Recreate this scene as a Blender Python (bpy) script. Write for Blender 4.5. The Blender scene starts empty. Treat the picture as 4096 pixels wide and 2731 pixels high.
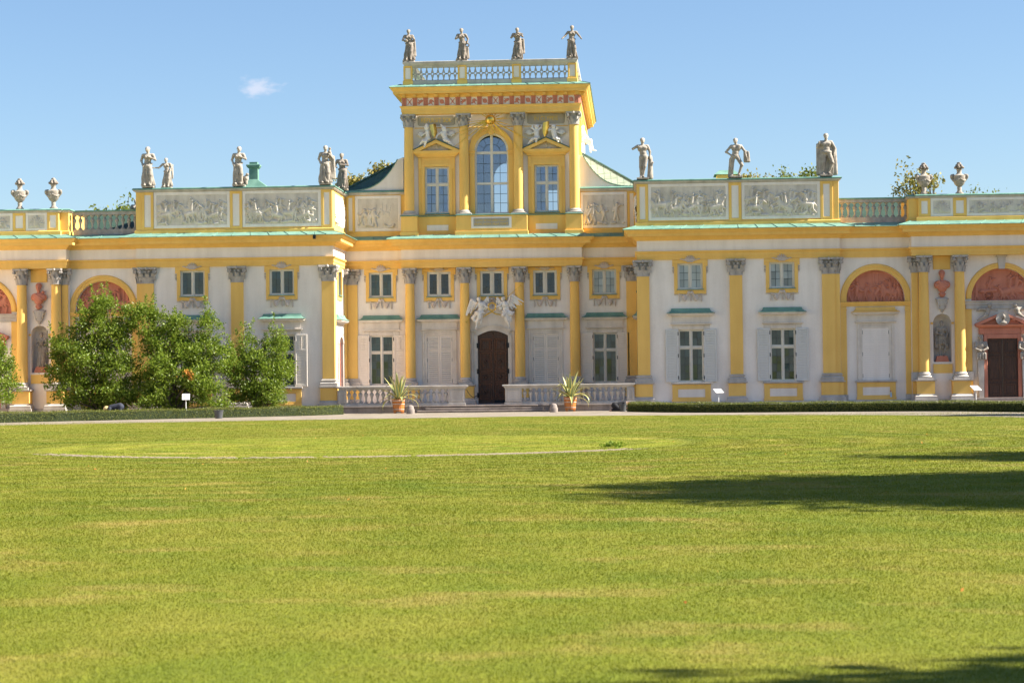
import bpy, bmesh, math, random
import numpy as np
from mathutils import Vector, Matrix

random.seed(7)
RNG = np.random.default_rng(11)
S = bpy.context.scene
C = S.collection
R = math.radians

# ------------------------------------------------------------------ camera
cam_d = bpy.data.cameras.new('camera')
cam = bpy.data.objects.new('camera', cam_d)
C.objects.link(cam)
YAW, PITCH, ROLL = .058278, .0173865, .0116257
_f = Vector((-math.sin(YAW) * math.cos(PITCH), math.cos(YAW) * math.cos(PITCH), math.sin(PITCH)))
_r = Vector((math.cos(YAW), math.sin(YAW), 0))
_u = _r.cross(_f)
_r2 = _r * math.cos(ROLL) - _u * math.sin(ROLL)
_u2 = _r * math.sin(ROLL) + _u * math.cos(ROLL)
_m = Matrix((_r2, _u2, -_f)).transposed().to_4x4()
_m.translation = Vector((7.5819, -107.0, 1.6))
cam.matrix_world = _m
cam_d.lens = 75.0
cam_d.sensor_width = 36.0
cam_d.sensor_fit = 'HORIZONTAL'
cam_d.clip_start = .5
cam_d.clip_end = 4000
cam_d.dof.use_dof = True
cam_d.dof.focus_distance = 108.0
cam_d.dof.aperture_fstop = 5.0
S.camera = cam
S.render.resolution_x, S.render.resolution_y = 1024, 682

# ------------------------------------------------------------------ light
SUN_EL, SUN_FRONT = R(40), R(2.2)          # sun stands to the right, almost in the plane of the facade
to_sun = Vector((math.cos(SUN_EL) * math.cos(SUN_FRONT), -math.cos(SUN_EL) * math.sin(SUN_FRONT), math.sin(SUN_EL)))
W = bpy.data.worlds.new('World')
S.world = W
W.use_nodes = True
wn, wl = W.node_tree.nodes, W.node_tree.links
wn.clear()
sky = wn.new('ShaderNodeTexSky')
sky.sky_type = 'NISHITA'
sky.sun_disc = False
sky.sun_elevation = SUN_EL
sky.sun_rotation = R(90) + SUN_FRONT
sky.altitude = 100
sky.air_density = .96
sky.dust_density = .55
sky.ozone_density = 4.6
bg = wn.new('ShaderNodeBackground')
bg.inputs[1].default_value = .056
wo = wn.new('ShaderNodeOutputWorld')
# one small fair-weather cloud, set in the sky by its direction
tc = wn.new('ShaderNodeTexCoord')
cd = Vector((-.1731, .9755, .1360)).normalized()
sub = wn.new('ShaderNodeVectorMath'); sub.operation = 'SUBTRACT'; sub.inputs[1].default_value = cd
wl.new(tc.outputs['Generated'], sub.inputs[0])
scl = wn.new('ShaderNodeVectorMath'); scl.operation = 'MULTIPLY'; scl.inputs[1].default_value = (105, 105, 225)
wl.new(sub.outputs[0], scl.inputs[0])
nz = wn.new('ShaderNodeTexNoise'); nz.inputs['Scale'].default_value = 1.3; nz.inputs['Detail'].default_value = 6
wl.new(scl.outputs[0], nz.inputs['Vector'])
ln = wn.new('ShaderNodeVectorMath'); ln.operation = 'LENGTH'
wl.new(scl.outputs[0], ln.inputs[0])
ma = wn.new('ShaderNodeMath'); ma.operation = 'MULTIPLY_ADD'; ma.inputs[1].default_value = 2.4
wl.new(nz.outputs['Fac'], ma.inputs[0])
mi = wn.new('ShaderNodeMath'); mi.operation = 'MULTIPLY'; mi.inputs[1].default_value = -1
wl.new(ln.outputs['Value'], mi.inputs[0]); wl.new(mi.outputs[0], ma.inputs[2])
mr = wn.new('ShaderNodeMapRange'); mr.interpolation_type = 'SMOOTHSTEP'
mr.inputs['From Min'].default_value = .05; mr.inputs['From Max'].default_value = 1.15
mr.inputs['To Max'].default_value = .42
wl.new(ma.outputs[0], mr.inputs['Value'])
cm = wn.new('ShaderNodeMix'); cm.data_type = 'RGBA'
cm.inputs['B'].default_value = (6.9, 6.3, 6.6, 1)
wl.new(mr.outputs['Result'], cm.inputs['Factor'])
wl.new(sky.outputs[0], cm.inputs['A'])
wl.new(cm.outputs['Result'], bg.inputs[0])
wl.new(bg.outputs[0], wo.inputs[0])

sun_d = bpy.data.lights.new('sun', 'SUN')
sun_d.energy = 5.0
sun_d.angle = R(.53)
sun_d.color = (1.0, .93, .80)
sun = bpy.data.objects.new('sun', sun_d)
C.objects.link(sun)
sun.rotation_euler = (-to_sun).to_track_quat('-Z', 'Y').to_euler()
sun.location = (60, -40, 60)

S.view_settings.view_transform = 'Standard'
S.view_settings.look = 'None'
S.view_settings.exposure = 1.56
S.view_settings.gamma = 1.0
S.view_settings.use_curve_mapping = False
S.cycles.max_bounces = 8
S.cycles.diffuse_bounces = 4
S.cycles.transparent_max_bounces = 12
S.cycles.use_denoising = True

# ------------------------------------------------------------------ materials
def nodes(name):
    m = bpy.data.materials.new(name)
    m.use_nodes = True
    n, l = m.node_tree.nodes, m.node_tree.links
    return m, n, l, n['Principled BSDF']

def ramp(n, stops):
    r = n.new('ShaderNodeValToRGB')
    e = r.color_ramp.elements
    while len(e) < len(stops):
        e.new(.5)
    for i, (p, c) in enumerate(stops):
        e[i].position = p
        e[i].color = (*c, 1)
    return r

def plaster(name, col, dirt, rough=.85, scale=.55, bump=.15, amount=.5):
    """Weathered wall colour: broad mottling, rain streaks, fine grain."""
    m, n, l, b = nodes(name)
    t = n.new('ShaderNodeTexCoord')
    n1 = n.new('ShaderNodeTexNoise'); n1.inputs['Scale'].default_value = scale; n1.inputs['Detail'].default_value = 6
    l.new(t.outputs['Object'], n1.inputs['Vector'])
    mp = n.new('ShaderNodeMapping'); mp.inputs['Scale'].default_value = (2.6, 2.6, .28)
    l.new(t.outputs['Object'], mp.inputs['Vector'])
    n2 = n.new('ShaderNodeTexNoise'); n2.inputs['Scale'].default_value = 1.2; n2.inputs['Detail'].default_value = 5
    l.new(mp.outputs[0], n2.inputs['Vector'])
    n3 = n.new('ShaderNodeTexNoise'); n3.inputs['Scale'].default_value = 14; n3.inputs['Detail'].default_value = 4
    l.new(t.outputs['Object'], n3.inputs['Vector'])
    a = n.new('ShaderNodeMath'); a.operation = 'ADD'; l.new(n1.outputs['Fac'], a.inputs[0]); l.new(n2.outputs['Fac'], a.inputs[1])
    a2 = n.new('ShaderNodeMath'); a2.operation = 'MULTIPLY_ADD'; a2.inputs[1].default_value = .35
    l.new(n3.outputs['Fac'], a2.inputs[0]); l.new(a.outputs[0], a2.inputs[2])
    mrg = n.new('ShaderNodeMapRange'); mrg.inputs['From Min'].default_value = .95; mrg.inputs['From Max'].default_value = 1.55
    mrg.inputs['To Max'].default_value = amount
    l.new(a2.outputs[0], mrg.inputs['Value'])
    mx = n.new('ShaderNodeMix'); mx.data_type = 'RGBA'
    mx.inputs['A'].default_value = (*col, 1); mx.inputs['B'].default_value = (*dirt, 1)
    l.new(mrg.outputs['Result'], mx.inputs['Factor'])
    l.new(mx.outputs['Result'], b.inputs['Base Color'])
    b.inputs['Roughness'].default_value = rough
    b.inputs['Specular IOR Level'].default_value = .2
    bp = n.new('ShaderNodeBump'); bp.inputs['Strength'].default_value = bump; bp.inputs['Distance'].default_value = .01
    l.new(n3.outputs['Fac'], bp.inputs['Height']); l.new(bp.outputs[0], b.inputs['Normal'])
    return m

def flat(name, col, rough=.6, metal=0., spec=.4):
    m, n, l, b = nodes(name)
    t = n.new('ShaderNodeTexCoord')
    nn = n.new('ShaderNodeTexNoise'); nn.inputs['Scale'].default_value = 6; nn.inputs['Detail'].default_value = 4
    l.new(t.outputs['Object'], nn.inputs['Vector'])
    r = ramp(n, [(.3, tuple(c * .82 for c in col)), (.7, tuple(min(1, c * 1.1) for c in col))])
    l.new(nn.outputs['Fac'], r.inputs[0]); l.new(r.outputs[0], b.inputs['Base Color'])
    b.inputs['Roughness'].default_value = rough; b.inputs['Metallic'].default_value = metal
    b.inputs['Specular IOR Level'].default_value = spec
    return m

M = {}
M['white'] = plaster('white_stucco', (.88, .81, .745), (.68, .61, .545), amount=.7)
M['yellow'] = plaster('yellow_stucco', (.88, .565, .165), (.72, .43, .11), amount=.7)
M['stone'] = plaster('grey_stone', (.56, .515, .47), (.31, .28, .255), scale=1.6, amount=.8, bump=.4)
M['stone_pale'] = plaster('cream_stone', (.76, .69, .61), (.50, .445, .39), scale=1.8, amount=.75, bump=.3)
M['dark_stone'] = plaster('dark_sandstone', (.34, .285, .255), (.17, .145, .135), scale=1.4, amount=.9, bump=.4)
M['capital'] = plaster('capital_stone', (.50, .46, .43), (.24, .22, .205), scale=4.5, amount=.8, bump=.4)
M['relief'] = plaster('relief_stucco', (.72, .655, .57), (.47, .415, .35), scale=2.2, amount=.8, bump=.3)
M['statue'] = plaster('statue_sandstone', (.46, .41, .355), (.16, .14, .12), scale=4.5, amount=.9, bump=.5)
M['statue_dark'] = plaster('weathered_statue_stone', (.36, .31, .26), (.12, .10, .09), scale=4.5, amount=.9, bump=.5)
M['marble'] = plaster('white_sculpture_stone', (.84, .80, .75), (.62, .58, .54), scale=2.5, amount=.7, bump=.3)
M['terracotta'] = plaster('terracotta_red', (.61, .245, .165), (.41, .15, .10), scale=2., amount=.7, bump=.3)
M['shutter'] = plaster('shutter_paint', (.83, .75, .66), (.66, .585, .505), scale=2., amount=.6, bump=.1, rough=.55)
M['shutter_grey'] = plaster('grey_shutter_paint', (.68, .67, .64), (.54, .53, .51), scale=2., amount=.6, bump=.1, rough=.55)
M['frame'] = plaster('window_paint', (.76, .72, .635), (.60, .555, .485), scale=3., amount=.6, bump=.1, rough=.5)
M['copper'] = plaster('copper_patina', (.185, .335, .27), (.09, .20, .165), scale=1.3, amount=.9, bump=.2, rough=.55)
M['copper_sunlit'] = plaster('sunlit_copper_sheet', (.34, .40, .315), (.25, .28, .20), scale=.9, amount=.9, bump=.2, rough=.5)  # roof right of the tower, sunlight put into the copper colour
M['copper_dark'] = plaster('dark_copper', (.075, .15, .125), (.04, .075, .065), scale=1.0, amount=.9, bump=.2, rough=.5)  # dark copper trim; on the left tower roof it paints in the shade
M['gold'] = flat('gilding', (.86, .55, .12), .28, 1.0)
M['gold_paint'] = flat('gilt_paint', (.75, .50, .08), .42, .6)
M['iron'] = flat('black_iron', (.025, .025, .028), .5, .5)
M['lead'] = flat('lead_came', (.07, .08, .085), .5, .3)
M['plaque'] = plaster('plaque_stone', (.42, .39, .35), (.32, .29, .26), scale=2., amount=.5)
M['bucket'] = flat('grey_plastic', (.075, .08, .085), .5)
M['sign'] = flat('white_enamel', (.82, .82, .82), .35)
M['steel'] = flat('painted_post', (.75, .75, .74), .4, .0)
M['dark_room'] = flat('dark_interior', (.10, .095, .09), .9)  # indoor gloom put into the colour
M['roof_green'] = plaster('roof_green', (.035, .07, .052), (.02, .04, .03), scale=1.0, amount=.9)
M['setts'] = plaster('worn_setts', (.30, .245, .18), (.20, .155, .10), scale=3., amount=.9)
M['slat_shade'] = flat('shutter_shade', (.44, .42, .39), .9)  # shade between louvre slats put into the colour
M['ornament'] = plaster('ornament_stucco', (.62, .53, .46), (.44, .37, .32), scale=3., amount=.7, bump=.3)

def wood(name, c1, c2, rough=.45):
    m, n, l, b = nodes(name)
    t = n.new('ShaderNodeTexCoord')
    mp = n.new('ShaderNodeMapping'); mp.inputs['Scale'].default_value = (14, 14, 1.1)
    l.new(t.outputs['Object'], mp.inputs['Vector'])
    nn = n.new('ShaderNodeTexNoise'); nn.inputs['Scale'].default_value = 2.2; nn.inputs['Detail'].default_value = 7
    l.new(mp.outputs[0], nn.inputs['Vector'])
    r = ramp(n, [(.3, c1), (.7, c2)])
    l.new(nn.outputs['Fac'], r.inputs[0]); l.new(r.outputs[0], b.inputs['Base Color'])
    b.inputs['Roughness'].default_value = rough
    return m
M['door'] = wood('carved_oak', (.028, .011, .006), (.095, .036, .016))
M['door_lit'] = wood('lit_oak_moulding', (.07, .026, .012), (.21, .078, .032))  # lighter copy of the door oak, lit mouldings put into the colour
M['door_red'] = wood('red_brown_door', (.20, .055, .03), (.36, .11, .06))
M['tub'] = wood('orange_tub_wood', (.42, .13, .03), (.62, .23, .055), .5)

def glass(name, tint, tr):
    """Window pane: mirror-like coat over a tinted blind or painted sky reflection, or see-through when tr > 0."""
    m, n, l, b = nodes(name)
    t = n.new('ShaderNodeTexCoord')
    nn = n.new('ShaderNodeTexNoise'); nn.inputs['Scale'].default_value = .9; nn.inputs['Detail'].default_value = 2
    l.new(t.outputs['Object'], nn.inputs['Vector'])
    r = ramp(n, [(.3, tuple(c * .75 for c in tint)), (.7, tuple(c * 1.2 for c in tint))])
    oi = n.new('ShaderNodeObjectInfo')
    ad = n.new('ShaderNodeMath'); ad.operation = 'MULTIPLY_ADD'; ad.inputs[1].default_value = .5
    l.new(nn.outputs['Fac'], ad.inputs[0])
    sc_ = n.new('ShaderNodeMath'); sc_.operation = 'MULTIPLY'; sc_.inputs[1].default_value = .5
    l.new(oi.outputs['Random'], sc_.inputs[0]); l.new(sc_.outputs[0], ad.inputs[2])
    l.new(ad.outputs[0], r.inputs[0]); l.new(r.outputs[0], b.inputs['Base Color'])
    b.inputs['Roughness'].default_value = .03
    b.inputs['Specular IOR Level'].default_value = .6
    b.inputs['IOR'].default_value = 1.6
    bp = n.new('ShaderNodeBump'); bp.inputs['Strength'].default_value = .03; bp.inputs['Distance'].default_value = .02
    n2 = n.new('ShaderNodeTexNoise'); n2.inputs['Scale'].default_value = 5
    l.new(t.outputs['Object'], n2.inputs['Vector']); l.new(n2.outputs['Fac'], bp.inputs['Height']); l.new(bp.outputs[0], b.inputs['Normal'])
    if tr > 0:
        out = n['Material Output']
        tb = n.new('ShaderNodeBsdfTransparent')
        gl = n.new('ShaderNodeBsdfGlossy'); gl.inputs['Roughness'].default_value = .03
        gl.inputs['Color'].default_value = (.52, .54, .62, 1)
        l.new(bp.outputs[0], gl.inputs['Normal'])
        mx = n.new('ShaderNodeMixShader'); mx.inputs[0].default_value = 1 - tr
        l.new(tb.outputs[0], mx.inputs[1]); l.new(gl.outputs[0], mx.inputs[2]); l.new(mx.outputs[0], out.inputs['Surface'])
    return m
M['glass'] = glass('window_glass', (.040, .062, .060), 0)
M['glass_sky_tint'] = glass('window_glass_sky_reflection', (.34, .38, .38), 0)  # bright sky reflected in the right upper windows, put into the tint
M['glass_dark'] = glass('window_glass_dark', (.022, .026, .032), 0)
M['glass_clear'] = glass('clear_glass', (.2, .2, .2), .68)

def leafmat(name, c1, c2, c3, trans=.35, rough=.45):
    m, n, l, b = nodes(name)
    g = n.new('ShaderNodeNewGeometry')
    r = ramp(n, [(0, c1), (.5, c2), (1, c3)])
    l.new(g.outputs['Random Per Island'], r.inputs[0])
    l.new(r.outputs[0], b.inputs['Base Color'])
    b.inputs['Roughness'].default_value = rough
    b.inputs['Specular IOR Level'].default_value = .35
    tr = n.new('ShaderNodeBsdfTranslucent')
    l.new(r.outputs[0], tr.inputs['Color'])
    mx = n.new('ShaderNodeMixShader'); mx.inputs[0].default_value = trans
    l.new(b.outputs[0], mx.inputs[1]); l.new(tr.outputs[0], mx.inputs[2])
    l.new(mx.outputs[0], n['Material Output'].inputs['Surface'])
    return m
M['leaf'] = leafmat('magnolia_leaves', (.105, .175, .014), (.175, .25, .024), (.26, .32, .05), .45)
M['leaf_orange'] = leafmat('autumn_leaves', (.55, .18, .04), (.68, .30, .06), (.62, .42, .09))
M['leaf_tree'] = leafmat('tree_leaves', (.16, .17, .035), (.25, .23, .055), (.38, .28, .07))
M['leaf_tree_green'] = leafmat('green_tree_leaves', (.12, .17, .03), (.18, .22, .045), (.26, .27, .065))
M['leaf_hedge'] = leafmat('box_hedge_leaves', (.08, .11, .018), (.15, .175, .035), (.24, .235, .06), .3)
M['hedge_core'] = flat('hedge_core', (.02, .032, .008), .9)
M['bark'] = plaster('bark', (.16, .13, .10), (.07, .055, .045), scale=6, amount=.9, bump=.6)
M['soil'] = plaster('soil', (.13, .10, .075), (.07, .055, .04), scale=3, amount=.9, bump=.6)
M['agave'] = leafmat('agave_green', (.16, .22, .10), (.21, .27, .13), (.27, .32, .17), .08, .35)
M['agave_edge'] = leafmat('agave_cream_edge', (.50, .42, .12), (.60, .50, .16), (.66, .57, .22), .08, .35)
M['skin'] = flat('skin', (.55, .33, .25), .55)
M['black_cloth'] = flat('black_cloth', (.018, .018, .022), .85)
M['navy_cloth'] = flat('dark_blue_cloth', (.03, .035, .055), .85)
M['red_hair'] = flat('red_hair', (.30, .055, .02), .5)
M['blond_hair'] = flat('blond_hair', (.62, .47, .22), .5)
M['red_plastic'] = flat('red_plastic', (.5, .02, .02), .4)
M['blue_plastic'] = flat('white_blue_plastic', (.45, .6, .75), .4)

def grass_nodes(m, n, l, b, blades):
    """Worn summer lawn: green, yellowed and straw patches by position, faint curved mowing stripes."""
    g = n.new('ShaderNodeNewGeometry')
    def noise(sc, det, stretch=(1, 1, 1), off=0):
        mp = n.new('ShaderNodeMapping'); mp.inputs['Scale'].default_value = stretch; mp.inputs['Location'].default_value = (off, off * 1.7, 0)
        l.new(g.outputs['Position'], mp.inputs['Vector'])
        t = n.new('ShaderNodeTexNoise'); t.inputs['Scale'].default_value = sc; t.inputs['Detail'].default_value = det
        t.inputs['Roughness'].default_value = .6
        l.new(mp.outputs[0], t.inputs['Vector'])
        return t.outputs['Fac']
    big = noise(.16, 4)
    mid = noise(.85, 5, (1, .7, 1), 13)
    dry = noise(.55, 6, (.8, 1.2, 1), 40)
    fine = noise(26, 3)
    base = ramp(n, [(.30, (.100, .146, .006)), (.50, (.158, .176, .011)), (.70, (.235, .218, .028))])
    mx0 = n.new('ShaderNodeMath'); mx0.operation = 'MULTIPLY_ADD'; mx0.inputs[1].default_value = .55
    l.new(mid, mx0.inputs[0])
    mb_ = n.new('ShaderNodeMath'); mb_.operation = 'MULTIPLY'; mb_.inputs[1].default_value = .45
    l.new(big, mb_.inputs[0]); l.new(mb_.outputs[0], mx0.inputs[2])
    l.new(mx0.outputs[0], base.inputs[0])
    dr = n.new('ShaderNodeMapRange'); dr.inputs['From Min'].default_value = .54; dr.inputs['From Max'].default_value = .74
    dr.inputs['To Max'].default_value = .75
    l.new(dry, dr.inputs['Value'])
    m1 = n.new('ShaderNodeMix'); m1.data_type = 'RGBA'; m1.inputs['B'].default_value = (.36, .255, .075, 1)
    l.new(dr.outputs['Result'], m1.inputs['Factor']); l.new(base.outputs[0], m1.inputs['A'])
    # mowing stripes: rings round the lawn's middle
    sx = n.new('ShaderNodeVectorMath'); sx.operation = 'SUBTRACT'; sx.inputs[1].default_value = (.6, -52.6, 0)
    l.new(g.outputs['Position'], sx.inputs[0])
    sf = n.new('ShaderNodeVectorMath'); sf.operation = 'MULTIPLY'; sf.inputs[1].default_value = (1, 1, 0)
    l.new(sx.outputs[0], sf.inputs[0])
    le = n.new('ShaderNodeVectorMath'); le.operation = 'LENGTH'; l.new(sf.outputs[0], le.inputs[0])
    wob = n.new('ShaderNodeMath'); wob.operation = 'MULTIPLY_ADD'; wob.inputs[1].default_value = 1.6
    l.new(mid, wob.inputs[0]); l.new(le.outputs['Value'], wob.inputs[2])
    sc = n.new('ShaderNodeMath'); sc.operation = 'MULTIPLY'; sc.inputs[1].default_value = 4.6; l.new(wob.outputs[0], sc.inputs[0])
    si = n.new('ShaderNodeMath'); si.operation = 'SINE'; l.new(sc.outputs[0], si.inputs[0])
    ss = n.new('ShaderNodeMath'); ss.operation = 'MULTIPLY_ADD'; ss.inputs[1].default_value = .13; ss.inputs[2].default_value = 1.0
    mk = n.new('ShaderNodeMapRange'); mk.inputs['From Min'].default_value = 20; mk.inputs['From Max'].default_value = 29
    mk.inputs['To Min'].default_value = 1; mk.inputs['To Max'].default_value = .12
    l.new(le.outputs['Value'], mk.inputs['Value'])
    sm = n.new('ShaderNodeMath'); sm.operation = 'MULTIPLY'; l.new(si.outputs[0], sm.inputs[0]); l.new(mk.outputs['Result'], sm.inputs[1])
    l.new(sm.outputs[0], ss.inputs[0])
    ff = n.new('ShaderNodeMath'); ff.operation = 'MULTIPLY_ADD'; ff.inputs[1].default_value = .9 if not blades else .3
    ff.inputs[2].default_value = .50 if not blades else .85
    l.new(fine, ff.inputs[0])
    inn = n.new('ShaderNodeMapRange'); inn.inputs['From Min'].default_value = 7.9; inn.inputs['From Max'].default_value = 8.4   # short-mown round bed
    inn.inputs['To Min'].default_value = 1.2; inn.inputs['To Max'].default_value = 1.0
    l.new(le.outputs['Value'], inn.inputs['Value'])
    s2 = n.new('ShaderNodeMath'); s2.operation = 'MULTIPLY'; l.new(ss.outputs[0], s2.inputs[0]); l.new(inn.outputs['Result'], s2.inputs[1])
    tot = n.new('ShaderNodeMath'); tot.operation = 'MULTIPLY'; l.new(s2.outputs[0], tot.inputs[0]); l.new(ff.outputs[0], tot.inputs[1])
    vs = n.new('ShaderNodeVectorMath'); vs.operation = 'SCALE'
    l.new(m1.outputs['Result'], vs.inputs[0]); l.new(tot.outputs[0], vs.inputs['Scale'])
    col = vs.outputs[0]
    if blades:
        hs = n.new('ShaderNodeHueSaturation')
        mr_ = n.new('ShaderNodeMapRange'); mr_.inputs['To Min'].default_value = .88; mr_.inputs['To Max'].default_value = 1.16
        l.new(g.outputs['Random Per Island'], mr_.inputs['Value'])
        l.new(mr_.outputs['Result'], hs.inputs['Value']); l.new(col, hs.inputs['Color'])
        col = hs.outputs[0]
    l.new(col, b.inputs['Base Color'])
    b.inputs['Roughness'].default_value = .6 if blades else .95
    b.inputs['Specular IOR Level'].default_value = .25
    if blades:
        tr = n.new('ShaderNodeBsdfTranslucent'); l.new(col, tr.inputs['Color'])
        mx = n.new('ShaderNodeMixShader'); mx.inputs[0].default_value = .4
        l.new(b.outputs[0], mx.inputs[1]); l.new(tr.outputs[0], mx.inputs[2])
        l.new(mx.outputs[0], n['Material Output'].inputs['Surface'])
    else:
        bp = n.new('ShaderNodeBump'); bp.inputs['Strength'].default_value = .7; bp.inputs['Distance'].default_value = .05
        l.new(fine, bp.inputs['Height']); l.new(bp.outputs[0], b.inputs['Normal'])
for nm, bl in (('lawn', False), ('blade', True)):
    m_, n_, l_, b_ = nodes('grass_' + nm)
    grass_nodes(m_, n_, l_, b_, bl)
    M[nm] = m_

def gravel():
    m, n, l, b = nodes('pale_gravel')
    g = n.new('ShaderNodeNewGeometry')
    v = n.new('ShaderNodeTexVoronoi'); v.inputs['Scale'].default_value = 22
    l.new(g.outputs['Position'], v.inputs['Vector'])
    t = n.new('ShaderNodeTexNoise'); t.inputs['Scale'].default_value = .8; t.inputs['Detail'].default_value = 6
    l.new(g.outputs['Position'], t.inputs['Vector'])
    r = ramp(n, [(.3, (.21, .18, .145)), (.7, (.33, .29, .24))])
    l.new(t.outputs['Fac'], r.inputs[0])
    mx = n.new('ShaderNodeMix'); mx.data_type = 'RGBA'; mx.blend_type = 'MULTIPLY'; mx.inputs['Factor'].default_value = .5
    rv = ramp(n, [(0, (.55, .55, .55)), (1, (1.15, 1.12, 1.1))])
    l.new(v.outputs['Color'], rv.inputs[0]); l.new(r.outputs[0], mx.inputs['A']); l.new(rv.outputs[0], mx.inputs['B'])
    l.new(mx.outputs['Result'], b.inputs['Base Color'])
    b.inputs['Roughness'].default_value = .95; b.inputs['Specular IOR Level'].default_value = .1
    bp = n.new('ShaderNodeBump'); bp.inputs['Strength'].default_value = .8; bp.inputs['Distance'].default_value = .02
    l.new(v.outputs['Distance'], bp.inputs['Height']); l.new(bp.outputs[0], b.inputs['Normal'])
    return m
M['gravel'] = gravel()

# ------------------------------------------------------------------ mesh helpers
def mesh_obj(name, me, mat, parent=None):
    if mat is not None and not me.materials:
        me.materials.append(M[mat] if isinstance(mat, str) else mat)
    o = bpy.data.objects.new(name, me)
    C.objects.link(o)
    o.parent = parent
    return o

def tag(o, label, cat, group=None, kind=None):
    o['label'] = label
    o['category'] = cat
    if group:
        o['group'] = group
    if kind:
        o['kind'] = kind
    return o

def thing(name, label, cat, loc=(0, 0, 0), rz=0, group=None):
    o = bpy.data.objects.new(name, None)
    o.empty_display_size = .2
    C.objects.link(o)
    o.location = loc
    o.rotation_euler = (0, 0, rz)
    return tag(o, label, cat, group)

def struct(o):
    o['kind'] = 'structure'
    return o

class MB:
    """Collects vertices and faces; build() links them as one mesh object."""
    def __init__(self):
        self.v, self.f = [], []
    def add(self, vs, fs):
        o = len(self.v)
        self.v += [tuple(p) for p in vs]
        self.f += [tuple(i + o for i in q) for q in fs]
        return self
    def box(self, x0, x1, y0, y1, z0, z1):
        return self.add([(x0, y0, z0), (x1, y0, z0), (x1, y1, z0), (x0, y1, z0), (x0, y0, z1), (x1, y0, z1), (x1, y1, z1), (x0, y1, z1)],
                        [(3, 2, 1, 0), (4, 5, 6, 7), (0, 1, 5, 4), (1, 2, 6, 5), (2, 3, 7, 6), (3, 0, 4, 7)])
    def bbox(self, x0, x1, y0, y1, z0, z1, b=.012):
        """box with chamfered front edges (towards -y)"""
        return self.add([(x0, y0 + b, z0), (x1, y0 + b, z0), (x1, y0 + b, z1), (x0, y0 + b, z1),
                         (x0 + b, y0, z0 + b), (x1 - b, y0, z0 + b), (x1 - b, y0, z1 - b), (x0 + b, y0, z1 - b),
                         (x0, y1, z0), (x1, y1, z0), (x1, y1, z1), (x0, y1, z1)],
                        [(4, 5, 6, 7), (0, 1, 5, 4), (1, 2, 6, 5), (2, 3, 7, 6), (3, 0, 4, 7),
                         (8, 9, 1, 0), (9, 10, 2, 1), (10, 11, 3, 2), (11, 8, 0, 3), (11, 10, 9, 8)])
    def prism(self, poly, y0, y1):
        """poly: (x, z) points, extruded from y0 (front) to y1"""
        n = len(poly)
        return self.add([(x, y0, z) for x, z in poly] + [(x, y1, z) for x, z in poly],
                        [tuple(range(n)), tuple(range(2 * n - 1, n - 1, -1))] + [(i, i + n, (i + 1) % n + n, (i + 1) % n) for i in range(n)])
    def prism_x(self, poly, x0, x1):
        """poly: (y, z) points, extruded from x0 to x1"""
        n = len(poly)
        return self.add([(x0, y, z) for y, z in poly] + [(x1, y, z) for y, z in poly],
                        [tuple(range(n - 1, -1, -1)), tuple(range(n, 2 * n))] + [(i, (i + 1) % n, (i + 1) % n + n, i + n) for i in range(n)])
    def prism_z(self, poly, z0, z1):
        n = len(poly)
        return self.add([(x, y, z0) for x, y in poly] + [(x, y, z1) for x, y in poly],
                        [tuple(range(n - 1, -1, -1)), tuple(range(n, 2 * n))] + [(i, (i + 1) % n, (i + 1) % n + n, i + n) for i in range(n)])
    def lathe(self, prof, c=(0, 0, 0), n=16, a0=0., a1=2 * math.pi):
        full = abs(a1 - a0 - 2 * math.pi) < 1e-6
        m = n if full else n + 1
        vs = []
        for k in range(m):
            a = a0 + (a1 - a0) * k / n
            vs += [(c[0] + r * math.cos(a), c[1] + r * math.sin(a), c[2] + z) for r, z in prof]
        p = len(prof)
        fs = []
        for k in range(n):
            k2 = (k + 1) % m
            fs += [(k * p + j, k2 * p + j, k2 * p + j + 1, k * p + j + 1) for j in range(p - 1)]
        if full:
            fs += [tuple(k * p for k in range(n - 1, -1, -1)), tuple(k * p + p - 1 for k in range(n))]
        return self.add(vs, fs)
    def tube(self, pts, rad, n=8):
        pts = [Vector(p) for p in pts]
        if not hasattr(rad, '__len__'):
            rad = [rad] * len(pts)
        vs, fs = [], []
        for i, p in enumerate(pts):
            d = (pts[min(i + 1, len(pts) - 1)] - pts[max(i - 1, 0)]).normalized()
            ref = Vector((0, 0, 1)) if abs(d.z) < .9 else Vector((1, 0, 0))
            s = d.cross(ref).normalized(); t = s.cross(d)
            for k in range(n):
                a = 2 * math.pi * k / n
                vs.append(p + (s * math.cos(a) + t * math.sin(a)) * rad[i])
        for i in range(len(pts) - 1):
            for k in range(n):
                k2 = (k + 1) % n
                fs.append((i * n + k, i * n + k2, (i + 1) * n + k2, (i + 1) * n + k))
        fs += [tuple(range(n - 1, -1, -1)), tuple((len(pts) - 1) * n + k for k in range(n))]
        return self.add(vs, fs)
    def sweep(self, path, prof, loop=False, closed=False):
        """Mouldings: profile (projection, z) run along a plan path, mitred at the corners; projection points right of the path."""
        P = mitre(path, loop)
        p = len(prof)
        vs = [(x + mx * pr, y + my * pr, z) for (x, y, mx, my) in P for pr, z in prof]
        fs = []
        m = len(P)
        for i in range(m if loop else m - 1):
            i2 = (i + 1) % m
            for j in range(p if closed else p - 1):
                j2 = (j + 1) % p
                fs.append((i * p + j, i2 * p + j, i2 * p + j2, i * p + j2))
        if not loop:
            fs += [tuple(range(p)), tuple((m - 1) * p + j for j in range(p - 1, -1, -1))]
        return self.add(vs, fs)
    def xf(self, mat):
        self.v = [tuple(mat @ Vector(p)) for p in self.v]
        return self
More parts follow.
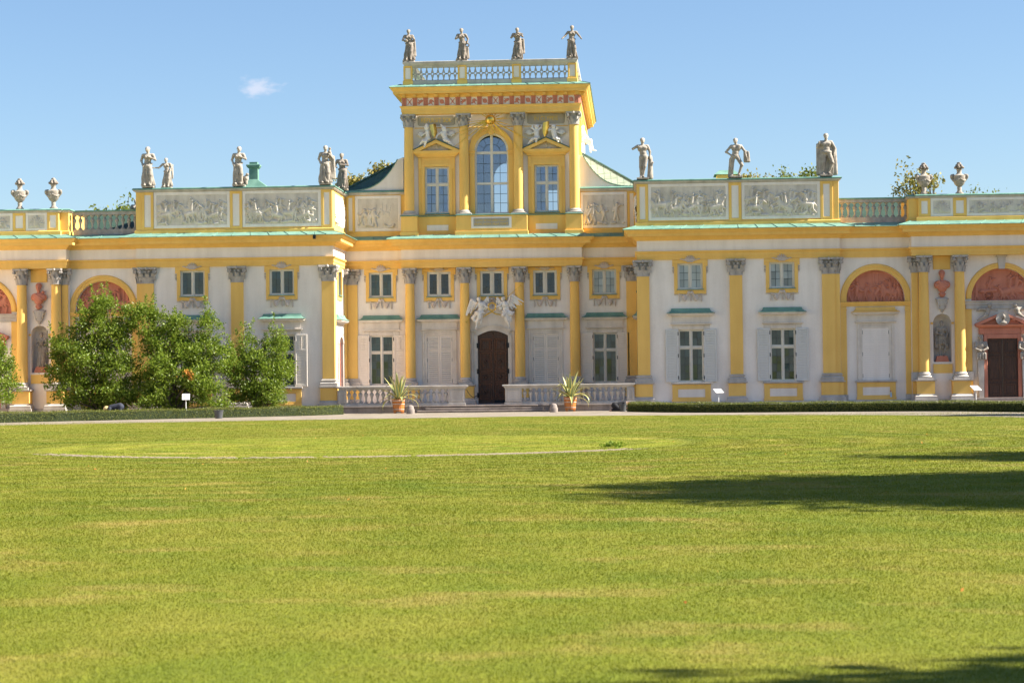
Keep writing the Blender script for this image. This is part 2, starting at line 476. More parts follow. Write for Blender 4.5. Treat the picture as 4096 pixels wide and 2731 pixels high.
    def mesh(self, name, smooth=False, angle=38):
        me = bpy.data.meshes.new(name)
        me.from_pydata(self.v, [], self.f)
        me.update()
        if smooth:
            me.shade_smooth()
            me.set_sharp_from_angle(angle=R(angle))
        return me
    def build(self, name, mat, parent=None, smooth=False, angle=38):
        return mesh_obj(name, self.mesh(name, smooth, angle), mat, parent)

def mitre(path, loop=False):
    out = []
    n = len(path)
    nor = []
    for i in range(n if loop else n - 1):
        x0, y0 = path[i]; x1, y1 = path[(i + 1) % n]
        d = math.hypot(x1 - x0, y1 - y0)
        nor.append(((y1 - y0) / d, -(x1 - x0) / d))
    for i in range(n):
        if loop:
            a, b = nor[i - 1], nor[i]
        else:
            a, b = nor[max(i - 1, 0)], nor[min(i, n - 2)]
        k = 1 + a[0] * b[0] + a[1] * b[1]
        out.append((path[i][0], path[i][1], (a[0] + b[0]) / k, (a[1] + b[1]) / k))
    return out

def inst(me, name, parent, loc=(0, 0, 0), rot=(0, 0, 0), scale=(1, 1, 1)):
    """one more object on shared mesh data"""
    o = bpy.data.objects.new(name, me)
    C.objects.link(o)
    o.parent = parent
    o.location, o.rotation_euler, o.scale = loc, rot, scale
    return o

def frame4(mb, x0, x1, z0, z1, w, y0, y1, top=None, bot=None):
    """rectangular border of four butted boxes"""
    t = w if top is None else top
    b_ = w if bot is None else bot
    mb.bbox(x0, x0 + w, y0, y1, z0, z1)
    mb.bbox(x1 - w, x1, y0, y1, z0, z1)
    mb.bbox(x0 + w, x1 - w, y0, y1, z1 - t, z1)
    mb.bbox(x0 + w, x1 - w, y0, y1, z0, z0 + b_)
    return mb

def wall_mb(x0, x1, z0, z1, y, th, holes):
    """Wall slab with openings. holes: (xa, xb, za, zb, rise); rise > 0 adds an elliptical head above zb."""
    mb = MB()
    xs = sorted({x0, x1} | {h[0] for h in holes} | {h[1] for h in holes})
    zs = sorted({z0, z1} | {h[2] for h in holes} | {h[3] + h[4] for h in holes} | {h[3] for h in holes})
    polys = []
    for i in range(len(xs) - 1):
        for j in range(len(zs) - 1):
            cx, cz = (xs[i] + xs[i + 1]) / 2, (zs[j] + zs[j + 1]) / 2
            if any(h[0] < cx < h[1] and h[2] < cz < h[3] + h[4] for h in holes):
                continue
            polys.append([(xs[i], zs[j]), (xs[i + 1], zs[j]), (xs[i + 1], zs[j + 1]), (xs[i], zs[j + 1])])
    for h in holes:
        if h[4] > 0:
            n = 28
            xc, a, zt = (h[0] + h[1]) / 2, (h[1] - h[0]) / 2, h[3] + h[4]
            arc = [(xc - a * math.cos(math.pi * k / n), h[3] + h[4] * math.sin(math.pi * k / n)) for k in range(n + 1)]
            for k in range(n):
                (xa, za), (xb, zb) = arc[k], arc[k + 1]
                polys.append([(xa, za), (xb, zb), (xb, zt), (xa, zt)])
    count = {}
    key = lambda p: (round(p[0], 4), round(p[1], 4))
    for p in polys:
        mb.add([(x, y, z) for x, z in p] + [(x, y + th, z) for x, z in p], [(0, 1, 2, 3), (7, 6, 5, 4)])
        for k in range(4):
            a, b_ = key(p[k]), key(p[(k + 1) % 4])
            if a != b_:
                e = (min(a, b_), max(a, b_))
                count[e] = count.get(e, 0) + 1
    for (a, b_), c in count.items():
        if c == 1:
            mb.add([(a[0], y, a[1]), (b_[0], y, b_[1]), (b_[0], y + th, b_[1]), (a[0], y + th, a[1])], [(0, 1, 2, 3)])
    return mb

# ------------------------------------------------------------------ organic shapes: smooth union of rounded pieces, meshed with surface nets
def cap(a, b, ra, rb=None):
    return ('c', a, b, ra, ra if rb is None else rb)
def ell(c, r):
    return ('e', c, r)
def skirt(z0, z1, r0, r1, c0=(0, 0), c1=(0, 0), folds=9, amp=.035, twist=1.5, ph=0., flat_=.8):
    return ('s', z0, z1, r0, r1, c0, c1, folds, amp, twist, ph, flat_)

def sdf(prims, P, k):
    d = None
    for p in prims:
        if p[0] == 'c':
            a, b = np.array(p[1]), np.array(p[2])
            ba = b - a
            t = np.clip(((P - a) @ ba) / max(ba @ ba, 1e-9), 0, 1)
            di = np.linalg.norm(P - a - t[:, None] * ba, axis=1) - (p[3] + (p[4] - p[3]) * t)
        elif p[0] == 'e':
            q = P - np.array(p[1]); r = np.array(p[2])
            k0 = np.linalg.norm(q / r, axis=1); k1 = np.linalg.norm(q / (r * r), axis=1)
            di = k0 * (k0 - 1) / np.maximum(k1, 1e-6)
        else:
            _, z0, z1, r0, r1, c0, c1, fo, am, tw, ph, fl = p
            t = np.clip((P[:, 2] - z0) / (z1 - z0), 0, 1)
            x = P[:, 0] - (c0[0] + (c1[0] - c0[0]) * t); y = (P[:, 1] - (c0[1] + (c1[1] - c0[1]) * t)) / fl
            th = np.arctan2(y, x)
            rr = r0 + (r1 - r0) * t
            rr = rr * (1 + am / .2 * np.sin(fo * th + tw * t * 3 + ph) * (1 - .55 * t) + .25 * am / .2 * np.sin((fo * 2 + 1) * th - tw * t * 4))
            di = np.maximum((np.hypot(x, y) - rr) * .8, np.maximum(z0 - P[:, 2], P[:, 2] - z1))
        if d is None:
            d = di
        else:
            h = np.clip(.5 + .5 * (d - di) / k, 0, 1)
            d = d * (1 - h) + di * h - k * h * (1 - h)
    return d

def bounds(prims, pad):
    lo, hi = np.full(3, 1e9), np.full(3, -1e9)
    for p in prims:
        if p[0] == 'c':
            for q, r in ((p[1], p[3]), (p[2], p[4])):
                lo = np.minimum(lo, np.array(q) - r); hi = np.maximum(hi, np.array(q) + r)
        elif p[0] == 'e':
            lo = np.minimum(lo, np.array(p[1]) - p[2]); hi = np.maximum(hi, np.array(p[1]) + p[2])
        else:
            m = max(p[3], p[4]) * 1.35
            for c_, z in ((p[5], p[1]), (p[6], p[2])):
                lo = np.minimum(lo, (c_[0] - m, c_[1] - m, z)); hi = np.maximum(hi, (c_[0] + m, c_[1] + m, z))
    return lo - pad, hi + pad

def sdf_mesh(name, prims, h=.025, k=.03, rough=0.):
    lo, hi = bounds(prims, h * 2)
    n = np.ceil((hi - lo) / h).astype(int) + 1
    ax = [lo[i] + h * np.arange(n[i]) for i in range(3)]
    G = np.stack(np.meshgrid(*ax, indexing='ij'), -1).reshape(-1, 3)
    V = sdf(prims, G, k)
    if rough:
        V = V + rough * (np.sin(G[:, 0] * 71 + G[:, 2] * 33) * np.sin(G[:, 1] * 63 + G[:, 2] * 47) + .7 * np.sin(G[:, 0] * 120 - G[:, 2] * 140 + G[:, 1] * 90))
    V = V.reshape(n)
    ins = V < 0
    cs = tuple(n - 1)
    acc = np.zeros(cs + (3,)); cnt = np.zeros(cs)
    I = np.stack(np.meshgrid(*[np.arange(c) for c in cs], indexing='ij'), -1).astype(float)
    def sl(o):
        return tuple(slice(o[i], o[i] + cs[i]) for i in range(3))
    cor = [(i, j, l) for i in (0, 1) for j in (0, 1) for l in (0, 1)]
    for a in cor:
        for x in range(3):
            if a[x] == 0:
                b = list(a); b[x] = 1
                va, vb = V[sl(a)], V[sl(b)]
                m = (va < 0) != (vb < 0)
                t = np.where(m, va / np.where(m, va - vb, 1), 0)
                p = np.array(a, float)[None, None, None] + I
                p[..., x] += t
                acc += p * m[..., None]; cnt += m
    act = cnt > 0
    idx = np.full(cs, -1); idx[act] = np.arange(act.sum())
    verts = acc[act] / cnt[act][:, None] * h + lo
    faces = []
    for x in range(3):
        y, z = (x + 1) % 3, (x + 2) % 3
        a = np.moveaxis(ins, (x, y, z), (0, 1, 2)); ix = np.moveaxis(idx, (x, y, z), (0, 1, 2))
        A, B = a[:-1, 1:-1, 1:-1], a[1:, 1:-1, 1:-1]
        q = np.stack([ix[:, :-1, :-1], ix[:, 1:, :-1], ix[:, 1:, 1:], ix[:, :-1, 1:]], -1)
        f1 = q[A & ~B]; f2 = q[~A & B][:, ::-1]
        faces += [f1, f2]
    F = np.concatenate(faces)
    F = F[(F >= 0).all(1)]
    me = bpy.data.meshes.new(name)
    me.from_pydata(verts.tolist(), [], F.tolist())
    me.update()
    me.shade_smooth()
    return me

def np_mesh(name, verts, faces, smooth=False):
    """faces: (n, k) array"""
    me = bpy.data.meshes.new(name)
    nv, (nf, k) = len(verts), faces.shape
    me.vertices.add(nv); me.vertices.foreach_set('co', np.asarray(verts, np.float32).ravel())
    me.loops.add(nf * k); me.loops.foreach_set('vertex_index', np.asarray(faces, np.int32).ravel())
    me.polygons.add(nf); me.polygons.foreach_set('loop_start', np.arange(0, nf * k, k, dtype=np.int32))
    me.update(calc_edges=True)
    if smooth:
        me.shade_smooth()
    return me
# ================================================================== THE PALACE
GZ = -.06                                  # level of the forecourt
palace = thing('palace', 'long yellow and white baroque palace with raised central tower and copper roofs', 'palace')
Z_PL, Z_BLK, Z_DIE, Z_CAP, Z_BAS, Z_SH = .35, .60, 1.23, 1.31, 1.69, 6.63     # plinth, block, die, cap, base, shaft
Z_ARC, Z_FRI, Z_COR, Z_EAV = 7.45, 7.89, 8.41, 8.97

def part(mb, name, mat, s=1, parent=palace, smooth=False, angle=38):
    if s < 0:
        mb.v = [(-x, y, z) for x, y, z in mb.v]
        mb.f = [q[::-1] for q in mb.f]
    return mb.build(name, mat, parent, smooth, angle)

# ---------------- ornament meshes
def leaf_strip(mb, p, out, w, h, curl=1.):
    """acanthus tongue standing at p, bending towards 'out'"""
    side = Vector((-out[1], out[0], 0)); o = Vector((out[0], out[1], 0)); p = Vector(p)
    prof = [(0, 0, 1.), (.02, .35, 1.12), (.05, .7, 1.0), (.13, .95, .78), (.19, .93, .55), (.20, .80, .25)]
    vs = []
    for a, z, ww in prof:
        c = p + o * (a * h * 1.3 * curl) + Vector((0, 0, z * h))
        vs += [c - side * w * ww / 2, c + o * .02, c + side * w * ww / 2]
    fs = []
    for i in range(len(prof) - 1):
        for j in range(2):
            fs.append((i * 3 + j, i * 3 + j + 1, (i + 1) * 3 + j + 1, (i + 1) * 3 + j))
    mb.add(vs, fs)

def volute(mb, c, axis, r, th):
    """scroll: thick disc with a raised rim and eye"""
    ax = Vector(axis).normalized()
    m = ax.to_track_quat('Z', 'Y').to_matrix().to_4x4(); m.translation = Vector(c)
    q = MB()
    q.lathe([(0.001, th * .55), (r * .28, th * .6), (r * .34, th * .32), (r * .72, th * .3), (r * .8, th * .5), (r, th * .42), (r, -th * .42), (r * .8, -th * .5), (r * .72, -th * .3), (.001, -th * .3)], n=12)
    q.xf(m)
    mb.add(q.v, q.f)

def column_capital(r, h, comp=False):
    mb = MB()
    mb.lathe([(r * 1.0, 0), (r * 1.1, .015), (r * 1.12, .04), (r * 1.02, .06), (r * .98, .1), (r * .95, h * .5), (r * 1.0, h * .78), (r * 1.1, h * .87)], n=20)
    for row, (z, hh, off) in enumerate(((.05, h * .36, 0), (h * .2, h * .42, .5))):
        for k in range(8):
            a = (k + off) * math.pi / 4
            o = (math.cos(a), math.sin(a))
            leaf_strip(mb, (o[0] * r, o[1] * r, z), o, r * .62, hh, 1.4)
    vr = r * (.42 if comp else .34)
    for k in range(4):
        a = math.pi / 4 + k * math.pi / 2
        o = Vector((math.cos(a), math.sin(a), 0))
        for t in (-.5, .5):
            tq = Matrix.Rotation(t * .9, 3, 'Z') @ o
            volute(mb, tuple(o * r * 1.42 + tq * r * .16 + Vector((0, 0, h * .76))), (-tq.y, tq.x, 0), vr, r * .3)
    ab = []
    for k in range(4):
        a = math.pi / 4 + k * math.pi / 2
        for t in (-.08, .08):
            ab.append((math.cos(a + t) * r * 1.98, math.sin(a + t) * r * 1.98))
        a2 = a + math.pi / 4
        ab.append((math.cos(a2) * r * 1.3, math.sin(a2) * r * 1.3))
    mb.prism_z(ab, h * .88, h)
    for k in range(4):
        a = k * math.pi / 2
        mb.lathe([(.001, -.07), (.055, -.04), (.06, .02), (.03, .06), (.001, .07)], (math.cos(a) * r * 1.32, math.sin(a) * r * 1.32, h * .93), 8)
    return mb

def pilaster_capital(w, h, dep, sides=(1, 1)):
    """front at y = 0 (towards -y), body runs back to y = dep"""
    mb = MB()
    hw = w / 2
    mb.box(-hw - .02, hw + .02, -.025, dep, 0, .05)
    mb.add([(-hw, 0, .05), (hw, 0, .05), (hw, dep, .05), (-hw, dep, .05), (-hw + .02, .05, h * .86), (hw - .02, .05, h * .86), (hw - .02, dep, h * .86), (-hw + .02, dep, h * .86)],
           [(0, 1, 5, 4), (1, 2, 6, 5), (2, 3, 7, 6), (3, 0, 4, 7), (4, 5, 6, 7)])
    n = max(2, round(w / .28))
    for k in range(n):
        leaf_strip(mb, (-hw + w * (k + .5) / n, 0, .05), (0, -1), w / n * .78, h * .36, 1.5)
    for k in range(n + 1):
        leaf_strip(mb, (-hw + w * k / n, .0, h * .2), (0, -1), w / n * .72, h * .44, 1.9)
    for sx in (-1, 1):
        leaf_strip(mb, (sx * hw, dep * .5, .05), (sx, 0), .2, h * .36)
        leaf_strip(mb, (sx * hw, dep * .5, h * .2), (sx * .7, -.7), .2, h * .45)
        volute(mb, (sx * (hw + .06), -.10, h * .74), (sx * .25, -1, 0), .105, .09)
        volute(mb, (sx * (hw + .13), -.0, h * .74), (1, 0, 0), .10, .09)
        volute(mb, (sx * hw * .30, -.075, h * .72), (0, -1, 0), .06, .06)
    mb.prism_z([(-hw - .19, -.13), (-hw - .13, -.19), (-hw * .4, -.11), (hw * .4, -.11), (hw + .13, -.19), (hw + .19, -.13), (hw + .15, dep), (-hw - .15, dep)], h * .87, h)
    mb.lathe([(.001, -.08), (.07, -.04), (.075, .03), (.03, .08), (.001, .09)], (0, -.13, h * .92), 8)
    return mb

SHELL = sdf_mesh('shell_ornament', [ell((0, 0, -.02), (.11, .05, .07))] + [cap((0, -.03, -.08), (.25 * math.sin(a), -.03, -.03 + .22 * math.cos(a)), .014, .036) for a in np.linspace(-1.3, 1.3, 7)]
                 + [cap((-.13, -.02, -.10), (.13, -.02, -.10), .035)]
                 + [cap((s * q[0], -.01, q[1]), (s * q[2], -.01, q[3]), .035, .022) for s in (-1, 1) for q in ((.16, -.06, .30, -.02), (.30, -.02, .42, .03), (.42, .03, .50, .02))], .018, .008)
SHELL.materials.append(M['ornament'])
_f = []
for s in (-1, 1):
    pts = [(s * .04, .06), (s * .15, .02), (s * .25, -.05), (s * .40, -.02), (s * .53, .02)]
    _f += [cap((a[0], 0, a[1]), (b[0], 0, b[1]), .035) for a, b in zip(pts[:-1], pts[1:])]
    _f += [cap((s * .12, -.01, .10), (s * .07, -.01, .13), .035, .05), ell((s * .27, -.01, -.14), (.13, .05, .11)), ell((s * .27, -.04, -.22), (.07, .05, .08)),
           cap((s * .53, 0, .0), (s * .52, 0, -.22), .02, .03), ell((s * .52, 0, -.27), (.035, .03, .06)), cap((s * .12, 0, -.03), (s * .2, 0, -.1), .03)]
_f += [ell((0, -.02, .09), (.07, .05, .06)), cap((0, 0, .02), (.02, 0, -.2), .03, .035), ell((.03, 0, -.24), (.03, .03, .06))]
FESTOON = sdf_mesh('festoon', _f, .018, .02, .002)
FESTOON.materials.append(M['ornament'])
_e = MB()
for z, r_ in ((0, .05), (-.1, .035), (-.17, .045), (-.25, .025)):
    volute(_e, (0, 0, z), (0, -1, 0), r_, .06)
EARSCROLL = _e.mesh('scroll_ornament', True); EARSCROLL.materials.append(M['ornament'])

_b = MB().box(-.095, .095, -.095, .095, 0, .05).box(-.09, .09, -.09, .09, .63, .68)
_b.lathe([(.07, .05), (.085, .07), (.06, .10), (.045, .14), (.05, .22), (.07, .32), (.108, .42), (.112, .46), (.085, .50), (.05, .52), (.075, .535), (.05, .55), (.042, .59), (.07, .615), (.08, .63)], n=12)
BALUSTER = _b.mesh('baluster', True, 50); BALUSTER.materials.append(M['stone'])
BALUSTER_GREY = BALUSTER.copy(); BALUSTER_GREY.materials.clear(); BALUSTER_GREY.materials.append(M['capital'])

# ---------------- windows
PANES = {}
def pane_mesh(w, h, mat):
    k = (round(w, 3), round(h, 3), mat)
    if k not in PANES:
        me = MB().box(-w / 2, w / 2, -.003, .003, -h / 2, h / 2).mesh('pane')
        me.materials.append(M[mat])
        PANES[k] = me
    return PANES[k]

def window(xc, z0, z1, w, y, bands, gl, fm='frame', fw=.045, mull=.075, leafw=.042, cols=2):
    mb = MB()
    frame4(mb, xc - w / 2, xc + w / 2, z0, z1, fw, y, y + .10)
    mb.bbox(xc - mull / 2, xc + mull / 2, y - .02, y + .10, z0 + fw, z1 - fw)
    areas = []
    for i, (za, zb, rows) in enumerate(bands):
        if i:
            mb.bbox(xc - w / 2 + fw, xc - mull / 2, y - .01, y + .10, za - .045, za + .045)
            mb.bbox(xc + mull / 2, xc + w / 2 - fw, y - .01, y + .10, za - .045, za + .045)
        a = za + (.045 if i else fw)
        b = zb - (.045 if i < len(bands) - 1 else fw)
        for sd in (-1, 1):
            xa, xb = (xc - w / 2 + fw, xc - mull / 2) if sd < 0 else (xc + mull / 2, xc + w / 2 - fw)
            frame4(mb, xa, xb, a, b, leafw, y + .02, y + .08)
            areas.append((xa + leafw, xb - leafw, a + leafw, b - leafw, rows))
    win = mb.build('window', fm, palace)
    bars = MB()
    for xa, xb, za, zb, rows in areas:
        pw, ph = (xb - xa) / cols, (zb - za) / rows
        for i in range(cols):
            for j in range(rows):
                inst(pane_mesh(pw - .004, ph - .004, gl), 'pane', win, (xa + pw * (i + .5), y + .055, za + ph * (j + .5)),
                     (random.uniform(-.012, .012), 0, random.uniform(-.02, .02)))
        for i in range(1, cols):
            bars.box(xa + pw * i - .011, xa + pw * i + .011, y + .043, y + .054, za, zb)
        for j in range(1, rows):
            bars.box(xa, xb, y + .040, y + .0535, za + ph * j - .011, za + ph * j + .011)
    bars.build('glazing_bars', 'lead', win)
    return win

def upper_window(xc, y, gl, shell=True, casement=False):
    z0, z1, w = 5.965, 7.265, 1.25
    win = window(xc, z0, z1, w, y + (.10 if not casement else .02), [(z0, z1, 3)], gl, leafw=.05 if not casement else .078)
    mb = MB()
    hw = w / 2
    mb.bbox(xc - .80, xc - hw, y - .05, y + .02, 5.73, 7.12)
    mb.bbox(xc + hw, xc + .80, y - .05, y + .02, 5.73, 7.12)
    mb.bbox(xc - hw, xc + hw, y - .05, y + .02, 5.73, z0)
    mb.bbox(xc - .885, xc + .885, y - .055, y + .02, z1, 7.447)
    mb.bbox(xc - .885, xc - hw, y - .053, y + .02, 7.12, z1)
    mb.bbox(xc + hw, xc + .885, y - .053, y + .02, 7.12, z1)
    su = mb.build('window_surround', 'yellow', palace)
    MB().bbox(xc - .67, xc + .67, y - .13, y + .10, 5.925, 5.966).build('sill', 'copper', su)
    if shell:
        inst(SHELL, 'shell_ornament', su, (xc, y - .09, 7.44))
    else:
        inst(SHELL, 'shell_ornament', su, (xc, y - .08, 7.37), scale=(1, 1, .75))
    for sd in (-1, 1):
        inst(EARSCROLL, 'scroll_ornament', su, (xc + sd * .85, y - .02, 7.04))
        de = MB()
        for k in range(4):
            de.bbox(xc + sd * (.60 + .065 * k) - .022, xc + sd * (.60 + .065 * k) + .022, y - .045, y + .01, 5.66, 5.728)
        de.build('dentils', 'relief', su)
    inst(FESTOON, 'festoon', su, (xc, y - .05, 5.69), scale=(1.06, 1.3, 1.12))

def u_path(x0, x1, y, dep=.05):
    return [(x0, y), (x0, y - dep), (x1, y - dep), (x1, y)]

def hood(xc, y, hw, z=4.6, copper='copper'):
    """stone frieze, cornice and copper canopy over a lower window"""
    mb = MB()
    mb.sweep(u_path(xc - hw, xc + hw, y, .08), [(-.02, 4.17), (.045, 4.17), (.06, 4.20), (.09, 4.215), (.09, 4.25), (0, 4.262), (0, z), (.04, z + .01), (.05, z + .05), (.20, z + .06), (.20, z + .105), (.25, z + .14), (.25, z + .15), (-.06, z + .15)])
    o = mb.build('window_hood', 'stone_pale', palace)
    q = MB().sweep(u_path(xc - hw + .02, xc + hw - .02, y, .06), [(-.02, z + .152), (.275, z + .152), (.28, z + .17), (.17, z + .215), (.085, z + .28), (.05, z + .36), (.045, z + .40), (-.03, z + .41)])
    q.build('canopy', copper, o)
    return o

def apron(xc, y, s=1):
    mb = MB()
    frame4(mb, xc - .955, xc + .955, .37, 1.21, .28, y - .09, y + .02, top=.235, bot=.20)
    mb.bbox(xc - .985, xc + .985, y - .115, y - .088, .345, .47)
    o = mb.build('apron', 'yellow', palace)
    MB().box(xc - .675, xc + .675, y - .045, y + .02, .57, .975).build('apron_panel', 'white', o)
    MB().bbox(xc - 1.02, xc + 1.02, y - .19, y + .1, 1.225, 1.31).bbox(xc - .98, xc + .98, y - .14, y + .05, 1.212, 1.226).build('sill', 'stone', o)

SLAT = {}
def shutter(x0, x1, z0, z1, y, mat, louvre, hinge=0):
    """one leaf; louvre: separate slats, else closed boards with fine joints"""
    w = x1 - x0
    zm = z0 + (z1 - z0) * .70
    mb = MB()
    frame4(mb, x0, x1, z0, z1, .085, y, y + .05, top=.10, bot=.12)
    mb.bbox(x0 + .085, x1 - .085, y, y + .05, zm - .05, zm + .05)
    o = mb.build('shutter', mat, palace)
    MB().box(x0 + .08, x1 - .08, y + .034, y + .044, z0 + .1, z1 - .08).build('backing', 'slat_shade' if louvre else mat, o)  # behind louvres a darker sheet stands for the shade between slats
    key = (round(w, 3), mat, louvre)
    if key not in SLAT:
        t = MB()
        hw = w / 2 - .087
        if louvre:
            t.add([(-hw, -.036, -.036), (hw, -.036, -.036), (hw, -.024, -.044), (-hw, -.024, -.044), (-hw, -.002, .040), (hw, -.002, .040), (hw, .010, .034), (-hw, .010, .034)],
                  [(0, 1, 5, 4), (3, 2, 1, 0), (4, 5, 6, 7), (7, 6, 2, 3), (0, 4, 7, 3), (1, 2, 6, 5)])
        else:
            t.bbox(-hw, hw, -.012, .02, -.052, .052, .006)
        SLAT[key] = t.mesh('slat'); SLAT[key].materials.append(M[mat])
    sp = .114 if louvre else .125
    for za, zb in ((z0 + .12, zm - .05), (zm + .05, z1 - .10)):
        n = int(round((zb - za) / sp))
        for k in range(n):
            z = za + (zb - za) * (k + .5) / n
            inst(SLAT[key], 'slat', o, ((x0 + x1) / 2, y + .022, z), (random.uniform(-.03, .03), 0, 0), (1, 1, (zb - za) / n / sp))
    if not louvre:
        xb = (x0 + x1) / 2 + .02
        MB().box(xb - .008, xb + .008, y - .02, y + .005, zm + .06, z1 - .12).build('tilt_rod', mat, o)
    if hinge:
        xh = x0 if hinge < 0 else x1
        for z in (z0 + .22, (z0 + z1) / 2, z1 - .22):
            MB().box(xh - .02, xh + .02, y - .015, y + .03, z - .09, z + .09).build('hinge', 'iron', o)
    return o

def lower_window(xc, y, gl, sm, spread=.635, gap=.005):
    z0, z1, w = 1.325, 3.95, 1.27
    window(xc, z0, z1, w, y + .08, [(z0, 3.05, 4), (3.05, z1, 2)], gl)
    MB().bbox(xc - .94, xc - w / 2, y - .03, y + .02, 1.31, 4.17).bbox(xc + w / 2, xc + .94, y - .03, y + .02, 1.31, 4.17).bbox(xc - w / 2, xc + w / 2, y - .03, y + .02, z1, 4.17).build('window_surround', 'stone_pale', palace)
    hood(xc, y, .94)
    for sd in (-1, 1):
        a, b = (xc - w / 2 - gap - spread, xc - w / 2 - gap) if sd < 0 else (xc + w / 2 + gap, xc + w / 2 + gap + spread)
        shutter(a, b, 1.325, 3.965, y - .10, sm, False, -sd)

def closed_window(xc, y, sm, yellow_canopy=False):
    z0, z1, w = 1.315, 3.92, 1.32
    mb = MB()
    frame4(mb, xc - .91, xc + .91, 1.30, 4.17, .12, y - .06, y + .02, bot=.001)
    frame4(mb, xc - .79, xc + .79, 1.30, 4.05, .13, y - .03, y + .05, bot=.001)
    mb.build('window_surround', 'stone_pale', palace)
    hood(xc, y, .94, 4.55 if yellow_canopy else 4.6, 'yellow' if yellow_canopy else 'copper')
    shutter(xc - w / 2, xc - .004, z0, z1, y + .01, sm, True, -1)
    shutter(xc + .004, xc + w / 2, z0, z1, y + .01, sm, True, 1)

# ---------------- pilasters and columns
BASE_PROF = [(.02, 1.69), (.035, 1.675), (.035, 1.655), (.075, 1.645), (.085, 1.615), (.07, 1.585), (.035, 1.575), (.04, 1.54), (.08, 1.51), (.11, 1.50), (.125, 1.47), (.115, 1.435), (.10, 1.432), (.13, 1.43), (.13, 1.312), (0, 1.312)]
def pedestal_parts(path, o, s=1, yoff=0):
    part(MB().sweep(path, [(.11, .605), (.11, Z_DIE), (0, Z_DIE)]), 'pedestal', 'yellow', s, o)
    part(MB().sweep(path, [(.05, Z_DIE + .002), (.12, Z_DIE + .004), (.13, Z_DIE + .02), (.20, Z_DIE + .035), (.20, Z_CAP), (0, Z_CAP)]), 'pedestal_cap', 'stone', s, o)
    part(MB().sweep(path, [(.25, Z_PL - .3), (.25, Z_PL), (.21, Z_PL + .002), (.21, .49), (.13, .555), (.12, .60), (0, .603)]), 'plinth_block', 'stone', s, o)

def pilaster(x0, x1, yf, yb, s=1, extra=None, neck=Z_SH):
    """flat pilaster from x0 to x1; extra: a second, set-back strip (x0, x1, y)"""
    path = [(x0, yb), (x0, yf), (x1, yf), (x1, yb)]
    if extra:
        ex0, ex1, ey = extra
        path = [(x0, yb), (x0, yf), (x1, yf), (x1, ey), (ex1, ey), (ex1, yb)] if ex0 >= x1 - .01 else [(ex0, yb), (ex0, ey), (x0, ey), (x0, yf), (x1, yf), (x1, yb)]
    o = part(MB().prism_z(path, 1.69, neck), 'pilaster', 'yellow', s)
    part(MB().sweep(path, BASE_PROF[::-1]), 'base', 'stone', s, o)
    pedestal_parts(path, o, s)
    w = x1 - x0
    c = pilaster_capital(w, Z_ARC - neck - .004, yb - yf + .02)
    c.xf(Matrix.Translation(((x0 + x1) / 2, yf, neck + .002)))
    part(c, 'capital', 'capital', s, o, True, 50)
    if extra:
        c = pilaster_capital(ex1 - ex0, Z_ARC - neck - .004, yb - ey + .02)
        c.xf(Matrix.Translation(((ex0 + ex1) / 2, ey, neck + .002)))
        part(c, 'capital', 'capital', s, o, True, 50)
    return o

CAPS = {}
def column(x, y, z0, z1, zc, r, s=1, comp=False, ped=None):
    """shaft with entasis, attic base, leafy capital (shared mesh)"""
    h = z1 - z0
    prof = [(r * (1 - .13 * max(0, t - .33) ** 1.6 / .67 ** 1.6), z0 + h * t) for t in np.linspace(0, 1, 9)]
    o = MB().lathe(prof, (s * x, y, 0), 28).build('column', 'yellow', palace, True)
    bh = .26 if comp else .38
    b = MB().lathe([(r * 1.02, z0), (r * 1.1, z0 - .02), (r * 1.1, z0 - .04), (r * 1.24, z0 - bh * .2), (r * 1.28, z0 - bh * .28), (r * 1.18, z0 - bh * .38), (r * 1.16, z0 - bh * .45), (r * 1.38, z0 - bh * .52), (r * 1.46, z0 - bh * .6), (r * 1.38, z0 - bh * .68)], (s * x, y, 0), 24)
    b.box(s * x - r * 1.45, s * x + r * 1.45, y - r * 1.45, y + r * 1.45, z0 - bh, z0 - bh * .68)
    b.build('base', 'stone', o, True)
    k = (round(r, 3), round(zc - z1, 3), comp)
    if k not in CAPS:
        CAPS[k] = column_capital(r * 1.0, zc - z1 - .004, comp).mesh('capital', True, 50)
        CAPS[k].materials.append(M['capital'])
    inst(CAPS[k], 'capital', o, (s * x, y, z1 + .002))
    return o

